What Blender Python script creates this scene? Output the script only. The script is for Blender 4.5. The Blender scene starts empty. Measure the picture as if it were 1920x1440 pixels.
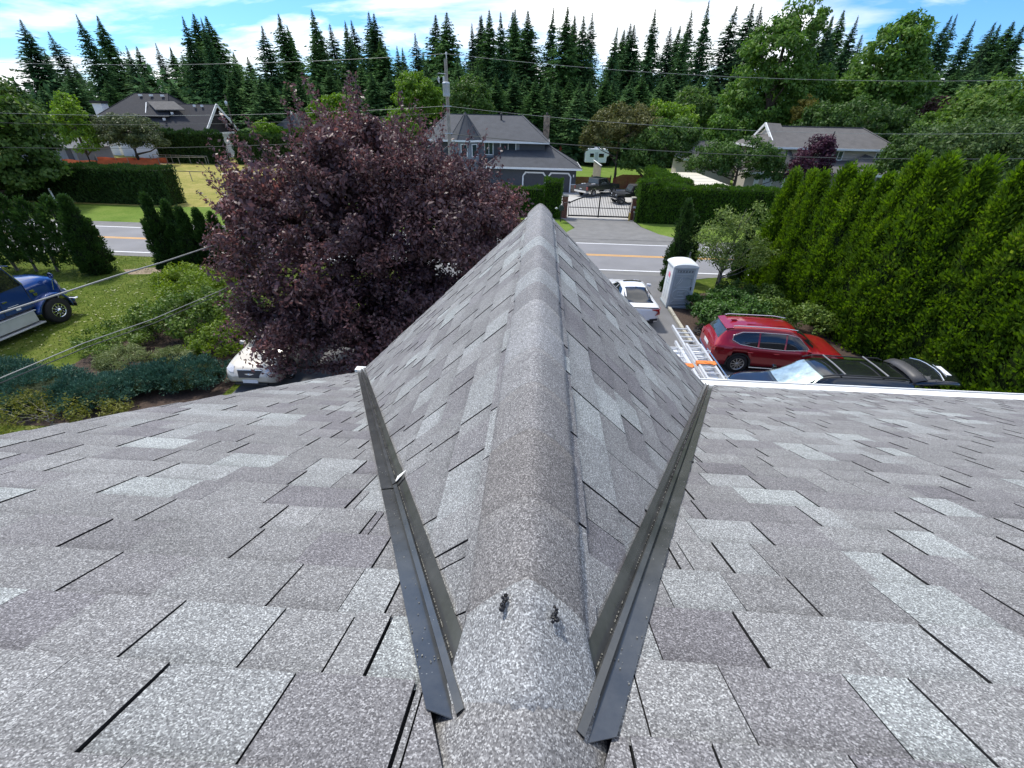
import bpy, math, random
import numpy as np
from mathutils import Vector, Matrix

# ------------------------------------------------------------------ camera, sky, sun, exposure
scn = bpy.context.scene
COL = scn.collection
PITCH, ROLL, YAW, CAMZ, FPX = math.radians(31.9), math.radians(1.3), math.radians(2.85), 8.1, 815.0
def _cam_basis():
    cy, sy = math.cos(YAW), math.sin(YAW)
    rot = lambda v: Vector((cy*v[0]-sy*v[1], sy*v[0]+cy*v[1], v[2]))
    fw = Vector((0, math.cos(PITCH), -math.sin(PITCH))); u0 = Vector((0, math.sin(PITCH), math.cos(PITCH))); r0 = Vector((1, 0, 0))
    rt = r0*math.cos(ROLL)+u0*math.sin(ROLL); up = u0*math.cos(ROLL)-r0*math.sin(ROLL)
    return rot(fw), rot(rt), rot(up)
FW, RT, UP = _cam_basis()
cam_d = bpy.data.cameras.new('camera'); cam = bpy.data.objects.new('camera', cam_d); COL.objects.link(cam)
cam_d.sensor_width = 36.0; cam_d.lens = FPX/1920*36.0; cam_d.clip_start = 0.02; cam_d.clip_end = 6000
cam.matrix_world = Matrix(((RT.x, UP.x, -FW.x, 0), (RT.y, UP.y, -FW.y, 0), (RT.z, UP.z, -FW.z, CAMZ), (0, 0, 0, 1)))
scn.camera = cam

SUN_EL, SUN_AZ = math.radians(59), math.radians(-47)       # azimuth from +Y towards +X
sd = Vector((math.sin(SUN_AZ)*math.cos(SUN_EL), math.cos(SUN_AZ)*math.cos(SUN_EL), math.sin(SUN_EL)))
sun_d = bpy.data.lights.new('sun', 'SUN'); sun_d.energy = 2.6; sun_d.angle = math.radians(6.0); sun_d.color = (1.0, 0.95, 0.87)
sun = bpy.data.objects.new('sun', sun_d); COL.objects.link(sun)
sun.rotation_euler = (-sd).to_track_quat('-Z', 'Y').to_euler()

W = bpy.data.worlds.new('World'); scn.world = W; W.use_nodes = True
def build_world():
    nt = W.node_tree; N = nt.nodes; L = nt.links; N.clear()
    out = N.new('ShaderNodeOutputWorld'); bg = N.new('ShaderNodeBackground'); bg.inputs[1].default_value = 0.15
    sky = N.new('ShaderNodeTexSky'); sky.sky_type = 'NISHITA'; sky.sun_disc = False
    sky.sun_elevation = SUN_EL; sky.sun_rotation = SUN_AZ; sky.air_density = 1.0; sky.dust_density = 0.6; sky.ozone_density = 2.0
    tc = N.new('ShaderNodeTexCoord'); sep = N.new('ShaderNodeSeparateXYZ'); L.new(tc.outputs['Generated'], sep.inputs[0])
    def math_(op, a, b=None):
        m = N.new('ShaderNodeMath'); m.operation = op
        for i, v in enumerate((a, b)):
            if v is None: continue
            if isinstance(v, (int, float)): m.inputs[i].default_value = v
            else: L.new(v, m.inputs[i])
        return m.outputs[0]
    zz = math_('ADD', math_('MAXIMUM', sep.outputs[2], 0.0), 0.20)
    px = math_('DIVIDE', sep.outputs[0], zz); py = math_('DIVIDE', sep.outputs[1], zz)
    cmb = N.new('ShaderNodeCombineXYZ'); L.new(px, cmb.inputs[0]); L.new(py, cmb.inputs[1]); cmb.inputs[2].default_value = 3.7
    mp = N.new('ShaderNodeMapping'); mp.inputs['Location'].default_value = (0.35, 0.9, 0); mp.inputs['Rotation'].default_value = (0, 0, 0.35); mp.inputs['Scale'].default_value = (0.62, 1.0, 1)
    L.new(cmb.outputs[0], mp.inputs[0])
    n1 = N.new('ShaderNodeTexNoise'); n1.inputs['Scale'].default_value = 1.15; n1.inputs['Detail'].default_value = 9; n1.inputs['Roughness'].default_value = 0.55; n1.inputs['Distortion'].default_value = 0.35
    L.new(mp.outputs[0], n1.inputs['Vector'])
    r = N.new('ShaderNodeValToRGB'); r.color_ramp.elements[0].position = 0.455; r.color_ramp.elements[1].position = 0.59
    L.new(n1.outputs['Fac'], r.inputs[0])
    n2 = N.new('ShaderNodeTexNoise'); n2.inputs['Scale'].default_value = 3.2; n2.inputs['Detail'].default_value = 7
    L.new(mp.outputs[0], n2.inputs['Vector'])
    cr = N.new('ShaderNodeValToRGB'); cr.color_ramp.elements[0].position = 0.35; cr.color_ramp.elements[1].position = 0.62
    cr.color_ramp.elements[0].color = (4.4, 4.75, 5.2, 1); cr.color_ramp.elements[1].color = (7.0, 7.05, 7.1, 1)
    L.new(n2.outputs['Fac'], cr.inputs[0])
    gain = N.new('ShaderNodeMix'); gain.data_type = 'RGBA'; gain.blend_type = 'MULTIPLY'; gain.inputs['Factor'].default_value = 1.0
    L.new(sky.outputs[0], gain.inputs['A']); gain.inputs['B'].default_value = (0.30, 0.54, 0.84, 1)
    mx = N.new('ShaderNodeMix'); mx.data_type = 'RGBA'
    L.new(r.outputs[0], mx.inputs['Factor']); L.new(gain.outputs['Result'], mx.inputs['A']); L.new(cr.outputs[0], mx.inputs['B'])
    L.new(mx.outputs['Result'], bg.inputs[0]); L.new(bg.outputs[0], out.inputs[0])
build_world()
vs = scn.view_settings
vs.view_transform = 'Standard'; vs.look = 'None'; vs.gamma = 1.0; vs.use_curve_mapping = False; vs.exposure = 0.74
scn.render.engine = 'CYCLES'
scn.cycles.max_bounces = 6; scn.cycles.diffuse_bounces = 4; scn.cycles.glossy_bounces = 2; scn.cycles.transmission_bounces = 3; scn.cycles.transparent_max_bounces = 4
scn.cycles.caustics_reflective = False; scn.cycles.caustics_refractive = False

# ------------------------------------------------------------------ materials
MATS = {}
LEAF_GAIN = 1.6          # leaf blades measured too dark on the first swatches
def _nt(name):
    m = bpy.data.materials.new(name); m.use_nodes = True; nt = m.node_tree; nt.nodes.clear(); MATS[name] = m
    return m, nt, nt.nodes, nt.links
def mat(name, col, rough=0.6, metal=0.0, var=0.12, vscale=3.0, bump=0.0, bscale=60.0, spec=0.5, coat=0.0, col2=None, detail=5):
    """colour broken up by noise in object space, fine relief from a second noise"""
    if name in MATS: return MATS[name]
    m, nt, N, L = _nt(name)
    out = N.new('ShaderNodeOutputMaterial'); b = N.new('ShaderNodeBsdfPrincipled'); L.new(b.outputs[0], out.inputs[0])
    b.inputs['Roughness'].default_value = rough; b.inputs['Metallic'].default_value = metal; b.inputs['Specular IOR Level'].default_value = spec
    b.inputs['Coat Weight'].default_value = coat; b.inputs['Coat Roughness'].default_value = 0.04
    tc = N.new('ShaderNodeTexCoord')
    n = N.new('ShaderNodeTexNoise'); n.inputs['Scale'].default_value = vscale; n.inputs['Detail'].default_value = detail; n.inputs['Roughness'].default_value = 0.6
    L.new(tc.outputs['Object'], n.inputs['Vector'])
    r = N.new('ShaderNodeValToRGB'); r.color_ramp.elements[0].position = 0.3; r.color_ramp.elements[1].position = 0.7
    if col2 is None:
        c0 = [max(0, c*(1-var)) for c in col]; c1 = [min(1, c*(1+var)) for c in col]
    else: c0, c1 = col, col2
    r.color_ramp.elements[0].color = (*c0, 1); r.color_ramp.elements[1].color = (*c1, 1)
    L.new(n.outputs['Fac'], r.inputs[0]); L.new(r.outputs[0], b.inputs['Base Color'])
    if bump > 0:
        nb = N.new('ShaderNodeTexNoise'); nb.inputs['Scale'].default_value = bscale; nb.inputs['Detail'].default_value = 4
        L.new(tc.outputs['Object'], nb.inputs['Vector'])
        bp = N.new('ShaderNodeBump'); bp.inputs['Strength'].default_value = bump; bp.inputs['Distance'].default_value = 0.02
        L.new(nb.outputs['Fac'], bp.inputs['Height']); L.new(bp.outputs[0], b.inputs['Normal'])
    return m
def leafmat(name, ca, cb, cc=None, trans=0.3, rough=0.55, gloss=0.25, nscale=0.6):
    """foliage: per-leaf random colour, slow drift through the crown, light passing through the blade"""
    if name in MATS: return MATS[name]
    m, nt, N, L = _nt(name)
    out = N.new('ShaderNodeOutputMaterial')
    geo = N.new('ShaderNodeNewGeometry'); tc = N.new('ShaderNodeTexCoord')
    n = N.new('ShaderNodeTexNoise'); n.inputs['Scale'].default_value = nscale; n.inputs['Detail'].default_value = 3
    L.new(tc.outputs['Object'], n.inputs['Vector'])
    ad = N.new('ShaderNodeMath'); ad.operation = 'MULTIPLY_ADD'; ad.inputs[1].default_value = 0.55
    L.new(geo.outputs['Random Per Island'], ad.inputs[0])
    sc = N.new('ShaderNodeMath'); sc.operation = 'MULTIPLY_ADD'; sc.inputs[1].default_value = 1.1; sc.inputs[2].default_value = -0.32
    L.new(n.outputs['Fac'], sc.inputs[0]); oi = N.new('ShaderNodeObjectInfo'); orr = N.new('ShaderNodeMath'); orr.operation = 'MULTIPLY_ADD'; orr.inputs[1].default_value = 0.30; L.new(oi.outputs['Random'], orr.inputs[0]); L.new(sc.outputs[0], orr.inputs[2]); sh_ = N.new('ShaderNodeMath'); sh_.operation = 'ADD'; sh_.inputs[1].default_value = -0.15; L.new(orr.outputs[0], sh_.inputs[0]); L.new(sh_.outputs[0], ad.inputs[2])
    r = N.new('ShaderNodeValToRGB'); e = r.color_ramp.elements
    G = lambda c: [min(.8, q*LEAF_GAIN) for q in c]
    e[0].position = 0.1; e[0].color = (*G(ca), 1); e[1].position = 0.75; e[1].color = (*G(cb), 1)
    if cc:
        k = e.new(0.97); k.color = (*G(cc), 1)
    L.new(ad.outputs[0], r.inputs[0])
    b = N.new('ShaderNodeBsdfPrincipled'); b.inputs['Roughness'].default_value = rough; b.inputs['Specular IOR Level'].default_value = gloss
    L.new(r.outputs[0], b.inputs['Base Color'])
    t = N.new('ShaderNodeBsdfTranslucent'); hs = N.new('ShaderNodeHueSaturation'); hs.inputs['Value'].default_value = 1.5; hs.inputs['Saturation'].default_value = 1.1
    L.new(r.outputs[0], hs.inputs['Color']); L.new(hs.outputs[0], t.inputs[0])
    mx = N.new('ShaderNodeMixShader'); mx.inputs[0].default_value = trans
    L.new(b.outputs[0], mx.inputs[1]); L.new(t.outputs[0], mx.inputs[2]); L.new(mx.outputs[0], out.inputs[0])
    return m
def granule_mat(name, edge=False):
    m, nt, N, L = _nt(name)
    out = N.new('ShaderNodeOutputMaterial'); b = N.new('ShaderNodeBsdfPrincipled'); L.new(b.outputs[0], out.inputs[0])
    b.inputs['Roughness'].default_value = 0.85; b.inputs['Specular IOR Level'].default_value = 0.35
    tc = N.new('ShaderNodeTexCoord'); at = N.new('ShaderNodeAttribute'); at.attribute_name = 'tint'
    v = N.new('ShaderNodeTexVoronoi'); v.inputs['Scale'].default_value = 400; L.new(tc.outputs['Object'], v.inputs['Vector'])
    bw = N.new('ShaderNodeSeparateColor'); L.new(v.outputs['Color'], bw.inputs[0])
    r = N.new('ShaderNodeValToRGB'); e = r.color_ramp.elements
    e[0].position = 0.0; e[0].color = (0.40, 0.395, 0.40, 1); e[1].position = 1.05 if False else 1.0; e[1].color = (2.0, 2.02, 2.0, 1)
    k = e.new(0.45); k.color = (0.80, 0.795, 0.80, 1); k = e.new(0.78); k.color = (1.1, 1.1, 1.1, 1)
    n2 = N.new('ShaderNodeTexNoise'); n2.inputs['Scale'].default_value = 250; n2.inputs['Detail'].default_value = 3; L.new(tc.outputs['Object'], n2.inputs['Vector'])
    av = N.new('ShaderNodeMath'); av.operation = 'MULTIPLY_ADD'; av.inputs[1].default_value = 1.0; av.inputs[2].default_value = -0.5; L.new(n2.outputs['Fac'], av.inputs[0])
    sm = N.new('ShaderNodeMath'); sm.operation = 'ADD'; L.new(bw.outputs[0], sm.inputs[0]); L.new(av.outputs[0], sm.inputs[1])
    L.new(sm.outputs[0], r.inputs[0])
    # broad weathering blotches
    n3 = N.new('ShaderNodeTexNoise'); n3.inputs['Scale'].default_value = 3.5; n3.inputs['Detail'].default_value = 6; n3.inputs['Roughness'].default_value = 0.65; L.new(tc.outputs['Object'], n3.inputs['Vector'])
    r3 = N.new('ShaderNodeValToRGB'); r3.color_ramp.elements[0].position = 0.3; r3.color_ramp.elements[0].color = (0.88, 0.875, 0.87, 1); r3.color_ramp.elements[1].position = 0.68; r3.color_ramp.elements[1].color = (1.10, 1.10, 1.10, 1)
    L.new(n3.outputs['Fac'], r3.inputs[0])
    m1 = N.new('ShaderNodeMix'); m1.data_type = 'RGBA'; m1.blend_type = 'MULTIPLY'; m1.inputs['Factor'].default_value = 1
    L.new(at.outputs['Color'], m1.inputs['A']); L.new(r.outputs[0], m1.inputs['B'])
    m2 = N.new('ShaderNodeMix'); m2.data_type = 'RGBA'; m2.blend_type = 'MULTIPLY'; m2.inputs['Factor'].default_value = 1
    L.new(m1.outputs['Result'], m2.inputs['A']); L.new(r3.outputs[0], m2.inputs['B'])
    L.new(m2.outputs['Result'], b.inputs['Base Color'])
    bp = N.new('ShaderNodeBump'); bp.inputs['Strength'].default_value = 0.55; bp.inputs['Distance'].default_value = 0.0016
    L.new(sm.outputs[0], bp.inputs['Height']); L.new(bp.outputs[0], b.inputs['Normal'])
    return m
def glass(name, col=(0.02, 0.024, 0.028), rough=0.04):
    if name in MATS: return MATS[name]
    return mat(name, col, rough=rough, var=0.05, spec=0.9)

# ------------------------------------------------------------------ objects
def tag(o, label=None, cat=None, group=None, kind=None):
    if label: o['label'] = label
    if cat: o['category'] = cat
    if group: o['group'] = group
    if kind: o['kind'] = kind
    return o
def thing(name, label, cat, loc=(0, 0, 0), rz=0.0, group=None):
    o = bpy.data.objects.new(name, None); COL.objects.link(o); o.location = loc; o.rotation_euler = (0, 0, rz)
    o.empty_display_size = 0.3
    return tag(o, label, cat, group)
def link(name, me, parent=None):
    o = bpy.data.objects.new(name, me); COL.objects.link(o)
    if parent is not None: o.parent = parent
    return o
def copy_tree(o, parent=None):
    c = o.copy(); COL.objects.link(c); c.parent = parent
    for ch in list(o.children): copy_tree(ch, c)
    return c
class MB:
    """collects faces for one mesh"""
    def __init__(s): s.v = []; s.f = []; s.mi = []; s.sm = []
    def add(s, vs, fs, mi=0, smooth=False):
        o = len(s.v); s.v += [tuple(map(float, p)) for p in vs]
        for f in fs: s.f.append(tuple(o+i for i in f)); s.mi.append(mi); s.sm.append(smooth)
        return s
    def box(s, x0, y0, z0, x1, y1, z1, mi=0):
        v = [(x0,y0,z0),(x1,y0,z0),(x1,y1,z0),(x0,y1,z0),(x0,y0,z1),(x1,y0,z1),(x1,y1,z1),(x0,y1,z1)]
        return s.add(v, [(0,3,2,1),(4,5,6,7),(0,1,5,4),(1,2,6,5),(2,3,7,6),(3,0,4,7)], mi)
    def obox(s, c, ax, ay, az, hx, hy, hz, mi=0):
        c, ax, ay, az = map(Vector, (c, ax, ay, az))
        v = [c+ax*(hx*i)+ay*(hy*j)+az*(hz*k) for k in (-1, 1) for i, j in ((-1,-1),(1,-1),(1,1),(-1,1))]
        return s.add(v, [(0,3,2,1),(4,5,6,7),(0,1,5,4),(1,2,6,5),(2,3,7,6),(3,0,4,7)], mi)
    def bar(s, a, b, w, h=None, mi=0, upv=(0, 0, 1)):
        a, b = Vector(a), Vector(b); d = b-a; l = d.length
        if l < 1e-6: return s
        d /= l; sdv = d.cross(Vector(upv))
        if sdv.length < 1e-4: sdv = d.cross(Vector((1, 0, 0)))
        sdv.normalize(); u = sdv.cross(d)
        return s.obox((a+b)/2, d, sdv, u, l/2, w/2, (h or w)/2, mi)
    def tube(s, pts, rad, seg=8, mi=0, smooth=True, cap=True):
        pts = [Vector(p) for p in pts]; n = len(pts); rad = [rad]*n if isinstance(rad, (int, float)) else rad
        vs = []
        for i, p in enumerate(pts):
            d = (pts[min(i+1, n-1)]-pts[max(i-1, 0)]).normalized()
            a = d.cross(Vector((0, 0, 1)))
            if a.length < 1e-3: a = Vector((1, 0, 0))
            a.normalize(); b = d.cross(a)
            for k in range(seg):
                t = 2*math.pi*k/seg; vs.append(p+(a*math.cos(t)+b*math.sin(t))*rad[i])
        fs = [(i*seg+k, i*seg+(k+1) % seg, (i+1)*seg+(k+1) % seg, (i+1)*seg+k) for i in range(n-1) for k in range(seg)]
        s.add(vs, fs, mi, smooth)
        if cap: s.add(vs[:seg], [tuple(range(seg))[::-1]], mi); s.add(vs[-seg:], [tuple(range(seg))], mi)
        return s
    def lathe(s, prof, c=(0, 0, 0), axis='z', seg=24, mi=0, smooth=True):
        vs = []
        for r, h in prof:
            for k in range(seg):
                t = 2*math.pi*k/seg; a, b = r*math.cos(t), r*math.sin(t)
                p = (a, b, h) if axis == 'z' else ((a, h, b) if axis == 'y' else (h, a, b))
                vs.append((c[0]+p[0], c[1]+p[1], c[2]+p[2]))
        n = len(prof)
        s.add(vs, [(i*seg+k, i*seg+(k+1) % seg, (i+1)*seg+(k+1) % seg, (i+1)*seg+k) for i in range(n-1) for k in range(seg)], mi, smooth)
        return s
    def poly(s, pts, mi=0): return s.add(pts, [tuple(range(len(pts)))], mi)
    def prism(s, pts, off, mi=0):
        """polygon pts extruded by vector off"""
        n = len(pts); off = Vector(off); top = [Vector(p)+off for p in pts]
        s.add(list(pts)+top, [tuple(range(n))[::-1], tuple(range(n, 2*n))]+[(i, (i+1) % n, n+(i+1) % n, n+i) for i in range(n)], mi)
        return s
    def build(s, name, mats, parent=None, bevel=0, loc=None):
        me = bpy.data.meshes.new(name); me.from_pydata(s.v, [], s.f)
        mats = mats if isinstance(mats, (list, tuple)) else [mats]
        for m in mats: me.materials.append(m)
        me.polygons.foreach_set('material_index', s.mi); me.polygons.foreach_set('use_smooth', s.sm); me.update()
        o = link(name, me, parent)
        if loc: o.location = loc
        if bevel:
            b = o.modifiers.new('bevel', 'BEVEL'); b.width = bevel; b.segments = 2; b.limit_method = 'ANGLE'
        return o
def np_mesh(name, V, F, mats, mi=None, smooth=False):
    """V (n,3); F (m,k) all faces with k corners"""
    me = bpy.data.meshes.new(name); V = np.asarray(V, np.float32); F = np.asarray(F, np.int32)
    m, k = F.shape
    me.vertices.add(len(V)); me.vertices.foreach_set('co', V.ravel())
    me.loops.add(m*k); me.loops.foreach_set('vertex_index', F.ravel())
    me.polygons.add(m); me.polygons.foreach_set('loop_start', np.arange(0, m*k, k, dtype=np.int32))
    if mi is not None: me.polygons.foreach_set('material_index', np.asarray(mi, np.int32))
    if smooth: me.polygons.foreach_set('use_smooth', np.ones(m, bool))
    for x in (mats if isinstance(mats, (list, tuple)) else [mats]): me.materials.append(x)
    me.update(calc_edges=True)
    return me
# ------------------------------------------------------------------ the ground, road and drives
def ground_mats():
    m, nt, N, L = _nt('meadow_grass')
    out = N.new('ShaderNodeOutputMaterial'); b = N.new('ShaderNodeBsdfPrincipled'); L.new(b.outputs[0], out.inputs[0]); b.inputs['Roughness'].default_value = 0.95; b.inputs['Specular IOR Level'].default_value = 0.1
    return m
def grassmat(name, ca, cb, cc, s1=0.35, s2=9.0):
    m, nt, N, L = _nt(name)
    out = N.new('ShaderNodeOutputMaterial'); b = N.new('ShaderNodeBsdfPrincipled'); L.new(b.outputs[0], out.inputs[0]); b.inputs['Roughness'].default_value = 0.95; b.inputs['Specular IOR Level'].default_value = 0.1
    tc = N.new('ShaderNodeTexCoord')
    a = N.new('ShaderNodeTexNoise'); a.inputs['Scale'].default_value = s1; a.inputs['Detail'].default_value = 6; a.inputs['Roughness'].default_value = 0.65
    c = N.new('ShaderNodeTexNoise'); c.inputs['Scale'].default_value = s2; c.inputs['Detail'].default_value = 5; c.inputs['Roughness'].default_value = 0.7
    for q in (a, c): L.new(tc.outputs['Object'], q.inputs['Vector'])
    mx = N.new('ShaderNodeMath'); mx.operation = 'MULTIPLY_ADD'; mx.inputs[1].default_value = 0.55; L.new(c.outputs['Fac'], mx.inputs[0])
    h = N.new('ShaderNodeMath'); h.operation = 'MULTIPLY'; h.inputs[1].default_value = 0.5; L.new(a.outputs['Fac'], h.inputs[0]); L.new(h.outputs[0], mx.inputs[2])
    r = N.new('ShaderNodeValToRGB'); e = r.color_ramp.elements; e[0].position = 0.36; e[0].color = (*ca, 1); e[1].position = 0.68; e[1].color = (*cc, 1); k = e.new(0.52); k.color = (*cb, 1)
    L.new(mx.outputs[0], r.inputs[0]); L.new(r.outputs[0], b.inputs['Base Color'])
    bp = N.new('ShaderNodeBump'); bp.inputs['Strength'].default_value = 0.7; bp.inputs['Distance'].default_value = 0.04
    n3 = N.new('ShaderNodeTexNoise'); n3.inputs['Scale'].default_value = 40; n3.inputs['Detail'].default_value = 3; L.new(tc.outputs['Object'], n3.inputs['Vector'])
    L.new(n3.outputs['Fac'], bp.inputs['Height']); L.new(bp.outputs[0], b.inputs['Normal'])
    return m
M_ground = grassmat('rough_ground', (0.025, 0.045, 0.012), (0.04, 0.07, 0.018), (0.07, 0.10, 0.03), 0.08, 2.0)
M_lawn = grassmat('lawn_grass', (0.040, 0.066, 0.008), (0.078, 0.115, 0.014), (0.15, 0.165, 0.04), 0.45, 4.0)
M_verge = grassmat('verge_grass', (0.075, 0.13, 0.02), (0.12, 0.19, 0.03), (0.19, 0.23, 0.06), 0.5, 6.0)
M_field = grassmat('dry_field', (0.15, 0.17, 0.035), (0.26, 0.24, 0.065), (0.38, 0.31, 0.12), 0.16, 1.4)
M_dirt = mat('bare_dirt', (0.22, 0.17, 0.115), rough=0.95, var=0.35, vscale=1.5, bump=0.6, bscale=20)
M_bark_mulch = mat('bark_mulch', (0.055, 0.035, 0.025), rough=0.95, var=0.5, vscale=14, bump=0.8, bscale=50)
M_asph = mat('old_asphalt', (0.155, 0.155, 0.158), rough=0.9, var=0.14, vscale=0.8, bump=0.35, bscale=140, detail=9)
M_road = mat('road_asphalt', (0.195, 0.195, 0.202), rough=0.88, var=0.14, vscale=0.35, bump=0.3, bscale=140, detail=9)
M_should = mat('road_shoulder_asphalt', (0.17, 0.168, 0.162), rough=0.92, var=0.16, vscale=1.2, bump=0.4, bscale=90, detail=8)
M_conc = mat('drive_concrete', (0.42, 0.41, 0.39), rough=0.9, var=0.08, vscale=1.0, bump=0.2, bscale=60)
M_kerb = mat('kerb_concrete', (0.38, 0.36, 0.30), rough=0.9, var=0.25, vscale=4, bump=0.4, bscale=60)
M_lw = mat('white_road_paint', (0.74, 0.75, 0.76), rough=0.7, var=0.08, vscale=6)
M_ly = mat('yellow_road_paint', (0.72, 0.36, 0.05), rough=0.7, var=0.1, vscale=6)

def sheet(name, pts, z, m, kind='structure'):
    mb = MB(); mb.poly([(x, y, z) for x, y in pts]); o = mb.build(name, m); o['kind'] = kind; return o
sheet('ground', [(-2500, -1200), (2500, -1200), (2500, 3000), (-2500, 3000)], 0.0, M_ground)
sheet('lawn', [(-60, -10), (-9.9, -10), (-9.9, 16.2), (-7.5, 20), (-7.0, 26.1), (-60, 26.1)], 0.004, M_lawn)
sheet('driveway', [(-9.9, -6), (6.6, -6), (6.6, 4), (13.0, 4), (13.0, 16.0), (8.2, 17.0), (6.6, 17.3), (6.6, 20.6), (6.9, 23.0), (8.4, 25.2), (10.5, 26.1), (-9.5, 26.1), (-7.0, 23.8), (-6.6, 20), (-9.9, 16)], 0.008, M_asph)
sheet('planting_bed', [(6.75, 17.2), (8.4, 17.1), (13.2, 16.2), (17.5, 12.0), (20, 13), (13.5, 25.4), (9.0, 25.4), (7.1, 23.2), (6.75, 21)], 0.012, M_bark_mulch)
sheet('grass_corner', [(6.8, 21.2), (9.0, 23.2), (14, 25.6), (30, 25.8), (30, 26.1), (10.7, 26.1), (8.55, 25.0), (7.05, 22.9)], 0.016, M_lawn)
sheet('mulch_bed', [(-17.5, 9.2), (-10.2, 9.6), (-10.1, 15.5), (-11.2, 16.5), (-15, 18.2), (-17.0, 15.4), (-16.6, 12.0)], 0.008, M_bark_mulch)
sheet('dirt_path', [(-22.8, 22.6), (-20.6, 23.1), (-19.4, 24.4), (-21.8, 24.2), (-23.8, 23.4)], 0.008, M_dirt)
sheet('road', [(-900, 26.0), (900, 26.0), (900, 34.9), (-900, 34.9)], 0.012, M_should)
sheet('road_lanes', [(-900, 26.65), (900, 26.65), (900, 33.4), (-900, 33.4)], 0.016, M_road)
for nm, y, w, m in (('edge_line', 26.82, 0.13, M_lw), ('edge_line', 33.25, 0.13, M_lw), ('centre_line', 30.02, 0.12, M_ly), ('centre_line', 30.26, 0.12, M_ly)):
    sheet(nm, [(-900, y-w/2), (900, y-w/2), (900, y+w/2), (-900, y+w/2)], 0.020, m)
sheet('grass_verge', [(-200, 34.9), (1.6, 34.9), (3.0, 38.0), (2.4, 41.6), (-10, 42.2), (-28.5, 42.4), (-34, 41.6), (-200, 41.6)], 0.008, M_verge)
sheet('grass_verge', [(11.6, 34.9), (200, 34.9), (200, 42.0), (8.8, 41.4), (8.9, 39.5), (9.8, 37.0)], 0.008, M_verge)
sheet('field', [(-120, 41.6), (-34.2, 41.6), (-28.5, 42.4), (-20, 42.6), (-21, 60), (-24, 80), (-38, 90), (-75, 92), (-120, 80)], 0.006, M_field)
sheet('dirt_patch', [(-90, 68), (-66, 71), (-60, 76), (-62, 80), (-76, 82), (-95, 78)], 0.010, M_dirt)
sheet('drive_apron', [(1.4, 34.6), (11.9, 34.6), (9.8, 36.9), (8.8, 39.5), (8.6, 42.0), (2.2, 42.0), (3.1, 38.3)], 0.024, M_should)
sheet('concrete_drive', [(2.0, 42.0), (8.9, 42.0), (11.5, 46), (12.8, 62), (-12, 62), (-12, 56), (1.5, 52)], 0.012, M_conc)
sheet('back_lawn', [(4.6, 62.05), (30, 62.05), (30, 92), (-6, 92), (-6, 72)], 0.010, M_verge)
k = MB()
kp = [(6.66, 16.9), (6.66, 18.2), (6.66, 19.6), (6.68, 20.7), (6.82, 22.0), (7.15, 23.2), (7.6, 24.1)]
kerb = thing('kerb', 'worn concrete kerb along the right edge of the driveway', 'kerb', (0, 0, 0.008))
for i in range(len(kp)-1):
    a, b = kp[i], kp[i+1]; dx, dy = b[0]-a[0], b[1]-a[1]; l = math.hypot(dx, dy); g = 0.012
    a = (a[0]+dx/l*g, a[1]+dy/l*g); b = (b[0]-dx/l*g, b[1]-dy/l*g)
    MB().bar((a[0], a[1], 0.07), (b[0], b[1], 0.07), 0.14, 0.13).build('kerb_stone', M_kerb, kerb, bevel=0.02)

# grass blades and litter on the front lawn
def grass_tufts():
    rng = np.random.default_rng(5); n = 46000
    x = rng.uniform(-40, -9.9, n); y = rng.uniform(8.5, 26.0, n)
    keep = ~((x > -17.3) & (y < 18) & (y > 9.4) & (x > -17.3 + 0.6*np.abs(y-13)))
    x, y = x[keep], y[keep]; n = len(x)
    h = rng.uniform(0.03, 0.075, n); a = rng.uniform(0, 6.28, n); w = rng.uniform(0.010, 0.02, n)
    lx, ly = rng.normal(0, .03, n), rng.normal(0, .03, n)
    V = np.zeros((n, 3, 3)); V[:, 0] = np.c_[x-np.cos(a)*w, y-np.sin(a)*w, np.full(n, .004)]; V[:, 1] = np.c_[x+np.cos(a)*w, y+np.sin(a)*w, np.full(n, .004)]; V[:, 2] = np.c_[x+lx, y+ly, h]
    me = np_mesh('grass_blades', V.reshape(-1, 3), np.arange(n*3).reshape(-1, 3), leafmat('blade_green', (0.028, 0.048, 0.006), (0.055, 0.085, 0.012), (0.105, 0.115, 0.035), trans=0.25, nscale=0.5))
    o = link('grass_blades', me); tag(o, 'short mown grass blades covering the front lawn by the blue truck', 'grass', kind='stuff')
    n = 420
    x = rng.normal(-19.5, 3.2, n); y = rng.normal(17.6, 2.6, n)
    V = []; F = []
    for i in range(n):
        s = rng.uniform(.03, .075); t = rng.uniform(0, 6.28); c, q = math.cos(t)*s, math.sin(t)*s; z = rng.uniform(.03, .07)
        V += [(x[i]-c, y[i]-q, z), (x[i]+q*.5, y[i]-c*.5, z+.015), (x[i]+c, y[i]+q, z), (x[i]-q*.5, y[i]+c*.5, z+.01)]; F.append((4*i, 4*i+1, 4*i+2, 4*i+3))
    me = np_mesh('fallen_leaves', V, F, leafmat('litter', (0.10, 0.12, 0.05), (0.28, 0.27, 0.16), (0.42, 0.38, 0.26), trans=0.1))
    tag(link('fallen_leaves', me), 'pale fallen leaves scattered over the lawn beside the blue truck', 'leaves', kind='stuff')
grass_tufts()
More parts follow.
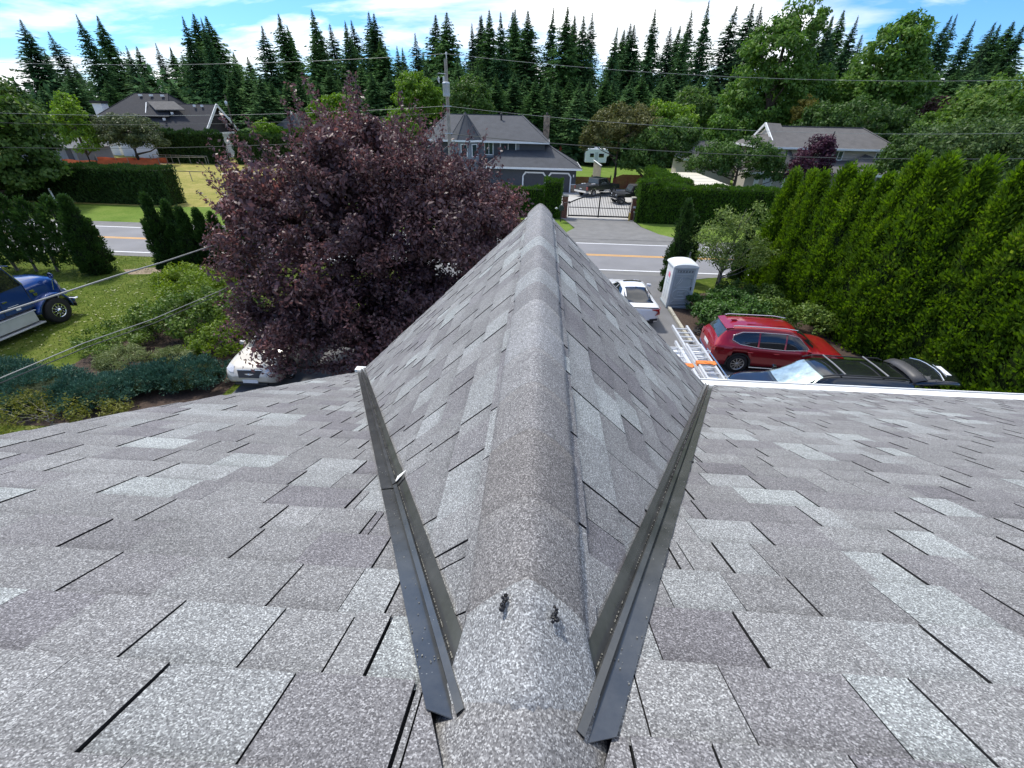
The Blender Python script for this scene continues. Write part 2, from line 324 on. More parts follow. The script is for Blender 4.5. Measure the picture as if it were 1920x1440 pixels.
# ------------------------------------------------------------------ our own house: roof, dormer, flashings, caps
M_gran = granule_mat('shingle_granules')
M_edge = mat('shingle_cut_edge', (0.012, 0.012, 0.013), rough=0.9, var=0.3, vscale=80)
M_deck = mat('roof_underlay', (0.02, 0.02, 0.021), rough=0.95)
M_white = mat('white_trim_paint', (0.78, 0.79, 0.78), rough=0.45, var=0.05, vscale=2)
M_side = mat('grey_siding', (0.42, 0.42, 0.42), rough=0.7, var=0.06)
M_sealant = mat('black_sealant', (0.008, 0.008, 0.009), rough=0.25, var=0.4, vscale=60, bump=0.8, bscale=90)
def flash_mat():
    m, nt, N, L = _nt('charcoal_flashing')
    out = N.new('ShaderNodeOutputMaterial'); b = N.new('ShaderNodeBsdfPrincipled'); L.new(b.outputs[0], out.inputs[0])
    tc = N.new('ShaderNodeTexCoord')
    n = N.new('ShaderNodeTexNoise'); n.inputs['Scale'].default_value = 9; n.inputs['Detail'].default_value = 8; n.inputs['Roughness'].default_value = 0.7; L.new(tc.outputs['Object'], n.inputs['Vector'])
    r = N.new('ShaderNodeValToRGB'); e = r.color_ramp.elements; e[0].position = 0.35; e[0].color = (0.040, 0.041, 0.040, 1); e[1].position = 0.75; e[1].color = (0.078, 0.079, 0.076, 1)
    L.new(n.outputs['Fac'], r.inputs[0])
    v = N.new('ShaderNodeTexVoronoi'); v.inputs['Scale'].default_value = 55; L.new(tc.outputs['Object'], v.inputs['Vector'])   # loose granules and grit
    r2 = N.new('ShaderNodeValToRGB'); r2.color_ramp.elements[0].position = 0.05; r2.color_ramp.elements[0].color = (1, 1, 1, 1); r2.color_ramp.elements[1].position = 0.075; r2.color_ramp.elements[1].color = (0, 0, 0, 1)
    L.new(v.outputs['Distance'], r2.inputs[0])
    mx = N.new('ShaderNodeMix'); mx.data_type = 'RGBA'; L.new(r2.outputs[0], mx.inputs['Factor']); L.new(r.outputs[0], mx.inputs['A']); mx.inputs['B'].default_value = (0.22, 0.22, 0.2, 1)
    L.new(mx.outputs['Result'], b.inputs['Base Color'])
    r4 = N.new('ShaderNodeValToRGB'); r4.color_ramp.elements[0].color = (0.16, 0.16, 0.16, 1); r4.color_ramp.elements[1].color = (0.30, 0.30, 0.30, 1); L.new(n.outputs['Fac'], r4.inputs[0]); L.new(r4.outputs[0], b.inputs['Roughness'])
    b.inputs['Specular IOR Level'].default_value = 0.75
    return m
M_flash = flash_mat()
M_grit = mat('granule_grit', (0.20, 0.195, 0.17), rough=0.95, var=0.6, vscale=300)

HS, HZ, XC, ZR, YT, HWD, SD = 0.45, 7.4, 0.013, 7.348, 4.50, 2.035, 0.947      # main slope, plane height at Y=0, dormer ridge x and z, gable end, half width
CT = 1/math.sqrt(1+HS*HS); NM = Vector((0, HS*CT, CT))
house = thing('house', 'house with grey asphalt shingle roof and gabled dormer in the foreground', 'house', (0, 0, 0))
mainz = lambda y: HZ-HS*y
vx = lambda y: (ZR-HZ+HS*y)/SD                                          # valley: distance from the ridge line
def clip(poly, a, b, c):                                            # keep a*x+b*y+c >= 0
    out = []
    for i in range(len(poly)):
        p, q = poly[i], poly[(i+1) % len(poly)]; dp, dq = a*p[0]+b*p[1]+c, a*q[0]+b*q[1]+c
        if dp >= 0: out.append(p)
        if (dp >= 0) != (dq >= 0):
            t = dp/(dp-dq); out.append((p[0]+(q[0]-p[0])*t, p[1]+(q[1]-p[1])*t))
    return out
PIECES = []                                                         # (roof, verts top, verts base, tints, projected area)
def proj(p):
    d = Vector(p)-Vector((0, 0, CAMZ)); w = d.dot(FW)
    if w < 0.05: w = 0.05
    return 960+FPX*d.dot(RT)/w, 720-FPX*d.dot(UP)/w
TINTS = [((0.209, 0.208, 0.207), 42), ((0.190, 0.186, 0.189), 20), ((0.231, 0.232, 0.230), 22), ((0.265, 0.273, 0.271), 17), ((0.177, 0.171, 0.178), 9), ((0.303, 0.320, 0.315), 7)]
def pick(r):
    t = r.uniform(0, sum(w for _, w in TINTS))
    for c, w in TINTS:
        t -= w
        if t <= 0: break
    j = r.uniform(0.93, 1.07); return tuple(q*j for q in c)
def lay(roof, to3d, u0, u1, v0, v1, clips, rng, e, brk=None):
    """courses of laminated tabs: u along the course, v up the slope; to3d(u, v, h); clips act on (u, v)"""
    k = 0; v = v0
    while v < v1:
        ub = brk(v+e*.5, rng.uniform(.02, .085)) if brk else None; u = u0+rng.uniform(-0.3, 0); raised = rng.random() < 0.5
        while u < u1:
            w = rng.uniform(0.085, 0.27) if not raised else rng.uniform(0.11, 0.30)
            cutb = ub is not None and u+.012 < ub < u+w
            if cutb: w = ub-u
            g = 0.0028 if cutb else 0.0012 if rng.random() < .7 else 0.003
            pg = [(u+g, v), (u+w-g, v), (u+w-g, v+e+0.012), (u+g, v+e+0.012)]
            for c in clips:
                pg = clip(pg, *c)
                if len(pg) < 3: break
            if len(pg) >= 3:
                ar = 0.5*abs(sum(pg[i][0]*pg[(i+1) % len(pg)][1]-pg[(i+1) % len(pg)][0]*pg[i][1] for i in range(len(pg))))
                if ar > 0.0008:
                    hb, hu = (0.0078, 0.0050) if raised else (0.0050, 0.0015)
                    lift = rng.uniform(0, .0022)
                    H = lambda q: hb+(hu-hb)*(q[1]-v)/e+lift*(1-(q[1]-v)/e)
                    tint = pick(rng)
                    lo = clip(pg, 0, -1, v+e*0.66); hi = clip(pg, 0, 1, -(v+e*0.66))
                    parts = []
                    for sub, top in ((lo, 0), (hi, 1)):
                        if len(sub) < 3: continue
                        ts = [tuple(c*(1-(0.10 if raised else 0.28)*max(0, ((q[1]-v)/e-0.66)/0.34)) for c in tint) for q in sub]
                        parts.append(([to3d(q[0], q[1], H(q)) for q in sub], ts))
                    base = [to3d(q[0], q[1], -0.002) for q in pg]; rim = [to3d(q[0], q[1], H(q)) for q in pg]
                    pr = [proj(p) for p in rim]
                    pa = 0.5*abs(sum(pr[i][0]*pr[(i+1) % len(pr)][1]-pr[(i+1) % len(pr)][0]*pr[i][1] for i in range(len(pr))))
                    cx, cy = sum(p[0] for p in pr)/len(pr), sum(p[1] for p in pr)/len(pr)
                    if cx < -60 or cx > 1980 or cy > 1500: pa = 0
                    PIECES.append((roof, parts, rim, base, tint, pa))
            u += w
            raised = not raised if rng.random() < .85 else raised
        v += e; k += 1
EXP = 0.168
rg = random.Random(11)
# right part of the main slope: (u, v) -> x = u, y = YE - v*CT
YER, YEL = 4.72, 4.48
def r3(u, v, h):
    y = YER-v*CT; return Vector((u, y, mainz(y)))+NM*h
def l3(u, v, h):
    y = YEL-v*CT; return Vector((u, y, mainz(y)))+NM*h
FLW = 0.058
# valley clip right: x - XC - vx(y) - FLW >= 0
lay('main', r3, 0.0, 8.0, -0.02, (YER+0.06)/CT, [(1, HS/SD*CT, -(XC+vx(YER)+FLW))], rg, EXP, brk=lambda v, q: XC+vx(YER-v*CT)+FLW+q)
# left: XC - x - vx(y) - FLW >= 0 and right of the rake
RK = 0.16
lay('main', l3, -3.1, 0.1, -0.02, (YEL+0.06)/CT, [(-1, HS/SD*CT, XC-vx(YEL)-FLW)], rg, EXP, brk=lambda v, q: XC-vx(YEL-v*CT)-FLW-q)
# dormer slopes: u = Y, v from eave (|x| = HWD) up to the ridge
CD = 1/math.sqrt(1+SD*SD); NL, NR = Vector((-SD*CD, 0, CD)), Vector((SD*CD, 0, CD))
def dl3(u, v, h):
    d = HWD-v*CD; return Vector((XC-d, u, ZR-SD*d))+NL*h
def dr3(u, v, h):
    d = HWD-v*CD; return Vector((XC+d, u, ZR-SD*d))+NR*h
DF = 0.036
# inside the valley: vx(u) - d - DF >= 0 ; d = HWD - v*CD
dc = [(HS/SD, CD, (ZR-HZ)/SD-DF-HWD), (-1, 0, YT), (0, -1, HWD/CD-.006), (1, 0, -.40)]
lay('dormer', dl3, 0.1, YT+.1, -0.03, HWD/CD-0.02, dc, rg, 0.165, brk=lambda v, q: ((HWD-v*CD+DF)*SD-ZR+HZ)/HS+q*2.2)
lay('dormer', dr3, 0.1, YT+.1, -0.03, HWD/CD-0.02, dc, rg, 0.165, brk=lambda v, q: ((HWD-v*CD+DF)*SD-ZR+HZ)/HS+q*2.2)
# rake trim of the left edge with a ragged overhang
RKX = lambda y: -2.07-RK*(4.30-y)-0.05*max(0, min(1, (4.3-y)/1.5))
NEWP = []
for p in PIECES:
    if p[0] == 'main' and all(q.x < RKX(q.y)-0.035 for q in p[2]): continue
    if p[0] == 'main' and any(q.x < RKX(q.y)-0.02 for q in p[2]):
        lim = rg.uniform(-0.012, 0.02)
        fix = lambda q: Vector((max(q.x, RKX(q.y)-lim), q.y, q.z))
        p = (p[0], [([fix(q) for q in a], t) for a, t in p[1]], [fix(q) for q in p[2]], [fix(q) for q in p[3]], p[4], p[5])
    NEWP.append(p)
PIECES = sorted(NEWP, key=lambda p: -p[5])
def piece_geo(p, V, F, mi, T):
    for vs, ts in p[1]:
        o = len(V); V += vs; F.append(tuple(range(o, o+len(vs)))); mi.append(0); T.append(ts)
    rim, base = p[2], p[3]; n = len(rim); o = len(V); V += rim+base
    for i in range(n):
        F.append((o+(i+1) % n, o+i, o+n+i, o+n+(i+1) % n)); mi.append(1); T.append([(0.02, 0.02, 0.02)]*4)
def orient(V, F, T, mi):
    for i, f in enumerate(F):
        if mi[i] == 0:
            a, b, c = V[f[0]], V[f[1]], V[f[2]]
            if (b-a).cross(c-a).z < 0: F[i] = f[::-1]; T[i] = T[i][::-1]
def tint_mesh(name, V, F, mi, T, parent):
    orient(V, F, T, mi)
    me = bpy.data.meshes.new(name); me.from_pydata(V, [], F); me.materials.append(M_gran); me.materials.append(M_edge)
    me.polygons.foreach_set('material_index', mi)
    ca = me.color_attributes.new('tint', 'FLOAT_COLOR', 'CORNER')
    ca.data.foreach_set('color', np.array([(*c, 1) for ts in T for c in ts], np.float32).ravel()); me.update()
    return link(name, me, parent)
main_roof = MB()
main_roof.prism([(-2.9, -0.1, mainz(-0.1)-.012), (8.1, -0.1, mainz(-.1)-.012), (8.1, YER+.02, mainz(YER+.02)-.012), (2.0, YER+.02, mainz(YER+.02)-.012), (XC+vx(0.3)-.1, .4, mainz(.4)-.012), (-2.0, YEL, mainz(YEL)-.012), (RKX(YEL), YEL, mainz(YEL)-.012)], (0, 0, -0.05))
main_roof.prism([(-2.9, -6.4, mainz(-.1)-2.7), (8.1, -6.4, mainz(-.1)-2.7), (8.1, -0.1, mainz(-.1)-.012), (-2.9, -0.1, mainz(-.1)-.012)], (0, 0, -0.05))
main_o = main_roof.build('main_roof', M_deck, house)
dr = MB(); zc = -0.010
for s in (-1, 1):
    dr.prism([(XC, 0.12, ZR+zc), (XC+s*vx(.15), .15, ZR-SD*vx(.15)+zc), (XC+s*(HWD+.02), YT-.01, ZR-SD*(HWD+.02)+zc), (XC, YT-.01, ZR+zc)], (0, 0, -0.05))
dorm_o = dr.build('dormer_roof', M_deck, house)
ROOF = {'main': main_o, 'dormer': dorm_o}
NMAX = 292
for p in PIECES[:NMAX]:
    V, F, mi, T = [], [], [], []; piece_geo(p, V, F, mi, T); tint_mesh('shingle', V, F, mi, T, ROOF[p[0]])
for key in ROOF:
    V, F, mi, T = [], [], [], []
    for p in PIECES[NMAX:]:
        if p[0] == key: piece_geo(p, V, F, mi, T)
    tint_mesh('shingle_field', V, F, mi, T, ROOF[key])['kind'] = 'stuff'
# walls, eaves, gable end
wl = MB(); wl.prism([(-1.95, YT-.42, 0), (8, YT-.42, 0), (8, -6.0, 0), (-2.0, -6, 0), (-2.0, 1.0, 0)][::-1], (0, 0, 5.2)); wl.build('wall', M_side, house)
gb = MB(); gb.prism([(XC-HWD+.1, YT-.30, 5.36), (XC+HWD-.1, YT-.30, 5.36), (XC, YT-.30, ZR-.14)], (0, -0.08, 0)); gb.build('gable_wall', M_side, house)
fa = MB()
a, b = Vector((1.86, YER-.02, mainz(YER)-.02)), Vector((8.1, YER+.22, mainz(YER)-.02))
fa.box(2.10, YER+.018, mainz(YER)-.17, 8.1, YER+.14, mainz(YER)-.008)
fa.box(2.10, YER+.16, mainz(YER)-.10, 8.1, YER+.175, mainz(YER)-.0)
fa.build('eave_gutter', M_white, house)
fl = MB(); fl.box(-2.16, YEL+.012, mainz(YEL)-.15, -1.99, YEL+.10, mainz(YEL)+.012); fl.build('gutter_end', M_white, house)
rk = MB()
rk.prism([(RKX(-.1)+.01, -.1, mainz(-.1)-.075), (RKX(-.1)+.035, -.1, mainz(-.1)-.075), (RKX(YEL)+.035, YEL, mainz(YEL)-.075), (RKX(YEL)+.01, YEL, mainz(YEL)-.075)], (0, 0, -.14)); rk.build('rake_board', M_white, house)
for s in (-1, 1):
    g = MB(); g.prism([(XC, YT+.004, ZR-.075), (XC+s*(HWD+.03), YT+.004, ZR-SD*HWD-.105), (XC+s*(HWD+.03), YT+.004, ZR-SD*HWD-.24), (XC, YT+.004, ZR-.21)], (0, -.03, 0)); g.build('rake_board', M_white, house)

# W-profile valley flashings
def valley(s, y0, y1, lift=0.0, wA=.060, wB=.055, name='valley_flashing', rib=.020, cut=0.0):
    P = lambda y: Vector((XC+s*vx(y), y, mainz(y)))
    d = (P(2)-P(1)).normalized()
    nB = NR if s > 0 else NL; A = NM.cross(d); A = A if A.x*s > 0 else -A
    B = nB.cross(d); B = B if B.x*s < 0 else -B
    upm = (NM+nB).normalized()
    pr = [A*wA+NM*(.0125+lift), A*.016+NM*(.0125+lift), A*.010+upm*(.012+lift), A*.0075+upm*(rib+.008+lift), B*.0075+upm*(rib+.008+lift), B*.010+upm*(.012+lift), B*.016+nB*(.0125+lift), B*wB+nB*(.0135+lift)]
    mb = MB(); n = 24; vs = []
    for i in range(n+1):
        y = y0+(y1-y0)*i/n
        for j, q in enumerate(pr):
            yy = y
            if i == 0 and cut: yy = y+(cut if j == 0 else 0)+(cut*1.4 if j >= 6 else 0)
            w = 0.0012*math.sin(y*9+j)
            vs.append(P(yy)+q+NM*w)
    k = len(pr); fs = [(i*k+j, i*k+j+1, (i+1)*k+j+1, (i+1)*k+j) for i in range(n) for j in range(k-1)]
    if s > 0: fs = [f[::-1] for f in fs]
    mb.add(vs, fs)
    o = mb.build(name, M_flash, house)
    sol = o.modifiers.new('thickness', 'SOLIDIFY'); sol.thickness = 0.0015; sol.offset = -1
    # grit caught along the rib
    rr = random.Random(int(y0*100)+s); g = MB()
    for i in range(260):
        y = y0+.1+(y1-y0-.1)*rr.random()**1.6
        q = P(y)+(B*.0185+nB*(.0135+lift) if rr.random() < .7 else A*rr.uniform(.02, .08)+NM*(.0135+lift))
        r = rr.uniform(.0004, .0011); g.obox(q, (1, 0, 0), (0, 1, 0), (0, 0, 1), r, r*1.4, r)
    g.build('granule_grit', M_grit, o)['kind'] = 'stuff'
    return P, A, B, nB
P, A, B, nB = valley(-1, 0.30, 1.30, 0.0, name='valley_flashing', cut=.03)
valley(-1, 1.15, 4.52, 0.004, name='valley_flashing')
valley(1, 0.28, 4.62, 0.0, name='valley_flashing', cut=.03)
q = P(1.17)+B*.012+nB*.022
pt = MB(); pt.prism([q, q+B*.032, q+B*.03+Vector((.008, .05, -.01)), q+B*.012+Vector((0, .03, .0)), q+Vector((-.006, .055, -.015))], nB*.002); pt.build('torn_label', mat('torn_paper', (.75, .75, .72), rough=.7), house)
sc = MB(); q = Vector((XC+vx(1.66), 1.66, mainz(1.66)))+Vector((.06, 0, .012)); sc.obox(q, (1, .4, 0), (-.4, 1, 0), (0, 0, 1), .011, .003, .004); sc.build('screw', M_sealant, house)

# ridge caps
def cap(y0, y1, hw, tint, z0=0.0, z1=0.0, hw2=None, fl0=1.0, fl1=1.0, rnd=0.05, name='ridge_cap', parent=None, thick=.004, sk=0.0):
    """one folded cap: y0 near end, y1 far end; fl scales the fall of the sides"""
    hw2 = hw2 or hw; nx, ny = 18, 6; V, F, mi, T = [], [], [], []
    for j in range(ny+1):
        t = j/ny; y = y0+(y1-y0)*t; w = hw+(hw2-hw)*t; f = fl0+(fl1-fl0)*t; zo = z0+(z1-z0)*t
        for i in range(nx+1):
            d = w*(2*i/nx-1); z = ZR-f*(math.sqrt(d*d+rnd*rnd)-rnd*0.92)*SD+zo-.010*(abs(d)/w)**4
            V.append(Vector((XC+d, y+sk*abs(d)/w, z)))
    for j in range(ny):
        for i in range(nx):
            a = j*(nx+1)+i; F.append((a, a+1, a+nx+2, a+nx+1)); mi.append(0); T.append([tint]*4)
    ring = [i for i in range(nx+1)]+[j*(nx+1)+nx for j in range(1, ny+1)]+[ny*(nx+1)+i for i in range(nx-1, -1, -1)]+[j*(nx+1) for j in range(ny-1, 0, -1)]
    o = len(V)
    for r in ring: V.append(V[r]-Vector((0, 0, thick+.003)))
    n = len(ring)
    for i in range(n): F.append((ring[(i+1) % n], ring[i], o+i, o+(i+1) % n)); mi.append(1); T.append([(.02, .02, .02)]*4)
    ob = tint_mesh(name, V, F, mi, T, parent or house)
    ob.data.polygons.foreach_set('use_smooth', [m == 0 for m in mi])
    return ob
cr = random.Random(3); y = 0.55
ctints = [(0.184, 0.177, 0.173), (0.173, 0.164, 0.158), (0.209, 0.203, 0.200), (0.232, 0.230, 0.230), (0.270, 0.272, 0.275), (0.257, 0.257, 0.258), (0.198, 0.196, 0.198), (0.270, 0.279, 0.281), (0.216, 0.214, 0.216), (0.207, 0.205, 0.207), (0.279, 0.293, 0.293), (0.225, 0.223, 0.225), (0.252, 0.252, 0.254), (0.243, 0.241, 0.243), (0.261, 0.261, 0.263), (0.234, 0.234, 0.236)]
i = 0; ys = 0.44
while ys < YT:
    L_ = 0.25
    ye = min(ys+L_+.02, YT+.05)
    cap(ys, ye, .120+cr.uniform(-.003, .004), ctints[i % len(ctints)], z0=.006, z1=.013, rnd=.034)
    ys += L_; i += 1
cap(-0.05, .325, .33, (.205, .202, .200), z0=.012, z1=.001, hw2=.185, fl0=.45, fl1=.90, rnd=.030, name='saddle_shingle')
near = cap(.292, .492, .150, (.27, .275, .275), z0=.001, z1=.026, hw2=.112, fl0=.90, fl1=1.0, rnd=.026, name='ridge_cap', thick=.0005, sk=-.02)
for sx, yy in ((-.040, .452), (.050, .440)):
    bl = MB(); rr = random.Random(int(yy*1e4))
    for k in range(7):
        c = Vector((XC+sx+rr.uniform(-.004, .004), yy+(k-3)*.0045, ZR-SD*(math.hypot(sx, .04)-.037)+.030+rr.uniform(-.001, .001)))
        rad = rr.uniform(.003, .006); bl.lathe([(0.0003, rad*.8), (rad*.6, rad*.6), (rad, 0), (rad*.5, -rad*.7), (.0003, -rad*.9)], c, seg=7)
    bl.build('sealant_dab', M_sealant, near)
# ------------------------------------------------------------------ plant builders
M_bark = mat('tree_bark', (0.085, 0.065, 0.05), rough=0.95, var=0.4, vscale=6, bump=0.8, bscale=25)
M_barkg = mat('grey_bark', (0.16, 0.145, 0.125), rough=0.95, var=0.35, vscale=8, bump=0.8, bscale=30)
def unit(v): return v/np.maximum(np.linalg.norm(v, axis=-1, keepdims=True), 1e-9)
def rand_dir(rng, n): return unit(rng.normal(size=(n, 3)))
def leaf_quads(c, a, b, l, w, fold=0.0):
    """diamond leaves: centre c, long axis a, cross axis b, half length l, half width w"""
    l = np.asarray(l)[:, None]; w = np.asarray(w)[:, None]; nrm = np.cross(a, b)
    V = np.stack([c-a*l, c+b*w+nrm*w*fold-a*l*.1, c+a*l, c-b*w+nrm*w*fold-a*l*.1], 1)
    return V.reshape(-1, 3)
def quadF(n): return np.arange(n*4).reshape(-1, 4)
def perp(rng, a):
    r = rng.normal(size=a.shape); return unit(np.cross(a, r))
def crown_pts(rng, ells, n_clump, per, clump_r, shell=0.22):
    """clumps sit in the outer part of a union of ellipsoids; leaves gather round each clump"""
    E = np.array(ells, float); wts = (E[:, 3]*E[:, 4]*E[:, 5])**(2/3); wts /= wts.sum()
    k = rng.choice(len(E), n_clump, p=wts); d = rand_dir(rng, n_clump)
    d[:, 2] = np.where(d[:, 2] < -0.35, -d[:, 2]*.6, d[:, 2]); d = unit(d)
    r = 1-np.abs(rng.normal(0, shell, n_clump)); r = np.clip(r, .15, 1.06)
    cc = E[k, :3]+d*E[k, 3:6]*r[:, None]
    rad = clump_r*rng.uniform(.6, 1.35, n_clump)
    m = n_clump*per; ci = np.repeat(np.arange(n_clump), per)
    dd = rand_dir(rng, m); rr = rng.random(m)**.45
    p = cc[ci]+dd*(rad[ci]*rr)[:, None]*np.array([1, 1, .72])
    out = unit(0.55*d[ci]+0.75*dd+np.array([0, 0, .35]))
    return p, out, cc
def leaves(rng, p, out, size, aspect=.5, jitter=.7, droop=.3):
    n = len(p); nrm = unit(out+rng.normal(0, jitter, (n, 3)))
    a = np.cross(nrm, rng.normal(size=(n, 3))); a = unit(a); a[:, 2] -= droop*rng.random(n); a = unit(a)
    b = unit(np.cross(nrm, a)); s = size*rng.uniform(.65, 1.35, n)
    return leaf_quads(p, a, b, s, s*aspect, .35)
def limb_mesh(trunk, limbs, mb=None):
    mb = mb or MB()
    for pts, rad in [trunk]+limbs: mb.tube(pts, rad, 8 if rad[0] > .08 else 5)
    return mb
def make_limbs(rng, base, h0, r0, targets, top):
    """trunk from base to top, limbs to clump centres"""
    base = np.array(base, float); top = np.array(top, float)
    tp = [tuple(base+(top-base)*t+np.array([rng.normal(0, .05), rng.normal(0, .05), 0])*(t > 0)) for t in (0, .2, .4, .6, .8, 1)]
    tr = [r0*1.25, r0, r0*.8, r0*.6, r0*.4, r0*.15]
    lim = []
    for q in targets:
        q = np.array(q); t = np.clip((q[2]-base[2])/(top[2]-base[2]+1e-6)-.25, h0, .85); s = base+(top-base)*t
        m = s*.5+q*.5+np.array([0, 0, -.06*np.linalg.norm(q-s)])
        rr = r0*(.55*(1-t)+.12); lim.append(([tuple(s), tuple(m), tuple(q)], [rr, rr*.6, rr*.2]))
    return (tp, tr), lim
def broadleaf(name, label, cat, loc, ells, leafm, seed, n_clump=60, per=120, clump_r=.9, leaf=.12, aspect=.55, r0=.18, barkm=None, group=None, shell=.22, base=(0, 0, 0), top=None, nl=14, droop=.3, h0=.12, rz=0, clip_low=None, jitter=.7):
    rng = np.random.default_rng(seed); t = thing(name, label, cat, loc, rz, group)
    p, out, cc = crown_pts(rng, ells, n_clump, per, clump_r, shell)
    if clip_low is not None:
        k = p[:, 2] > clip_low; p, out = p[k], out[k]
    V = leaves(rng, p, out, leaf, aspect, jitter, droop)
    link('crown', np_mesh('crown', V, quadF(len(p)), leafm), t)
    E = np.array(ells); top = top if top is not None else (E[:, 0].mean(), E[:, 1].mean(), (E[:, 2]+E[:, 5]*.6).max())
    tr, lim = make_limbs(rng, base, h0, r0, cc[rng.choice(len(cc), min(nl, len(cc)), replace=False)], top)
    limb_mesh(tr, lim).build('trunk', barkm or M_bark, t)
    return t
def conifer_mesh(seed, kind):
    """unit height 1 (scaled later); returns (crown mesh, trunk mesh)"""
    rng = np.random.default_rng(seed); H = 26.0
    P = {0: dict(nb=520, r=5.3, sp=8, low=.16, dr=.26, l=.62, w=.20, thin=.62), 1: dict(nb=700, r=6.0, sp=8, low=.08, dr=.34, l=.66, w=.22, thin=.66), 2: dict(nb=820, r=6.6, sp=9, low=.05, dr=.50, l=.68, w=.24, thin=.60), 3: dict(nb=860, r=5.9, sp=9, low=.03, dr=.25, l=.60, w=.24, thin=.58)}[kind]
    C, A, Bx, Ls, Ws = [], [], [], [], []
    lob = rng.uniform(0, 6.28, 6)
    for i in range(P['nb']):
        t = P['low']+(1-P['low'])*((i+rng.uniform(0, 1))/P['nb'])**.92; t = min(t, .993); z = H*t+rng.normal(0, .25)*(t < .9)
        az = i*2.39996+rng.normal(0, .35)
        lump = 1+.22*math.sin(az*2+lob[0]+t*9)+.16*math.sin(az*3+lob[1]-t*17)+.12*math.sin(t*40+lob[2])
        rad = P['r']*((1-t)**P['thin'])*(1-.25*max(0, (.3-t)/.3))*lump*min(1, ((1-t)/.42)**.62)+.08
        L = rad*rng.uniform(.55, 1.15)
        d = np.array([math.cos(az), math.sin(az), 0.0]); side = np.array([-d[1], d[0], 0])
        n = max(2, int(P['sp']*L/P['r']+2)); up = .42*(t-.30)+rng.normal(0, .16)
        for j in range(n):
            s = (j+.6)/n; q = d*L*s+np.array([0, 0, z+L*(up*s-P['dr']*s*s*(1.1-t))])
            for sg in (-1, 1):
                ax = d*.75+side*sg*.75*(1.1-s*.6)+np.array([0, 0, -.18-P['dr']*.6*rng.random()])+rng.normal(0, .22, 3); ax /= np.linalg.norm(ax)
                ll = P['l']*(1.05-.5*s)*(.6+.55*(1-t))*rng.uniform(.7, 1.35)*min(1, (1-t)/.20+.22)
                C.append(q+ax*ll*.6); A.append(ax); b = np.cross(ax, np.array([0, 0, 1])+rng.normal(0, .6, 3)); Bx.append(b/np.linalg.norm(b)); Ls.append(ll); Ws.append(P['w']*ll/P['l']*rng.uniform(.7, 1.2))
    n0 = len(C)
    for j in range(14):   # leader shoot
        z = H*(1-.045*(j/14)); az = rng.uniform(0, 6.28); ax = np.array([math.cos(az)*.5, math.sin(az)*.5, .5]); ax /= np.linalg.norm(ax)
        C.append(np.array([0, 0, z])+ax*.15); A.append(ax); Bx.append(np.array([-math.sin(az), math.cos(az), 0])); Ls.append(.12+.012*j); Ws.append(.03)
    V = leaf_quads(np.array(C), np.array(A), np.array(Bx), np.array(Ls), np.array(Ws), .2)/H
    tm = MB(); tm.tube([(0, 0, 0), (0, 0, .5), (0, 0, .97), (0, 0, 1.0)], [.011, .007, .0018, .0005], 6)
    return V, tm
M_con = [leafmat('hemlock_needles', (0.025, 0.050, 0.025), (0.054, 0.095, 0.043), (0.113, 0.148, 0.063), trans=.12, gloss=.04, rough=.85, nscale=.15),
         leafmat('fir_needles', (0.025, 0.054, 0.024), (0.049, 0.100, 0.036), (0.100, 0.154, 0.053), trans=.12, gloss=.04, rough=.85, nscale=.15),
         leafmat('cedar_needles', (0.030, 0.063, 0.021), (0.064, 0.125, 0.036), (0.125, 0.184, 0.053), trans=.15, gloss=.04, rough=.85, nscale=.15),
         leafmat('spruce_needles', (0.040, 0.084, 0.033), (0.085, 0.148, 0.051), (0.136, 0.211, 0.072), trans=.15, gloss=.04, rough=.85, nscale=.15)]
CON_MESH = {}
def conifer_src(kind, var):
    if (kind, var) not in CON_MESH:
        V, tm = conifer_mesh(100+kind*10+var, kind)
        o = tm.build('trunk', M_bark); me_t = o.data; bpy.data.objects.remove(o)
        CON_MESH[kind, var] = (np_mesh('crown', V, quadF(len(V)//4), M_con[kind]), me_t)
    return CON_MESH[kind, var]
def conifer(x, y, h, kind, var, label, group, rz, fat=1.0, name='conifer_tree'):
    t = thing(name, label, 'conifer', (x, y, -0.2), rz, group)
    t.rotation_euler = (math.radians(2.2*math.sin(x*7.1)), math.radians(2.2*math.sin(x*3.7+y)), rz)
    c, tk = conifer_src(kind, var)
    for nm, me in (('crown', c), ('trunk', tk)):
        o = link(nm, me, t); o.scale = (h*fat, h*fat, h)
    return t
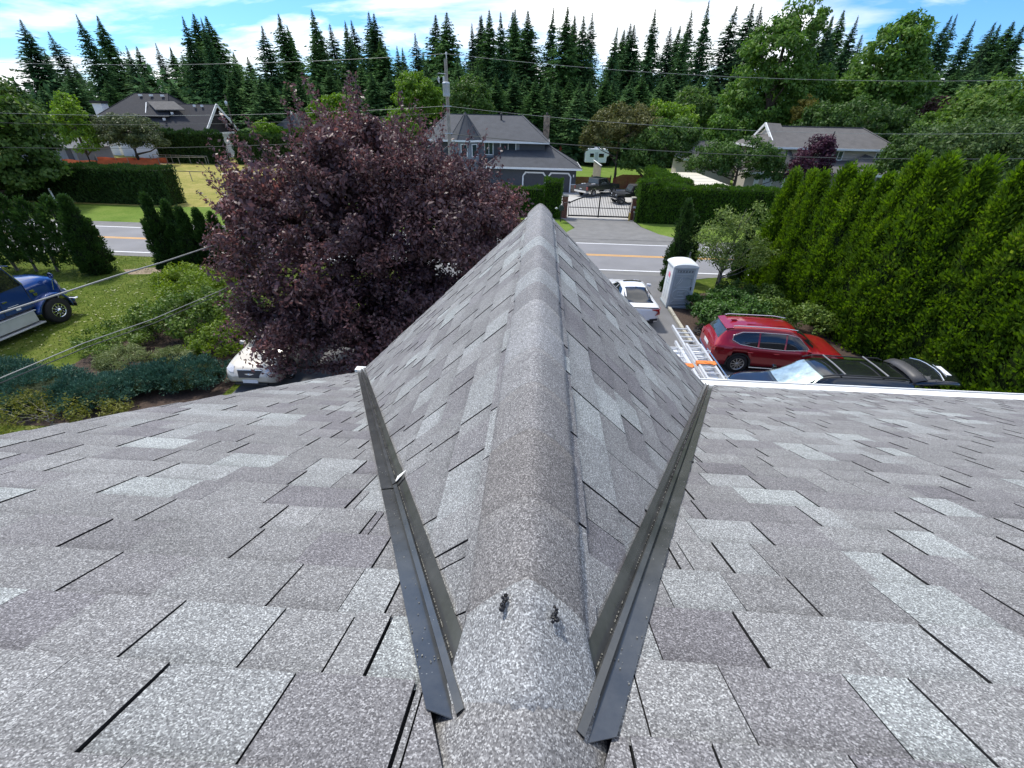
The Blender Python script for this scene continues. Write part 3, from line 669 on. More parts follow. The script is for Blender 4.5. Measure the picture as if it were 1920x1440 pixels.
def thuja_crown(seed, h, r, n, tip=.10, clumps=150, core_m=1, lean=.0, prof=1.7, base_gap=0.0, hw=.5, ls=.085):
    """columnar cedar: feathery upright sprays in clumps over a dark core"""
    rng = np.random.default_rng(seed)
    R = lambda t: r*np.clip(1-np.clip(t, 0, 1)**prof, 0, 1)**.75*(0.72+.28*np.clip(t/.25, 0, 1))
    ct = rng.random(clumps)**.9*.99; ca = rng.uniform(0, 6.283, clumps)
    cr = R(ct)*rng.uniform(.88, 1.12, clumps)
    cc = np.c_[np.cos(ca)*cr, np.sin(ca)*cr, base_gap+ct*(h-base_gap)]
    crad = rng.uniform(.12, .27, clumps)*min(1.15, h/5)
    per = n//clumps; ci = np.repeat(np.arange(clumps), per); m = len(ci)
    rd = np.c_[np.cos(ca), np.sin(ca), np.zeros(clumps)][ci]
    dd = rand_dir(rng, m); q = rng.random(m)**.5
    p = cc[ci]+dd*(crad[ci]*q)[:, None]*np.array([1, 1, 1.5])
    a = unit(.55*rd+.45*dd+np.array([0, 0, .85])+rng.normal(0, .22, (m, 3)))
    b = unit(np.cross(a, unit(rd+rng.normal(0, .7, (m, 3)))))
    s = ls*rng.uniform(.6, 1.5, m)
    V1 = leaf_quads(p, a, b, s, s*.42, .25)
    # thin even layer between the clumps
    m2 = n//3; t2 = rng.random(m2); a2 = rng.uniform(0, 6.283, m2); r2 = R(t2)*rng.uniform(.8, .97, m2)
    rd2 = np.c_[np.cos(a2), np.sin(a2), np.zeros(m2)]; p2 = rd2*r2[:, None]+np.c_[np.zeros(m2), np.zeros(m2), base_gap+t2*(h-base_gap)]
    ax2 = unit(.5*rd2+np.array([0, 0, 1.0])+rng.normal(0, .25, (m2, 3))); b2 = unit(np.cross(ax2, rd2+rng.normal(0, .5, (m2, 3)))); s2 = ls*rng.uniform(.6, 1.3, m2)
    V2 = leaf_quads(p2, ax2, b2, s2, s2*.42, .25)
    # core
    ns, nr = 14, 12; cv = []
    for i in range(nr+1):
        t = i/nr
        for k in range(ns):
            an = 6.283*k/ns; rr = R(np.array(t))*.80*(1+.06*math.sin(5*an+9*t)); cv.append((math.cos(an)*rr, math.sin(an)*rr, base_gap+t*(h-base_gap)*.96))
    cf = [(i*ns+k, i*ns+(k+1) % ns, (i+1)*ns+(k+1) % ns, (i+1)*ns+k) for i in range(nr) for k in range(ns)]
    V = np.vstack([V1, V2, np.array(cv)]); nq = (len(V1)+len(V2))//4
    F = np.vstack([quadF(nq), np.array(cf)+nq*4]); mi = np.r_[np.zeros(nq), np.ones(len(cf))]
    return V, F, mi
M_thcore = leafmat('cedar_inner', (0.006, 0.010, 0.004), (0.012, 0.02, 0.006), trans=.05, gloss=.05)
M_thuja = leafmat('cedar_hedge_green', (0.032, 0.066, 0.007), (0.082, 0.142, 0.014), (0.16, 0.215, 0.03), trans=.36, gloss=.2, nscale=.7)
M_thujad = leafmat('cedar_dark_green', (0.014, 0.032, 0.008), (0.028, 0.06, 0.012), (0.055, 0.09, 0.02), trans=.22, gloss=.2, nscale=.7)
M_hedge = leafmat('clipped_hedge_green', (0.022, 0.052, 0.006), (0.048, 0.098, 0.010), (0.09, 0.15, 0.018), trans=.25, gloss=.2, nscale=1.2)
M_hedged = leafmat('dark_hedge_green', (0.012, 0.030, 0.008), (0.024, 0.05, 0.012), (0.04, 0.07, 0.018), trans=.2, gloss=.2, nscale=1.0)
def hedge(name, label, pts, w, h, leafm, seed, dens=220, leaf=.07, group=None, jag=.05, hvar=.06, round_=.25, brown=None):
    """clipped hedge along pts: leafy skin over a dark core"""
    rng = np.random.default_rng(seed); pts = [np.array(q, float) for q in pts]; o = pts[0]; t = thing(name, label, 'hedge', (o[0], o[1], 0), 0, group)
    VV = []; core = MB()
    for a, b in zip(pts[:-1], pts[1:]):
        a, b = a-o, b-o; d = b-a; L = np.linalg.norm(d); d /= L; s = np.array([-d[1], d[0]])
        area = (2*h+w)*L+2*w*h; n = int(area*dens)
        u = rng.uniform(-w*.15, L+w*.15, n); k = rng.random(n); per = 2*h+w; q = k*per
        y = np.where(q < h, -w/2, np.where(q < h+w, q-h-w/2, w/2)); z = np.where(q < h, q, np.where(q < h+w, h, per-q))
        end = rng.random(n) < 2*w*h/area
        y = np.where(end, rng.uniform(-w/2, w/2, n), y); z = np.where(end, rng.uniform(0, h, n), z); u = np.where(end, np.where(rng.random(n) < .5, 0, L), u)
        wob = hvar*(np.sin(u*1.7+seed)+.6*np.sin(u*4.1+2)+.5*np.sin(u*9+1)); z = z*(1+wob*.5)
        # rounded shoulders
        e = np.clip((z-(h-round_))/round_, 0, 1); y = y*(1-.16*e*e); ny = np.where(np.abs(y) > w*.40, np.sign(y), 0); nz = np.where(z > h*.93, 1.0, .15)
        nrm = np.c_[np.where(end, np.where(u < L/2, -1, 1), 0)[:, None]*d[None, :]+ny[:, None]*s[None, :], nz]
        nrm = unit(nrm+rng.normal(0, .35, (n, 3)))
        p = np.c_[a[None, :]+u[:, None]*d+y[:, None]*s, z]+nrm*rng.normal(0, jag, n)[:, None]
        ax = unit(nrm*.5+np.array([0, 0, .7])+rng.normal(0, .3, (n, 3))); bx = unit(np.cross(ax, nrm+rng.normal(0, .4, (n, 3)))); sz = leaf*rng.uniform(.6, 1.5, n)
        VV.append(leaf_quads(p, ax, bx, sz, sz*.45, .2))
        A3, B3, S3 = Vector((*a, 0)), Vector((*b, 0)), Vector((*s, 0)); hw = w/2*.88
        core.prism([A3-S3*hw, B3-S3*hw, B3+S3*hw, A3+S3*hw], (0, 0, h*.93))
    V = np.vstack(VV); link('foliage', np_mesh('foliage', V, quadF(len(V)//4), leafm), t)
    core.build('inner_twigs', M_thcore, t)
    return t
# ------------------------------------------------------------------ the plum tree by the house
M_plum = leafmat('plum_leaves', (0.036, 0.021, 0.024), (0.080, 0.042, 0.044), (0.19, 0.085, 0.078), trans=.26, rough=.48, gloss=.45, nscale=.45)
def plum_tree():
    rng = np.random.default_rng(21); t = thing('plum_tree', 'large purple-leaved plum tree beside the gable, over the pale sedan', 'tree', (-5.6, 14.0, 0))
    ells = [(0, .4, 4.4, 3.7, 3.4, 2.6), (-2.2, 0, 3.9, 2.35, 2.6, 2.2), (2.6, .3, 4.4, 2.7, 2.8, 2.2), (.3, .2, 6.1, 2.4, 2.3, 1.6), (-1.5, .1, 5.8, 2.0, 2.0, 1.3), (2.2, .4, 5.8, 1.9, 1.9, 1.3), (-2.3, -1.0, 2.0, 2.0, 1.5, 1.3), (.6, -1.2, 2.3, 2.8, 2.0, 1.9), (3.7, .3, 4.9, 1.3, 1.4, 1.2), (-3.4, .2, 5.0, 1.1, 1.2, 1.2), (2.8, -.6, 2.6, 2.2, 2.0, 1.9), (0, .5, 2.0, 3.2, 2.6, 1.7), (-1.5, -2.3, 1.9, 1.7, 1.2, 1.0), (.8, -1.9, 1.2, 2.6, 1.5, 1.3), (2.6, -1.6, 1.4, 2.0, 1.4, 1.4), (.4, .2, 6.7, 1.7, 1.6, 1.3)]
    p, out, cc = crown_pts(rng, ells, 700, 215, .46, .22)
    V1 = leaves(rng, p, out, .058, .52, .65, .55)
    # upright shoots at the top of the crown and on its flanks
    E = np.array(ells); sh = []; P2 = []; O2 = []
    for i in range(430):
        e = E[rng.integers(0, len(E))]; d = rand_dir(rng, 1)[0]; d[2] = abs(d[2])*.9+.1; d /= np.linalg.norm(d)
        s = e[:3]+d*e[3:6]*.93; ax = unit(np.array([d[0]*.55+rng.normal(0, .15), d[1]*.55+rng.normal(0, .15), .95])); L = rng.uniform(.5, 1.3)*(1.1 if s[2] > 5.6 else .75)
        sh.append((s-ax*.3, s+ax*L)); m = int(L*44); q = rng.random(m)
        P2.append(s+ax*(L*q)[:, None]+rng.normal(0, .055, (m, 3))); O2.append(unit(rand_dir(rng, m)+np.array([0, 0, .3])))
    p2, o2 = np.vstack(P2), np.vstack(O2)
    V2 = leaves(rng, p2, o2, .058, .5, .5, .3)
    p3, o3, _ = crown_pts(rng, ells, 260, 110, .62, .55); V3 = leaves(rng, p3, o3, .085, .55, .7, .5)
    V = np.vstack([V1, V2, V3]); link('crown', np_mesh('crown', V, quadF(len(V)//4), M_plum), t)
    tr, lim = make_limbs(rng, (0.2, 0, 0), .1, .19, cc[rng.choice(len(cc), 46, replace=False)], (.2, 0, 5.6))
    mb = limb_mesh(tr, lim)
    for a, b in sh: mb.tube([tuple(a), tuple(b)], [.012, .004], 4, cap=False)
    mb.build('trunk', mat('plum_bark', (0.035, 0.025, 0.024), rough=.8, var=.4, vscale=10, bump=.6), t)
plum_tree()

# ------------------------------------------------------------------ far conifers
CON = [(-113.1, 112.0, 23.1, 1), (-112.8, 120.0, 22.0, 0), (-125.9, 128.0, 19.4, 0), (-101.3, 116.0, 24.6, 1), (-105.3, 124.0, 25.6, 2), (-90.3, 112.0, 18.8, 0), (-94.7, 120.0, 19.6, 3), (-95.6, 128.0, 21.1, 0), (-78.7, 116.0, 24.4, 1), (-81.0, 124.0, 26.1, 2), (-71.7, 112.0, 23.6, 1), (-75.2, 120.0, 25.0, 2), (-78.9, 128.0, 17.9, 3), (-69.3, 116.0, 16.3, 3), (-70.3, 124.0, 18.5, 3), (-59.7, 112.0, 22.5, 1), (-58.4, 120.0, 25.7, 2), (-60.3, 128.0, 24.8, 2), (-48.5, 116.0, 25.8, 3), (-49.2, 124.0, 24.4, 0), (-49.4, 112.0, 20.5, 2), (-44.2, 120.0, 24.5, 3), (-44.5, 128.0, 25.8, 0), (-37.8, 116.0, 25.4, 1), (-39.0, 124.0, 26.7, 1), (-33.4, 112.0, 20.9, 2), (-33.2, 120.0, 20.4, 0), (-33.9, 128.0, 21.0, 3), (-27.9, 116.0, 22.2, 0), (-26.3, 124.0, 26.4, 1), (-20.8, 112.0, 25.1, 2), (-16.8, 120.0, 24.6, 0), (-15.0, 128.0, 27.0, 1), (-11.6, 116.0, 26.0, 2), (-14.6, 124.0, 26.3, 0), (-8.5, 112.0, 25.2, 1), (-7.2, 120.0, 26.8, 2), (-6.8, 128.0, 27.7, 1), (-3.7, 116.0, 26.3, 3), (0.1, 124.0, 27.9, 1), (3.2, 112.0, 26.4, 2), (5.3, 120.0, 26.0, 0), (6.9, 128.0, 27.4, 0), (8.0, 116.0, 25.5, 1), (9.7, 124.0, 27.1, 0), (12.6, 112.0, 23.1, 1), (15.3, 120.0, 23.7, 2), (18.0, 128.0, 26.0, 0), (17.9, 116.0, 24.2, 1), (22.7, 124.0, 23.9, 3), (21.8, 112.0, 26.1, 1), (26.2, 120.0, 24.3, 0), (28.9, 128.0, 25.6, 2), (28.2, 116.0, 24.4, 3), (32.1, 124.0, 28.0, 0), (32.0, 112.0, 27.3, 1), (37.6, 120.0, 27.9, 0), (43.8, 128.0, 29.7, 1), (43.0, 116.0, 27.1, 0), (58.4, 124.0, 27.7, 2), (54.4, 112.0, 25.3, 0), (59.4, 120.0, 26.6, 1), (65.4, 128.0, 28.7, 2), (61.3, 116.0, 26.0, 1), (68.8, 124.0, 24.0, 0), (73.2, 112.0, 24.2, 0), (80.8, 120.0, 26.8, 1), (90.0, 128.0, 28.4, 0), (84.7, 116.0, 25.4, 1), (92.8, 124.0, 26.3, 0), (86.1, 112.0, 24.1, 0), (93.6, 120.0, 25.5, 2), (101.6, 128.0, 27.4, 2), (93.7, 116.0, 25.4, 1)]
LOW = [(-101.8, 96.0, 11.7), (-99.9, 98.5, 11.0), (-95.9, 101.0, 13.8), (-90.0, 103.5, 12.3), (-76.0, 96.0, 12.1), (-72.5, 98.5, 12.3), (-62.0, 101.0, 13.5), (-60.6, 103.5, 14.1), (-53.8, 96.0, 13.3), (-53.3, 98.5, 12.6), (-51.4, 101.0, 12.8), (-49.2, 103.5, 13.8), (-42.8, 96.0, 12.7), (-41.3, 98.5, 14.5), (-39.6, 101.0, 13.4), (-37.0, 103.5, 15.7), (-31.5, 96.0, 14.0), (-29.7, 98.5, 14.6), (-28.0, 101.0, 14.0), (-16.9, 103.5, 16.4), (-12.8, 96.0, 15.5), (-8.7, 98.5, 14.2), (-6.2, 101.0, 14.8), (-3.9, 103.5, 13.9), (-1.9, 96.0, 13.3), (0.7, 98.5, 13.5), (2.8, 101.0, 13.5), (4.9, 103.5, 14.0), (6.0, 96.0, 13.0), (8.1, 98.5, 13.6), (11.2, 101.0, 14.6), (13.6, 103.5, 14.0), (15.0, 96.0, 14.0), (17.7, 98.5, 14.6), (21.3, 101.0, 14.0), (24.2, 103.5, 15.4), (25.3, 96.0, 13.7), (27.8, 98.5, 14.3), (31.3, 101.0, 14.9), (56.9, 103.5, 17.1), (56.6, 96.0, 15.8), (67.5, 98.5, 15.3), (73.4, 101.0, 16.4), (78.5, 103.5, 17.4), (77.1, 96.0, 16.8), (81.7, 98.5, 17.8)]
KW = {0: 'sparse-topped conifer', 1: 'spire-topped fir', 2: 'broad drooping conifer', 3: 'dense smooth conifer'}
GW = {0: 'thin sparse conifers of the tree line', 1: 'spire firs of the tree line', 2: 'broad conifers of the tree line', 3: 'smooth green conifers of the tree line'}
SECT = [(100, 'above the big left maple'), (195, 'above the lime poplar'), (305, 'above the farmhouse chimney'), (372, 'above the farmhouse roof'), (455, 'above the farmhouse gable'), (560, 'above the small distant grey house'), (665, 'above the plum tree'), (800, 'left of the utility pole'), (865, 'right behind the utility pole'), (950, 'above the turret house roof'), (1025, 'left of the stone chimney'), (1095, 'right of the stone chimney'), (1215, 'above the olive-brown tree'), (1330, 'left of the tallest maple'), (1480, 'behind the tallest maple'), (1680, 'between the two tall maples'), (1830, 'right of the second tall maple'), (9999, 'at the right edge of the photo')]
ORD = ['leftmost', 'second from left', 'third from left', 'fourth from left', 'fifth from left', 'sixth from left', 'seventh from left', 'eighth from left']
def sect_labels(items, word, tail):
    """items: (x, y, h, kind) -> label by what each stands above and, among its like there, by order"""
    lab = [None]*len(items); buck = {}
    for i, it in enumerate(items):
        sx = proj((it[0], it[1], it[2]))[0]; sec = next(t for lim, t in SECT if sx < lim); buck.setdefault((sec, it[3]), []).append((sx, i))
    for (sec, k), l in buck.items():
        l.sort()
        for n, (_, i) in enumerate(l): lab[i] = word(k)+tail+sec+('' if len(l) == 1 else ', '+ORD[n])
    return lab
rc = random.Random(8)
LB = sect_labels(CON, lambda k: KW[k], ' on skyline ')
for i, (x, y, h, k) in enumerate(CON): conifer(x, y, h+.2, k, i % 3, LB[i], GW[k], rc.uniform(0, 6.28), rc.uniform(.85, 1.75))
LB = sect_labels([(x, y, h, 0) for x, y, h in LOW], lambda k: 'lower green conifer', ' below skyline, ')
for i, (x, y, h) in enumerate(LOW): conifer(x, y, h+.3, 3 if i % 3 else 2, i % 3, LB[i], 'lower conifers in front of the tree line', rc.uniform(0, 6.28), rc.uniform(1.5, 2.0))
FILL = []
rf_ = random.Random(31)
for i in range(56):
    FILL.append((-128+i*4.3+rf_.uniform(-1.5, 1.5), 132+rf_.uniform(0, 10), rf_.uniform(16.5, 21.5), 4))
LB = sect_labels(FILL, lambda k: 'half-hidden back conifer', ' behind the firs, ')
for i, (x, y, h, _) in enumerate(FILL): conifer(x, y, h, 1+i % 3, i % 3, LB[i], 'back conifers seen between the skyline firs', rf_.uniform(0, 6.28), rf_.uniform(1.2, 1.6))
# dim understorey closing the wood below the crowns
def wood_mass():
    rng = np.random.default_rng(77); n = 26000
    x = rng.uniform(-170, 150, n); y = rng.uniform(104, 132, n); top = 9+3*np.sin(x*.21)+2*np.sin(x*.53+1)+rng.normal(0, 1.0, n); z = rng.random(n)**.8*np.maximum(top, 2)
    p = np.c_[x, y, z]; out = unit(np.c_[rng.normal(0, .5, n), -np.ones(n)*.5, rng.uniform(.2, 1, n)])
    V = leaves(rng, p, out, .75, .5, .6, .6)
    me = np_mesh('undergrowth', V, quadF(n), M_con[1]); tag(link('undergrowth', me), 'dark undergrowth filling the wood below the tall conifers', 'undergrowth', kind='stuff')
wood_mass()
# ------------------------------------------------------------------ broadleaf trees across the road
LM = leafmat
M_maple = LM('maple_green', (0.020, 0.042, 0.010), (0.045, 0.085, 0.016), (0.085, 0.125, 0.03), trans=.3, nscale=.35)
M_mapb = LM('big_maple_green', (0.030, 0.066, 0.012), (0.064, 0.125, 0.020), (0.11, 0.18, 0.035), trans=.3, nscale=.25)
M_lime = LM('lime_green', (0.055, 0.105, 0.012), (0.10, 0.17, 0.02), (0.17, 0.24, 0.04), trans=.35, nscale=.3)
M_mid = LM('mid_green', (0.024, 0.052, 0.012), (0.05, 0.095, 0.02), (0.09, 0.14, 0.03), trans=.3, nscale=.3)
M_olive = LM('olive_green', (0.045, 0.050, 0.014), (0.085, 0.088, 0.028), (0.13, 0.12, 0.05), trans=.25, nscale=.3)
M_grey = LM('grey_green', (0.030, 0.045, 0.018), (0.06, 0.078, 0.035), (0.11, 0.12, 0.07), trans=.25, nscale=.4)
M_beech = LM('copper_leaves', (0.020, 0.011, 0.010), (0.045, 0.022, 0.018), (0.08, 0.04, 0.03), trans=.2, nscale=.3)
M_purp = LM('small_plum_leaves', (0.025, 0.010, 0.018), (0.06, 0.018, 0.035), (0.10, 0.035, 0.05), trans=.2, nscale=.4)
def tree(name, label, x, y, ells, m, seed, **k): return broadleaf(name, label, k.pop('cat', 'tree'), (x, y, 0), ells, m, seed, **k)
tree('maple_tree', 'large green maple at the left edge, across the road behind the leggy cedars', -48.6, 39.5, [(0, 0, 6.0, 6.2, 5, 4.2), (-3, 0, 8.2, 4.5, 4, 2.6), (3.2, -.5, 3.6, 3.4, 3, 2.5), (-4, -2, 3.5, 4.5, 3.5, 2.6), (1.0, -1.2, 2.0, 4.6, 3.0, 1.9), (-4.5, -1.5, 1.8, 4, 3, 1.8), (1.8, -.5, 7.0, 3.4, 3, 2.0)], M_maple, 31, n_clump=420, per=110, clump_r=.9, leaf=.17, aspect=.7, r0=.32)
tree('poplar_tree', 'narrow lime-green tree standing left of the white farmhouse', -68.6, 70, [(0, 0, 3.2, 2.6, 2.6, 2.8), (0, 0, 6.0, 2.1, 2.1, 2.6), (.2, 0, 8.2, 1.1, 1.1, 1.7)], M_lime, 32, n_clump=90, per=60, clump_r=.7, leaf=.18)
tree('apple_tree', 'rounded grey-green apple tree with dark trunk behind the orange fence', -63.3, 73, [(0, 0, 4.4, 4.6, 4, 2.4), (2.8, 0, 3.3, 2.6, 2.5, 1.4), (-2.6, 0, 3.6, 2.8, 2.5, 1.7)], M_grey, 33, n_clump=260, per=80, clump_r=.75, leaf=.15, r0=.28)
tree('big_maple', 'tallest bright green maple, rising above the conifers right of centre', 36, 85, [(0, 0, 9, 8.2, 6, 7.2), (-1.5, 0, 15, 5.4, 5, 5.5), (1.5, 0, 18.5, 3.4, 3.2, 4.6), (-4.5, -1, 6, 4.8, 4.5, 5), (4.5, 0, 11, 4.2, 4, 5), (-.8, 0, 19.5, 2.2, 2.2, 3.0), (-6.0, -1.5, 4.5, 4.0, 3.5, 4.2), (2.5, -1, 5, 6, 4, 4.5)], M_mapb, 34, n_clump=520, per=75, clump_r=1.1, leaf=.25, r0=.5)
tree('big_maple', 'second tall bright green maple, behind the beige house and left of the copper beech', 52, 85, [(0, 0, 10, 6.8, 6, 6.5), (0, 0, 15.5, 4.6, 4.4, 4.8), (1.2, 0, 19, 2.2, 2.2, 2.7), (-3.6, 0, 11, 3.6, 3.6, 4.2), (3.6, 0, 12, 3.6, 3.6, 4.5)], M_mapb, 35, n_clump=330, per=70, clump_r=1.1, leaf=.27, r0=.5)
tree('willow_tree', 'rounded yellow-green tree left of the utility pole, below the conifers', -21.6, 88, [(0, 0, 8.5, 3.9, 3.5, 5.2), (-1, 0, 11.0, 2.8, 2.6, 2.6), (2, 0, 9.5, 2.2, 2.2, 3)], M_lime, 36, n_clump=150, per=60, clump_r=.85, leaf=.2)
tree('green_tree', 'mid green tree just right of the utility pole, behind the turret house', -12.4, 86, [(0, 0, 8, 3.8, 3.4, 4.8), (.4, 0, 11, 2.0, 2, 2.2)], M_mid, 37, n_clump=130, per=60, clump_r=.85, leaf=.2)
tree('green_tree', 'bright yellow-green tree rising behind the top of the plum tree', -26.4, 62, [(0, 0, 6, 2.7, 2.5, 3.2), (1.4, 0, 8.4, 1.4, 1.3, 1.7), (-1.4, 0, 7.6, 1.2, 1.2, 1.6)], M_lime, 38, n_clump=110, per=60, clump_r=.6, leaf=.16)
tree('green_tree', 'lower yellow-green tree between the plum tree and the turret house', -18.0, 62, [(0, 0, 5, 3.0, 2.5, 2.8), (0.3, 0, 7.2, 1.4, 1.3, 1.3)], M_lime, 39, n_clump=110, per=60, clump_r=.6, leaf=.15)
tree('olive_tree', 'olive-brown tree with feathery top, behind the white caravan', 9.6, 63, [(0, 0, 6.3, 3.9, 3.4, 3.1), (-2.2, 0, 5.2, 2.6, 2.4, 2.6), (2.2, 0, 7.0, 2.8, 2.6, 2.2)], M_olive, 40, n_clump=190, per=70, clump_r=.7, leaf=.15)
tree('green_tree', 'broad dark green tree right of the caravan, behind the red fence', 14.2, 61, [(0, 0, 4.4, 3.9, 3.2, 3.3), (-1.8, -.5, 3.0, 2.8, 2.4, 2.3), (2.4, 0, 5.8, 2.2, 2, 2)], M_mid, 41, n_clump=200, per=70, clump_r=.7, leaf=.15)
tree('green_tree', 'round fresh green tree above the olive-brown tree, in front of the dark conifers', 18.3, 72, [(0, 0, 6.8, 3.0, 2.8, 3.0), (-2, 0, 8.4, 1.6, 1.6, 1.6)], M_lime, 42, n_clump=110, per=60, clump_r=.7, leaf=.17)
tree('green_tree', 'green tree standing between the cream trailer and the beige house', 22.3, 56, [(0, 0, 4.0, 3.6, 3, 2.5), (-3.2, 0, 3.6, 2.5, 2.2, 2.2), (2.8, 0, 3.2, 2.1, 2, 2.2)], M_mid, 43, n_clump=190, per=70, clump_r=.65, leaf=.14)
tree('green_tree', 'dark green tree at the foot of the tallest maple', 26, 92, [(0, 0, 8, 4.0, 3.6, 4.5)], M_mid, 44, n_clump=90, per=60, clump_r=1, leaf=.24)
tree('small_plum_tree', 'small purple plum tree in front of the beige house', 28.9, 54, [(0, 0, 4.3, 1.9, 1.7, 2.4), (.8, 0, 5.6, 1.0, 1.0, 1.2), (-.7, 0, 3.2, 1.5, 1.3, 1.5), (.9, 0, 2.6, 1.5, 1.3, 1.5)], M_purp, 45, n_clump=170, per=60, clump_r=.5, leaf=.12)
tree('copper_beech', 'dark copper-leaved tree right of the second tall maple', 58.4, 80, [(0, 0, 7.0, 4.6, 4, 4.2)], M_beech, 46, n_clump=130, per=70, clump_r=.9, leaf=.22)
tree('green_tree', 'broad dark green tree directly behind the beige house roof', 44.5, 75, [(0, 0, 6.5, 6.4, 4.5, 4.3), (-4.6, 0, 6.5, 4.0, 3.5, 3.7), (5, 0, 6, 3.6, 3.5, 4.0)], M_mid, 47, n_clump=260, per=70, clump_r=.9, leaf=.2)
tree('birch_tree', 'light green layered tree at the right edge, above the cedar row', 50.5, 60, [(0, 0, 9.2, 5.5, 4.5, 3.4), (-4, 0, 6.8, 4, 3.5, 3.0), (4, 0, 7, 5, 4, 4.5)], LM('birch_green', (0.04, 0.08, 0.014), (0.07, 0.125, 0.022), (0.12, 0.17, 0.04), trans=.3, nscale=.3), 48, n_clump=300, per=70, clump_r=.9, leaf=.19)
tree('green_tree', 'grey-green tree just beyond the right-hand end of the cedar row', 34.4, 42, [(0, 0, 5.4, 4.0, 3.4, 3.0), (3.4, 0, 5.6, 3.2, 3, 3)], LM('sage_green', (0.035, 0.062, 0.018), (0.065, 0.105, 0.03), (0.11, 0.15, 0.055), trans=.3, nscale=.35), 49, n_clump=240, per=80, clump_r=.7, leaf=.13)
tree('green_tree', 'dark low tree between the beige house and the cedar row', 37.6, 52, [(0, 0, 4.6, 3.2, 3, 3.2)], M_maple, 50, n_clump=110, per=70, clump_r=.7, leaf=.15)
tree('yellow_shrub', 'golden yellow shrub beside the dark trees left of the olive maple', 39.2, 79.5, [(0, 0, 8.6, 1.9, 1.6, 2.6)], LM('golden', (0.12, 0.11, 0.02), (0.22, 0.18, 0.04), trans=.3), 51, n_clump=40, per=50, clump_r=.6, leaf=.18, cat='shrub')
tree('round_bush', 'round golden-green bush by the farmhouse hedge', -48.0, 84, [(0, 0, 3.8, 2.5, 2.2, 2.8)], M_lime, 52, n_clump=60, per=60, clump_r=.6, leaf=.16, cat='bush')

# ------------------------------------------------------------------ clipped hedges
hedge('clipped_hedge', 'long clipped hedge across the road right of the gate', [(9.6, 41.9), (22.3, 41.9)], 1.7, 3.05, M_hedge, 61, dens=210, leaf=.085)
hedge('clipped_hedge', 'tall rounded end block of hedge beside the right gate pillar', [(8.75, 42.1), (10.2, 42.1)], 1.6, 3.4, M_hedge, 62, dens=240, leaf=.085, round_=.9)
hedge('clipped_hedge', 'bright hedge running back from the road beside the cream trailer', [(12.9, 43.2), (12.4, 55)], 1.5, 3.25, M_hedge, 63, dens=120, leaf=.10)
hedge('clipped_hedge', 'narrow upright hedge left of the gate', [(.55, 42.9), (1.9, 42.7)], 1.2, 3.15, M_hedge, 64, dens=260, leaf=.08, round_=.5)
hedge('clipped_hedge', 'lower bright hedge behind the ridge end, left of the upright gate hedge', [(-3.2, 43.3), (.3, 43.0)], 1.2, 2.45, M_hedge, 65, dens=200, leaf=.08, round_=.5)
hedge('clipped_hedge', 'dark clipped hedge along the dry field across the road', [(-53, 43.2), (-34.9, 42.9)], 1.8, 3.2, M_hedged, 66, dens=150, leaf=.10, round_=.4)
hedge('farm_hedge', 'dark green hedge in front of the white farmhouse wing', [(-63.5, 78.5), (-52.5, 78.2)], 1.6, 4.6, M_hedged, 67, dens=45, leaf=.2, round_=.5, hvar=.1)
hedge('farm_hedge', 'dark hedge right of the farmhouse porch, behind the field', [(-50.6, 79), (-41, 78.5)], 1.6, 4.3, M_hedged, 68, dens=45, leaf=.2, round_=.8, hvar=.1)
hedge('farm_hedge', 'flat-topped hedge behind the plum tree crown, left of the yellow-green tree', [(-46, 83), (-33, 82)], 2.0, 5.0, M_hedge, 69, dens=35, leaf=.22)

# ------------------------------------------------------------------ the cedar row on the right: one tree after another
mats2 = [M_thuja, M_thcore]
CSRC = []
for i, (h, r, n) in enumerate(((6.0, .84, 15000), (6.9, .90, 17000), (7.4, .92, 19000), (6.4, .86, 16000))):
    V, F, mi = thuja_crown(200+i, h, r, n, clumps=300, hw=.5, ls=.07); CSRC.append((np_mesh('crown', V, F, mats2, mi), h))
tk = MB(); tk.tube([(0, 0, -.1), (0, 0, 2), (0, 0, 4.8)], [.14, .10, .04], 8); o_ = tk.build('trunk', M_bark); TRK = o_.data; bpy.data.objects.remove(o_)
WHERE = ['farthest tree of the right-hand cedar row, beyond the light-leaved shrub', 'second cedar from the far end of the right-hand row', 'third cedar from the far end of the right-hand row', 'fourth cedar from the far end, behind the red car\'s tail', 'cedar behind the roof of the red car in the right-hand row', 'cedar behind the bonnet of the red car in the right-hand row', 'cedar just beyond the nose of the red car', 'cedar behind the black car roof, right of the red nose', 'cedar behind the raised black tailgate', 'cedar just right of the raised black tailgate', 'tall near cedar with yellowish tip at the right edge', 'nearest cedar of the row, cut by the right edge of the photo', 'nearest low cedar at the corner of the black car']
rr = random.Random(5)
for i in range(13):
    t_ = i/12; x = 12.6+2.2*t_+rr.uniform(-.15, .15)+(1.2*max(0, t_-.6)); y = 24.6-12.4*t_; hh = 5.75+1.75*min(1, t_*1.25)+rr.uniform(-.3, .3)
    me, h0 = CSRC[i % 4]; tr = thing('cedar_tree', 'bright green '+WHERE[i], 'cedar', (x, y, 0), rr.uniform(0, 6.28), 'cedars of the right-hand row')
    o = link('crown', me, tr); s = hh/h0; o.scale = (s*1.08, s*1.08, s); link('trunk', TRK, tr)
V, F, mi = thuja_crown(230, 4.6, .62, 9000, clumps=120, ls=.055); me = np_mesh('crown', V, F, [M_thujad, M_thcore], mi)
t = thing('small_cedar', 'slim dark cedar right behind the portable toilet', 'cedar', (7.35, 23.3, 0)); link('crown', me, t); o = link('trunk', TRK, t); o.scale = (.6, .6, .6)
V, F, mi = thuja_crown(231, 2.9, .5, 5000, clumps=70, ls=.055); me = np_mesh('crown', V, F, [M_thujad, M_thcore], mi)
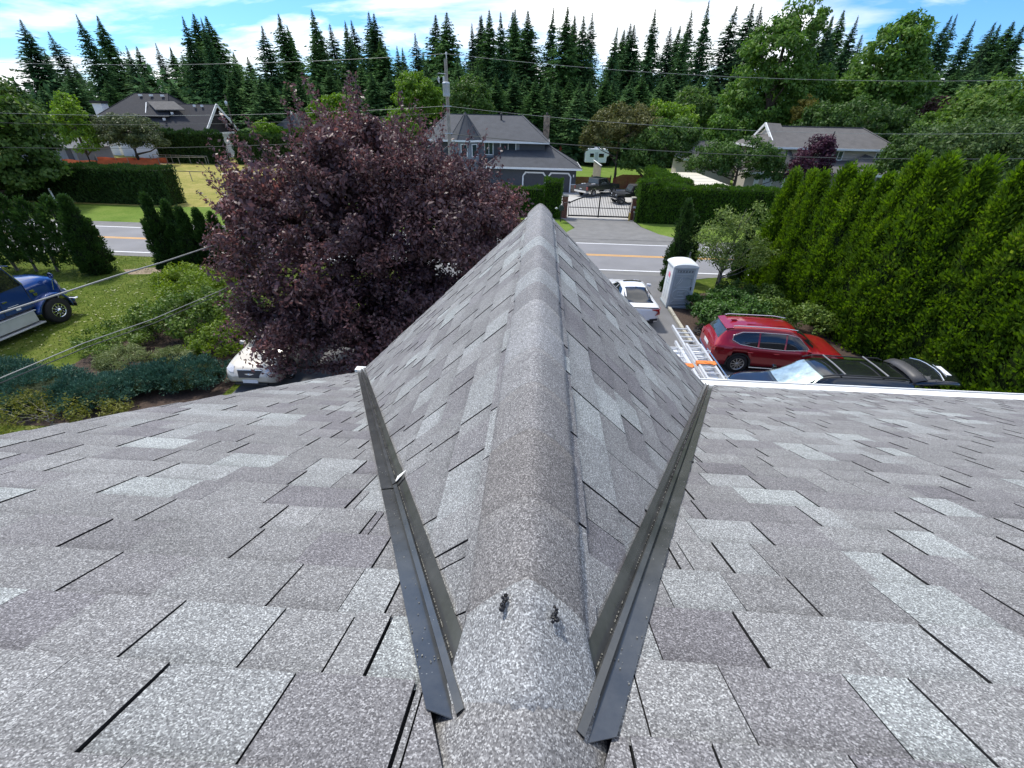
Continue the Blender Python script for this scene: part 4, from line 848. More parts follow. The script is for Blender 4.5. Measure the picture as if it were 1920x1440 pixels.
for x, y, lb, s in ((8.4, 25.0, 'low dark cedar behind the light-leaved shrub, by the road', 1.25), (11.9, 26.0, 'small dark cedar at the far end of the right-hand row, by the road', 1.1)):
    t = thing('small_cedar', lb, 'cedar', (x, y, 0), x); o = link('crown', me, t); o.scale = (s, s, s); o = link('trunk', TRK, t); o.scale = (.4, .4, .4)

# ------------------------------------------------------------------ cedars on the left, along the road
def leggy(seed, h):
    rng = np.random.default_rng(seed); V, F, mi = thuja_crown(seed, h, .85, 4200, clumps=110, base_gap=.55, ls=.085, prof=2.4)
    k = rng.random(len(V)//4*0+len(F)) < np.where(mi == 1, 0.0, .78); return V, F[k], mi[k]
LSRC = []
for i in range(3):
    V, F, mi = leggy(240+i, 4.2); LSRC.append(np_mesh('crown', V, F, [M_thujad, M_thcore], mi))
tb = MB(); tb.tube([(0, 0, -.05), (.03, 0, 1.2), (0, .03, 2.4), (0, 0, 3.8)], [.075, .06, .045, .015], 7); tb.tube([(0, 0, 0), (.18, .1, 1.1), (.22, .16, 2.6)], [.05, .035, .012], 6)
o_ = tb.build('trunk', M_barkg); TRL = o_.data; bpy.data.objects.remove(o_)
for i in range(8):
    x = -25.9-i*1.12; t = thing('leggy_cedar', 'bare-trunked dark cedar, number '+str(i+1) if False else ['dark bare-stemmed cedar next to the dense end cedar of the left row', 'second bare-stemmed cedar from the dense end cedar', 'bare-stemmed cedar right of the truck mirror in the left row', 'bare-stemmed cedar behind the truck bonnet', 'bare-stemmed cedar behind the truck windscreen', 'bare-stemmed cedar behind the truck cab roof', 'bare-stemmed cedar near the left edge, behind the cab', 'bare-stemmed cedar cut by the left edge of the photo'][i], 'cedar', (x, 22.7+rr.uniform(-.2, .25), 0), rr.uniform(0, 6.28), 'leggy cedars behind the blue truck')
    o = link('crown', LSRC[i % 3], t); s = rr.uniform(.88, 1.08); o.scale = (1, 1, s); link('trunk', TRL, t)
DS = []
for i in range(2):
    V, F, mi = thuja_crown(250+i, 4.2, .72, 11000, clumps=130, ls=.06); DS.append(np_mesh('crown', V, F, [M_thujad, M_thcore], mi))
for x, y, h, f, lb in ((-24.55, 22.7, 4.0, 1.15, 'dense dark cedar closing the left row, beside the gap to the road'), (-19.9, 22.4, 4.25, .95, 'tall dark cedar at the left of the middle cedar clump'), (-19.1, 22.6, 3.95, .9, 'second dark cedar of the middle clump, right of its tall leader'), (-18.35, 22.4, 3.7, .85, 'third dark cedar of the middle clump'), (-17.6, 22.6, 3.6, .85, 'fourth dark cedar of the middle clump'), (-16.8, 22.5, 3.45, .85, 'fifth dark cedar of the middle clump, by the plum leaves'), (-15.9, 22.6, 3.6, .9, 'sixth dark cedar of the middle clump, half behind plum leaves'), (-15.0, 22.5, 3.5, .9, 'last dark cedar of the middle clump, behind the plum tree')):
    t = thing('dense_cedar', lb, 'cedar', (x, y, 0), rr.uniform(0, 6.28), 'dense cedars along the road on the left'); o = link('crown', DS[int(x*7) % 2], t); o.scale = (f, f, h/4.2); o = link('trunk', TRL, t); o.scale = (1, 1, .7)

# ------------------------------------------------------------------ shrubs of the beds
def shrub(name, label, x, y, ells, m, seed, n_clump, per, cr, leaf, aspect=.5, cat='shrub', nl=10, r0=.04, jitter=.7, droop=.2, **k):
    return broadleaf(name, label, cat, (x, y, 0), ells, m, seed, n_clump=n_clump, per=per, clump_r=cr, leaf=leaf, aspect=aspect, r0=r0, nl=nl, clip_low=.02, jitter=jitter, droop=droop, barkm=k.pop('barkm', M_barkg), **k)
M_azal = LM('azalea_green', (0.055, 0.092, 0.010), (0.115, 0.165, 0.018), (0.22, 0.27, 0.035), trans=.3, nscale=.8)
M_rhod = LM('rhododendron_green', (0.030, 0.058, 0.010), (0.068, 0.112, 0.018), (0.14, 0.19, 0.035), trans=.2, rough=.5, gloss=.25, nscale=.7)
M_jun = LM('juniper_blue_green', (0.018, 0.048, 0.034), (0.040, 0.092, 0.064), (0.085, 0.15, 0.105), trans=.1, nscale=1.0)
M_pale = LM('pale_spiky_green', (0.07, 0.095, 0.03), (0.13, 0.155, 0.06), (0.24, 0.26, 0.13), trans=.25, nscale=1.0)
M_laur = LM('laurel_green', (0.025, 0.06, 0.012), (0.055, 0.115, 0.02), (0.12, 0.19, 0.045), trans=.25, rough=.45, gloss=.35, nscale=.9)
M_dog = LM('dogwood_green', (0.06, 0.095, 0.02), (0.125, 0.17, 0.045), (0.26, 0.29, 0.12), trans=.3, nscale=.8)
shrub('azalea_shrub', 'bright lime-green azalea in the bed below the middle cedar clump', -15.3, 18.2, [(0, 0, .9, 1.6, 1.5, .9), (-1.6, 1.3, .8, 1.5, 1.2, .8), (1.2, -.6, .9, 1.3, 1.2, .85)], M_azal, 71, 170, 90, .32, .055)
shrub('rhododendron', 'dark glossy rhododendron in the middle of the left bed', -13.4, 15.6, [(0, 0, .9, 1.7, 1.5, .95), (-1.7, .2, .7, 1.4, 1.2, .75), (1.2, .4, .8, 1.2, 1.1, .85)], M_rhod, 72, 190, 80, .30, .06)
shrub('rhododendron', 'small green shrub beside the pale sedan in the left bed', -11.6, 14.2, [(0, 0, .6, 1.2, 1.3, .65)], M_azal, 73, 70, 80, .28, .05)
shrub('low_shrub', 'low olive-green groundcover shrub at the lawn side of the bed', -16.4, 14.6, [(0, 0, .35, 1.2, 1.6, .45), (.9, -.9, .4, 1.0, 1.0, .45)], M_rhod, 74, 90, 70, .25, .045)
shrub('spiky_shrub', 'pale grey-green spiky shrub between the juniper and the rhododendron', -14.1, 12.5, [(0, 0, .42, 1.0, .75, .50), (1.5, .35, .4, .75, .6, .42)], M_pale, 75, 80, 110, .22, .075, aspect=.13, jitter=1.0)
def juniper(label, x, y, ells, seed, n):
    rng = np.random.default_rng(seed); t = thing('juniper', label, 'shrub', (x, y, 0)); E = np.array(ells); VV = []
    for e in E:
        nc = int(120*e[3]*e[4]); d = rand_dir(rng, nc); d[:, 2] = np.abs(d[:, 2]); c = e[:3]+d*e[3:6]*rng.uniform(.80, 1.08, nc)[:, None]; cr_ = rng.uniform(.10, .20, nc)
        per = int(n*5*e[3]*e[4]/nc); ci = np.repeat(np.arange(nc), per); m = len(ci); dd = rand_dir(rng, m)
        q = c[ci]+dd*(cr_[ci]*rng.random(m)**.5)[:, None]*np.array([1.25, 1.25, .8])
        a2 = unit(d[ci]*.7+dd*.7+np.array([0, 0, .35])+rng.normal(0, .3, (m, 3))); b2 = unit(np.cross(a2, rand_dir(rng, m))); s = rng.uniform(.022, .055, m); VV.append(leaf_quads(q, a2, b2, s, s*.36, .2))
    V = np.vstack(VV); V[:, 2] = np.maximum(V[:, 2], .02); link('foliage', np_mesh('foliage', V, quadF(len(V)//4), M_jun), t)
    co = MB()
    for e in E: co.lathe([(e[3]*.66*math.cos(a), e[2]+e[5]*.60*math.sin(a)) for a in (0, .5, 1.0, 1.5)], (e[0], e[1], 0), seg=16)
    co.build('inner_twigs', M_thcore, t)
    mb = MB()
    for i in range(14):
        e = E[i % len(E)]; a = rng.uniform(0, 6.28); mb.tube([(0, 0, .02), (e[0]*.6, e[1]*.6, .25), (e[0]+math.cos(a)*e[3]*.7, e[1]+math.sin(a)*e[4]*.7, e[2]+e[5]*.4)], [.025, .018, .006], 5)
    mb.build('stems', M_bark, t)
juniper('spreading blue-green juniper beside the nose of the pale sedan', -11.7, 12.1, [(0, 0, .25, 1.5, .95, .55), (-1.0, -.4, .25, 1.2, .8, .45)], 76, 1500)
juniper('low blue-green juniper at the bottom left, nearest the roof edge', -15.6, 10.6, [(0, 0, .3, 1.6, 1.2, .6), (1.8, .1, .28, 1.3, 1.0, .5), (-2, .4, .3, 1.4, 1.2, .6)], 77, 1200)
shrub('yellow_shrub', 'yellow-green feathery shrub at the bottom left corner, below the juniper', -13.6, 9.0, [(0, 0, .55, 1.2, .8, .55), (-1.4, .3, .5, 1.2, .8, .5), (1.3, .5, .45, .9, .5, .4)], LM('yellow_feathery', (0.055, 0.065, 0.010), (0.10, 0.105, 0.016), (0.18, 0.17, 0.035), trans=.3), 78, 52, 60, .26, .045, aspect=.3)
shrub('laurel_shrub', 'glossy green laurel in front of the portable toilet, beside the kerb', 8.35, 18.8, [(0, 0, .55, 1.15, 1.0, .6), (1.5, .35, .6, 1.2, .9, .6)], M_laur, 79, 120, 60, .26, .075, aspect=.4)
shrub('laurel_shrub', 'low green shrub directly right of the portable toilet door', 8.3, 20.6, [(0, 0, .4, .9, .8, .5), (1.3, .3, .5, 1.0, .9, .6)], M_laur, 82, 90, 60, .24, .07, aspect=.4)
shrub('fern_shrub', 'mixed shrub under the light-leaved shrub, below the cedar row', 11.2, 21.2, [(0, 0, .5, 1.2, 1.0, .7), (-1.0, .9, .5, .9, .9, .6)], M_rhod, 83, 90, 60, .26, .06)
shrub('laurel_shrub', 'darker shrub behind the red car roof, below the cedar row', 10.7, 19.0, [(0, 0, .6, 1.1, .8, .7), (1.5, -.5, .6, 1.0, .8, .7)], M_rhod, 80, 90, 60, .26, .06)
shrub('dogwood_shrub', 'tall light-leaved shrub with bare stems right of the portable toilet', 9.3, 22.6, [(0, 0, 2.0, 1.25, 1.1, 1.0), (-.5, 0, 3.0, 1.0, .9, .9), (1.2, 0, 2.3, 1.2, 1.0, .9), (.7, .2, 3.4, .9, .8, .8), (2.0, .1, 1.9, .9, .8, .8), (-.3, 0, 4.0, .4, .4, .7), (1.2, 0, 4.1, .35, .35, .6)], M_dog, 81, 150, 42, .40, .06, r0=.07, nl=30, shell=.3)
# ------------------------------------------------------------------ vehicles
def paint(name, col, rough=.28, metal=0.0, coat=1.0): return mat(name, col, rough=rough, metal=metal, var=.04, vscale=1.5, coat=coat)
M_tyre = mat('tyre_rubber', (0.016, 0.016, 0.017), rough=.85, var=.25, vscale=20, bump=.3, bscale=80)
M_rim = mat('alloy_rim', (0.50, 0.50, 0.51), rough=.3, metal=.9, var=.08, vscale=10)
M_chrome = mat('chrome', (0.75, 0.76, 0.77), rough=.12, metal=1.0, var=.03)
M_satin = mat('satin_aluminium', (0.52, 0.53, 0.54), rough=.5, metal=.25, var=.08)
M_blackp = mat('black_plastic', (0.018, 0.018, 0.019), rough=.6, var=.2, vscale=10)
M_glass = glass('tinted_glass', (0.012, 0.014, 0.017), .03)
M_glassl = glass('clear_windscreen', (0.045, 0.055, 0.058), .03)
M_redl = mat('tail_lamp_red', (0.25, 0.008, 0.01), rough=.15, var=.2, vscale=20, coat=1)
M_clearl = mat('head_lamp_clear', (0.55, 0.56, 0.58), rough=.12, var=.25, vscale=30, coat=1)
M_plate = mat('licence_plate_white', (0.72, 0.73, 0.75), rough=.5, var=.05)
def interp(st, n):
    """st: list of rows (x, ...) -> n rows, monotone cubic in x"""
    A = np.array(st, float); xs = np.linspace(A[0, 0], A[-1, 0], n); out = [xs]
    for c in range(1, A.shape[1]):
        x, y = A[:, 0], A[:, c]; h = np.diff(x); d = np.diff(y)/h; m = np.zeros(len(x)); m[0], m[-1] = d[0], d[-1]
        for i in range(1, len(x)-1): m[i] = 0 if d[i-1]*d[i] <= 0 else 2*d[i-1]*d[i]/(d[i-1]+d[i])
        k = np.clip(np.searchsorted(x, xs)-1, 0, len(x)-2); t = (xs-x[k])/h[k]
        out.append((2*t**3-3*t**2+1)*y[k]+(t**3-2*t**2+t)*h[k]*m[k]+(-2*t**3+3*t**2)*y[k+1]+(t**3-t**2)*h[k]*m[k+1])
    return np.array(out).T
class Car:
    """lofted body: x forward, y to the left, z up. rows: x, half width, sill z, belt z, roof z, roof half width"""
    def __init__(s, rows, wheels, R, n=110):
        s.r = interp(rows, n); s.wheels = wheels; s.R = R
    def sec(s, x):
        r = s.r; v = [np.interp(x, r[:, 0], r[:, k]) for k in range(1, 6)]; hw, z0, zb, zt, tw = v
        h = zb-z0; g = max(zt-zb, 0.0)
        P = [(hw*.80, z0), (hw*.955, z0+.05*h), (hw*.99, z0+.30*h), (hw, z0+.55*h), (hw*.985, z0+.82*h), (hw*.955, zb-.01)]
        if g > .12:
            P += [(hw*.925, zb+.012), (hw*.925+(tw-hw*.925)*.5+.015, zb+g*.48), (tw, zt-.085*min(1, g/.3)), (tw*.93, zt-.03), (tw*.70, zt-.005), (tw*.35, zt+.012), (0, zt+.018)]
        else:
            q = g/.12; P += [(hw*.925, zb+.012*q+.004), (hw*.86, zb+(zt-zb)*.35+.012), (hw*.80, zb+(zt-zb)*.55+.018), (hw*.70, zb+(zt-zb)*.75+.020), (hw*.5, zt+.010), (hw*.25, zt+.016), (0, zt+.02)]
        return np.array(P)
    def y_at(s, x, z):
        P = s.sec(x); i0 = 2; zs = P[i0:9, 1]; return float(np.interp(z, np.maximum.accumulate(zs), P[i0:9, 0]))
    def z_at(s, x, y):
        P = s.sec(x)[5:][::-1]; return float(np.interp(abs(y), P[:, 0], P[:, 1]))
    def body(s, m, parent, name='body'):
        X = s.r[:, 0]; S = [s.sec(x) for x in X]; k = len(S[0]); V = []; F = []
        for x, P in zip(X, S):
            for sg in (1, -1):
                for y, z in (P if sg > 0 else P[::-1][1:]):
                    yy = y
                    for wx in s.wheels:
                        d = math.hypot(x-wx, z-s.R)
                        if d < s.R*1.14 and z < s.R*2.25: yy = min(yy, abs(y)-.20) if abs(y) > .4 else y
                    V.append((x, sg*yy, z))
        K = 2*k-1
        for i in range(len(X)-1):
            for j in range(K-1): F.append((i*K+j, (i+1)*K+j, (i+1)*K+j+1, i*K+j+1))
            F.append((i*K+K-1, (i+1)*K+K-1, (i+1)*K, i*K))
        mb = MB(); mb.add(V, F, 0, True); mb.add(V[:K], [tuple(range(K))], 0); mb.add(V[-K:], [tuple(range(K))[::-1]], 0)
        return mb.build(name, m, parent)
    def side_panel(s, name, lo, hi, m, parent, sg, off=.006, n=14, trim=None):
        """window between two polylines of (x, z) on one side; follows the body skin"""
        lo, hi = np.array(lo, float), np.array(hi, float); V = []; nz = 4
        for i in range(n+1):
            t = i/n; a = np.array([np.interp(t, np.linspace(0, 1, len(lo)), lo[:, c]) for c in (0, 1)]); b = np.array([np.interp(t, np.linspace(0, 1, len(hi)), hi[:, c]) for c in (0, 1)])
            for j in range(nz+1):
                q = a+(b-a)*j/nz; V.append((q[0], sg*(s.y_at(q[0], q[1])+off), q[1]))
        F = [(i*(nz+1)+j, (i+1)*(nz+1)+j, (i+1)*(nz+1)+j+1, i*(nz+1)+j+1) for i in range(n) for j in range(nz)]
        if sg > 0: F = [f[::-1] for f in F]
        o = MB().add(V, F, 0, True).build(name, m, parent)
        if trim:
            ring = [V[i*(nz+1)] for i in range(n+1)]+[V[n*(nz+1)+j] for j in range(1, nz+1)]+[V[i*(nz+1)+nz] for i in range(n-1, -1, -1)]+[V[j] for j in range(nz-1, -1, -1)]
            MB().tube(ring, trim[1], 6, cap=False).build('window_trim', trim[0], parent)
        return o
    def top_panel(s, name, x0, x1, w0, w1, m, parent, off=.007, n=10, curve=0.0, mx=None):
        """windscreen, rear window, sunroof: between x0 (half width w0) and x1 (half width w1)"""
        V = []; k = 12
        for i in range(n+1):
            t = i/n; w = w0+(w1-w0)*t
            for j in range(k+1):
                y = w*(2*j/k-1); x = x0+(x1-x0)*t+curve*(y/max(w0, w1))**2; V.append((x, y, s.z_at(x, y)+off))
        F = [(i*(k+1)+j, (i+1)*(k+1)+j, (i+1)*(k+1)+j+1, i*(k+1)+j+1) for i in range(n) for j in range(k)]
        if x1 > x0: F = [f for f in F]
        else: F = [f[::-1] for f in F]
        return MB().add(V, F, 0, True).build(name, m, parent)
    def seam(s, pts, sg, parent, m=None, r=.004, name='panel_gap'):
        return MB().tube([(x, sg*(s.y_at(x, z)+.001), z) for x, z in pts], r, 4, cap=False).build(name, m or M_blackp, parent)
def wheel(parent, x, y, R, w, sg, rimm=None, spokes=10, rr=.66):
    """tyre on the part itself, rim as its child"""
    mb = MB(); c = (x, y, R)
    prof = [(R*rr, -w/2), (R*.9, -w/2-.008), (R*.985, -w/2+.02), (R, -w/4), (R, w/4), (R*.985, w/2-.02), (R*.9, w/2+.008), (R*rr, w/2), (R*rr*.97, w*.2), (R*rr*.97, -w*.2), (R*rr, -w/2)]
    mb.lathe(prof, c, 'y', 28); t = mb.build('wheel', M_tyre, parent)
    rm = MB(); ro = R*rr*.99; f = y+sg*(w/2-.012)
    rm.lathe([(ro, sg*(w/2-.004)), (ro*.93, sg*(w/2-.006)), (ro*.90, sg*(w/2-.05))], c, 'y', 28)
    rm.lathe([(ro*.24, sg*(w/2-.04)), (ro*.22, sg*(w/2-.010)), (.004, sg*(w/2-.006))], c, 'y', 16)
    for i in range(spokes):
        a = 6.2832*i/spokes; d = Vector((math.cos(a), 0, math.sin(a))); p = d.cross(Vector((0, 1, 0)))
        rm.obox(Vector((x, f-sg*.010, R))+d*ro*.56, d, p, (0, 1, 0), ro*.37, ro*.055, .010)
    rm.build('rim', rimm or M_rim, t)
    dk = MB(); dk.lathe([(ro*.9, sg*(w/2-.055)), (.004, sg*(w/2-.055))], c, 'y', 20); dk.build('brake_disc', M_blackp, t)
    return t
def arch(parent, x, y, R, sg, m, w=.05):
    mb = MB(); vs = []; n = 22
    for i in range(n+1):
        a = math.pi*(-.06+1.12*i/n)
        for q in (R*1.08, R*1.08+w): vs.append((x+math.cos(a)*q, y, R+math.sin(a)*q))
        vs.append((x+math.cos(a)*R*1.07, y-sg*.2, R+math.sin(a)*R*1.07))
    fs = []
    for i in range(n): a = i*3; fs += [(a, a+1, a+4, a+3), (a, a+3, a+5, a+2)]
    o = mb.add(vs, fs).build('wheel_arch', m, parent); return o
def mirror(parent, x, y, z, sg, m):
    mb = MB(); mb.obox((x, y+sg*.11, z+.05), (1, sg*.25, 0), (-sg*.25, 1, 0), (0, 0, 1), .055, .10, .065); mb.bar((x+.03, y, z-.02), (x+.01, y+sg*.1, z+.02), .05, .04)
    return mb.build('side_mirror', m, parent, bevel=.025)

# ---- red suv
def red_suv():
    m = paint('red_car_paint', (0.33, 0.006, 0.016), metal=.25)
    t = thing('parked_suv', 'red SUV parked beside the cedar row', 'car', (0, 0, 0.012)); 
    rows = [(-2.36, .78, .42, .86, .87, .60), (-2.30, .88, .30, 1.02, 1.05, .68), (-2.16, .935, .26, 1.06, 1.30, .66), (-1.85, .945, .25, 1.05, 1.60, .62), (-1.45, .945, .25, 1.03, 1.67, .62), (-.5, .945, .24, 1.00, 1.69, .63), (.25, .945, .24, .97, 1.66, .63), (.65, .945, .24, .97, 1.54, .61), (1.10, .945, .24, .98, 1.24, .62), (1.42, .945, .25, .985, 1.02, .70), (1.8, .935, .26, .95, .985, .72), (2.12, .90, .28, .88, .91, .68), (2.30, .80, .36, .76, .78, .60), (2.36, .66, .44, .66, .67, .5)]
    c = Car(rows, (-1.38, 1.38), .365); c.body(m, t)
    for sg in (-1, 1):
        c.side_panel('side_window', [(.95, 1.06), (.15, 1.02)], [(.52, 1.44), (.15, 1.52)], M_glass, t, sg)
        c.side_panel('side_window', [(.09, 1.02), (-.78, 1.05)], [(.09, 1.525), (-.78, 1.53)], M_glass, t, sg)
        c.side_panel('side_window', [(-.84, 1.05), (-1.45, 1.13), (-1.72, 1.26)], [(-.84, 1.53), (-1.40, 1.50), (-1.70, 1.38)], M_glass, t, sg)
        ring = [(.98, 1.05), (.15, 1.005), (-.8, 1.035), (-1.45, 1.115), (-1.74, 1.255), (-1.72, 1.40), (-1.4, 1.52), (-.8, 1.548), (.1, 1.545), (.53, 1.46), (.98, 1.05)]
        MB().tube([(x, sg*(c.y_at(x, z)+.008), z) for x, z in ring], .012, 6).build('window_trim', M_chrome, t)
        c.seam([(.10, 1.0), (.12, .7), (.10, .32)], sg, t); c.seam([(-.80, 1.0), (-.86, .7), (-1.0, .5)], sg, t); c.seam([(1.0, .98), (1.02, .6), (.95, .32)], sg, t)
        sl = MB(); sl.tube([(1.0, sg*.945, .27), (-.95, sg*.945, .26)], .022, 6); sl.build('sill_trim', M_chrome, t)
        ld = MB(); ld.box(-.95, sg*.93-.02, .235, .98, sg*.93+.022, .30); ld.build('sill_cladding', M_blackp, t)
        for wx in (-1.38, 1.38): wheel(t, wx, sg*.845, .365, .235, sg); arch(t, wx, sg*.952, .365, sg, M_blackp, .06)
        for hx in (-.15, -1.05):
            q = MB(); q.tube([(hx-.10, sg*(c.y_at(hx, .86)+.022), .865), (hx+.10, sg*(c.y_at(hx, .86)+.022), .86)], .015, 6); q.build('door_handle', m, t)
        mirror(t, .86, sg*.92, 1.03, sg, m)
        rl = MB(); rl.tube([(-1.75, sg*.56, 1.685), (-1.6, sg*.57, 1.715), (0, sg*.585, 1.735), (.45, sg*.575, 1.685)], .018, 6); rl.build('roof_rail', M_chrome, t)
        tl = MB(); tl.prism([(-2.345, sg*.56, .98), (-2.29, sg*.93, .99), (-2.0, sg*.968, 1.0), (-2.0, sg*.970, .90), (-2.31, sg*.93, .86), (-2.385, sg*.58, .85)], (-.01, sg*.008, 0)); tl.build('tail_light', M_redl, t)
        hl = MB(); hl.prism([(2.18, sg*.86, .78), (2.28, sg*.55, .76), (2.33, sg*.55, .66), (2.22, sg*.86, .66)], (.015, sg*.02, 0)); hl.build('headlight', M_clearl, t)
    c.top_panel('windscreen', 1.20, .52, .74, .58, M_glass, t, curve=-.10); c.top_panel('rear_window', -2.20, -1.93, .62, .56, M_glassl, t, off=.012)
    sp = MB(); sp.prism([(-1.72, -.60, 1.62), (-1.99, -.58, 1.575), (-2.03, 0, 1.60), (-1.99, .58, 1.575), (-1.72, .60, 1.62)], (0, 0, .022)); sp.build('spoiler', m, t, bevel=.010)
    bp = MB(); bp.box(-2.40, -.80, .36, -2.28, .80, .52); bp.build('rear_bumper_guard', M_blackp, t, bevel=.03)
    ct = MB(); ct.tube([(-2.30, -.80, .60), (-2.405, -.55, .555), (-2.405, .55, .555), (-2.30, .80, .60)], .016, 6); ct.build('bumper_trim', M_chrome, t)
    pl = MB(); pl.box(-2.372, -.26, .74, -2.36, .26, .87); pl.build('licence_plate', M_plate, t)
    an = MB(); an.prism([(-1.45, -.03, 1.685), (-1.65, -.02, 1.675), (-1.65, .02, 1.675), (-1.45, .03, 1.685)], (-.07, 0, .06)); an.build('antenna', m, t)
    for k in (-1, 1): MB().box(-1.2, k*.30-.02, 1.694, .1, k*.30+.02, 1.703).build('roof_groove', m, t)
    t.location = (9.05, 15.42, .012); t.rotation_euler = (0, 0, math.radians(-4)); return t
red_suv()

# ---- black suv with its tailgate raised
def black_suv():
    m = paint('black_car_paint', (0.008, 0.009, 0.011), rough=.22)
    t = thing('parked_suv', 'black SUV with raised tailgate and a sun shade behind its windscreen', 'car', (0, 0, 0.012))
    rows = [(-2.36, .86, .34, 1.10, 1.40, .62), (-2.30, .92, .28, 1.12, 1.72, .61), (-2.1, .95, .26, 1.12, 1.78, .61), (-1.2, .955, .25, 1.10, 1.82, .62), (-.05, .955, .25, 1.06, 1.81, .64), (.26, .955, .25, 1.06, 1.75, .63), (.95, .955, .25, 1.07, 1.34, .68), (1.34, .95, .25, 1.07, 1.12, .72), (1.8, .94, .27, 1.03, 1.07, .72), (2.14, .90, .30, .94, .98, .70), (2.32, .80, .38, .80, .82, .6), (2.38, .66, .46, .70, .71, .5)]
    c = Car(rows, (-1.36, 1.42), .38); c.body(m, t)
    for sg in (-1, 1):
        c.side_panel('side_window', [(.85, 1.14), (.05, 1.11)], [(.42, 1.58), (.05, 1.64)], M_glass, t, sg)
        c.side_panel('side_window', [(-.02, 1.11), (-.95, 1.14)], [(-.02, 1.65), (-.95, 1.66)], M_glass, t, sg)
        c.side_panel('side_window', [(-1.02, 1.15), (-1.95, 1.2)], [(-1.02, 1.66), (-1.88, 1.60)], M_glass, t, sg)
        for wx in (-1.36, 1.42): wheel(t, wx, sg*.85, .38, .245, sg); arch(t, wx, sg*.962, .38, sg, M_blackp, .05)
        mirror(t, .80, sg*.93, 1.10, sg, m)
        rl = MB(); rl.tube([(-2.05, sg*.60, 1.80), (-1.9, sg*.61, 1.855), (.05, sg*.615, 1.87), (.35, sg*.60, 1.80)], .020, 6); rl.build('roof_rail', M_blackp, t)
        hl = MB(); hl.prism([(2.20, sg*.88, .84), (2.32, sg*.55, .80), (2.35, sg*.55, .70), (2.24, sg*.88, .70)], (.015, sg*.02, 0)); hl.build('headlight', M_clearl, t)
        c.seam([(.02, 1.08), (.04, .7), (.02, .32)], sg, t)
    mg = mat('grey_crossbar', (0.22, 0.22, 0.225), rough=.4, metal=.6)
    for x in (-.25, -1.45):
        b = MB(); b.tube([(x, -.60, 1.885), (x, 0, 1.90), (x, .60, 1.885)], .026, 8); b.build('roof_crossbar', mg, t)
    c.top_panel('windscreen', 1.26, .24, .84, .62, M_glassl, t, curve=-.10)
    # folded reflective shade just behind the glass reads through it: silvery panel with creases
    ms = mat('silver_sunshade', (0.50, 0.62, 0.60), rough=.22, metal=.55, var=.35, vscale=3.5, coat=1, bump=.8, bscale=4)
    c.top_panel('sun_shade', 1.18, .34, .76, .56, ms, t, off=.012, curve=-.09)
    # wipers
    for y0 in (-.1, .55):
        w = MB(); w.tube([(1.19-.1*(y/.8)**2, y, c.z_at(1.19, y)+.02) for y in (y0, y0-.25, y0-.5)], .010, 5); w.build('wiper', M_blackp, t)
    # open tailgate: frame, glass, spoiler, plate, chrome strip, hinged at the roof end
    g = bpy.data.objects.new('tailgate', None); COL.objects.link(g); g.parent = t; g['label'] = 'raised black tailgate'
    V = []; n = 10; k = 12
    for i in range(n+1):
        u = i/n; x = -2.26-1.24*u; z = 1.80+.20*math.sin(u*1.9)-.07*u*u; w = .62+.16*math.sin(min(u*1.6, 1)*1.57)-.06*max(0, u-.7)
        for j in range(k+1):
            y = w*(2*j/k-1); V.append((x+.10*(y/w)**2, y, z-.13*(abs(y)/w)**3))
    F = [(i*(k+1)+j, i*(k+1)+j+1, (i+1)*(k+1)+j+1, (i+1)*(k+1)+j) for i in range(n) for j in range(k)]
    o = MB().add(V, F, 0, True).build('tailgate_panel', m, g); so = o.modifiers.new('thickness', 'SOLIDIFY'); so.thickness = .07; so.offset = -1
    Q = lambda u, y: Vector((-2.26-1.24*u+.10*(y/.75)**2, y, 1.80+.20*math.sin(u*1.9)-.07*u*u-.13*(abs(y)/.75)**3+.008))
    gl = MB(); gl.add([Q(u, y) for u in (.20, .32, .45, .56) for y in (-.6, -.4, -.2, 0, .2, .4, .6)], [(i*7+j, i*7+j+1, (i+1)*7+j+1, (i+1)*7+j) for i in range(3) for j in range(6)], 0, True); gl.build('tailgate_window', M_glass, g)
    sp = MB(); sp.add([Vector((x, y, z+.05-.10*(abs(y)/.66)**3)) for x, z in ((-2.16, 1.80), (-2.32, 1.88), (-2.44, 1.905), (-2.52, 1.885)) for y in (-.66, -.4, -.15, .15, .4, .66)], [(i*6+j, i*6+j+1, (i+1)*6+j+1, (i+1)*6+j) for i in range(3) for j in range(5)], 0, True)
    o = sp.build('tailgate_spoiler', mat('dusty_black_paint', (0.05, 0.05, 0.053), rough=.5, var=.15), g); so = o.modifiers.new('thickness', 'SOLIDIFY'); so.thickness = .03
    MB().tube([Q(.60, y)+Vector((0, 0, .01)) for y in (-.68, -.4, -.15, .15, .4, .68)], .020, 6).build('chrome_strip', M_chrome, g)
    pl = MB(); a = [Q(.72, -.02), Q(.72, .46), Q(.84, .46), Q(.84, -.02)]; pl.prism([q+Vector((0, 0, .006)) for q in a], (0, 0, .008)); pl.build('licence_plate', M_plate, g)
    MB().tube([Q(.70, y)+Vector((0, 0, .01)) for y in (-.1, .2, .52)], .010, 5).build('badge_strip', M_chrome, g)
    for sg in (-1, 1):
        tl = MB(); tl.prism([(-2.30, sg*.86, 1.10), (-2.38, sg*.80, 1.05), (-2.38, sg*.80, .85), (-2.28, sg*.93, .88)], (-.01, sg*.01, 0)); tl.build('tail_light', M_redl, t)
        st = MB(); st.tube([(-2.28, sg*.66, 1.55), (-2.75, sg*.66, 1.86)], .014, 5); st.build('gas_strut', M_blackp, g)
    t.location = (8.80, 11.95, .012); t.rotation_euler = (0, 0, math.radians(180)); return t
black_suv()

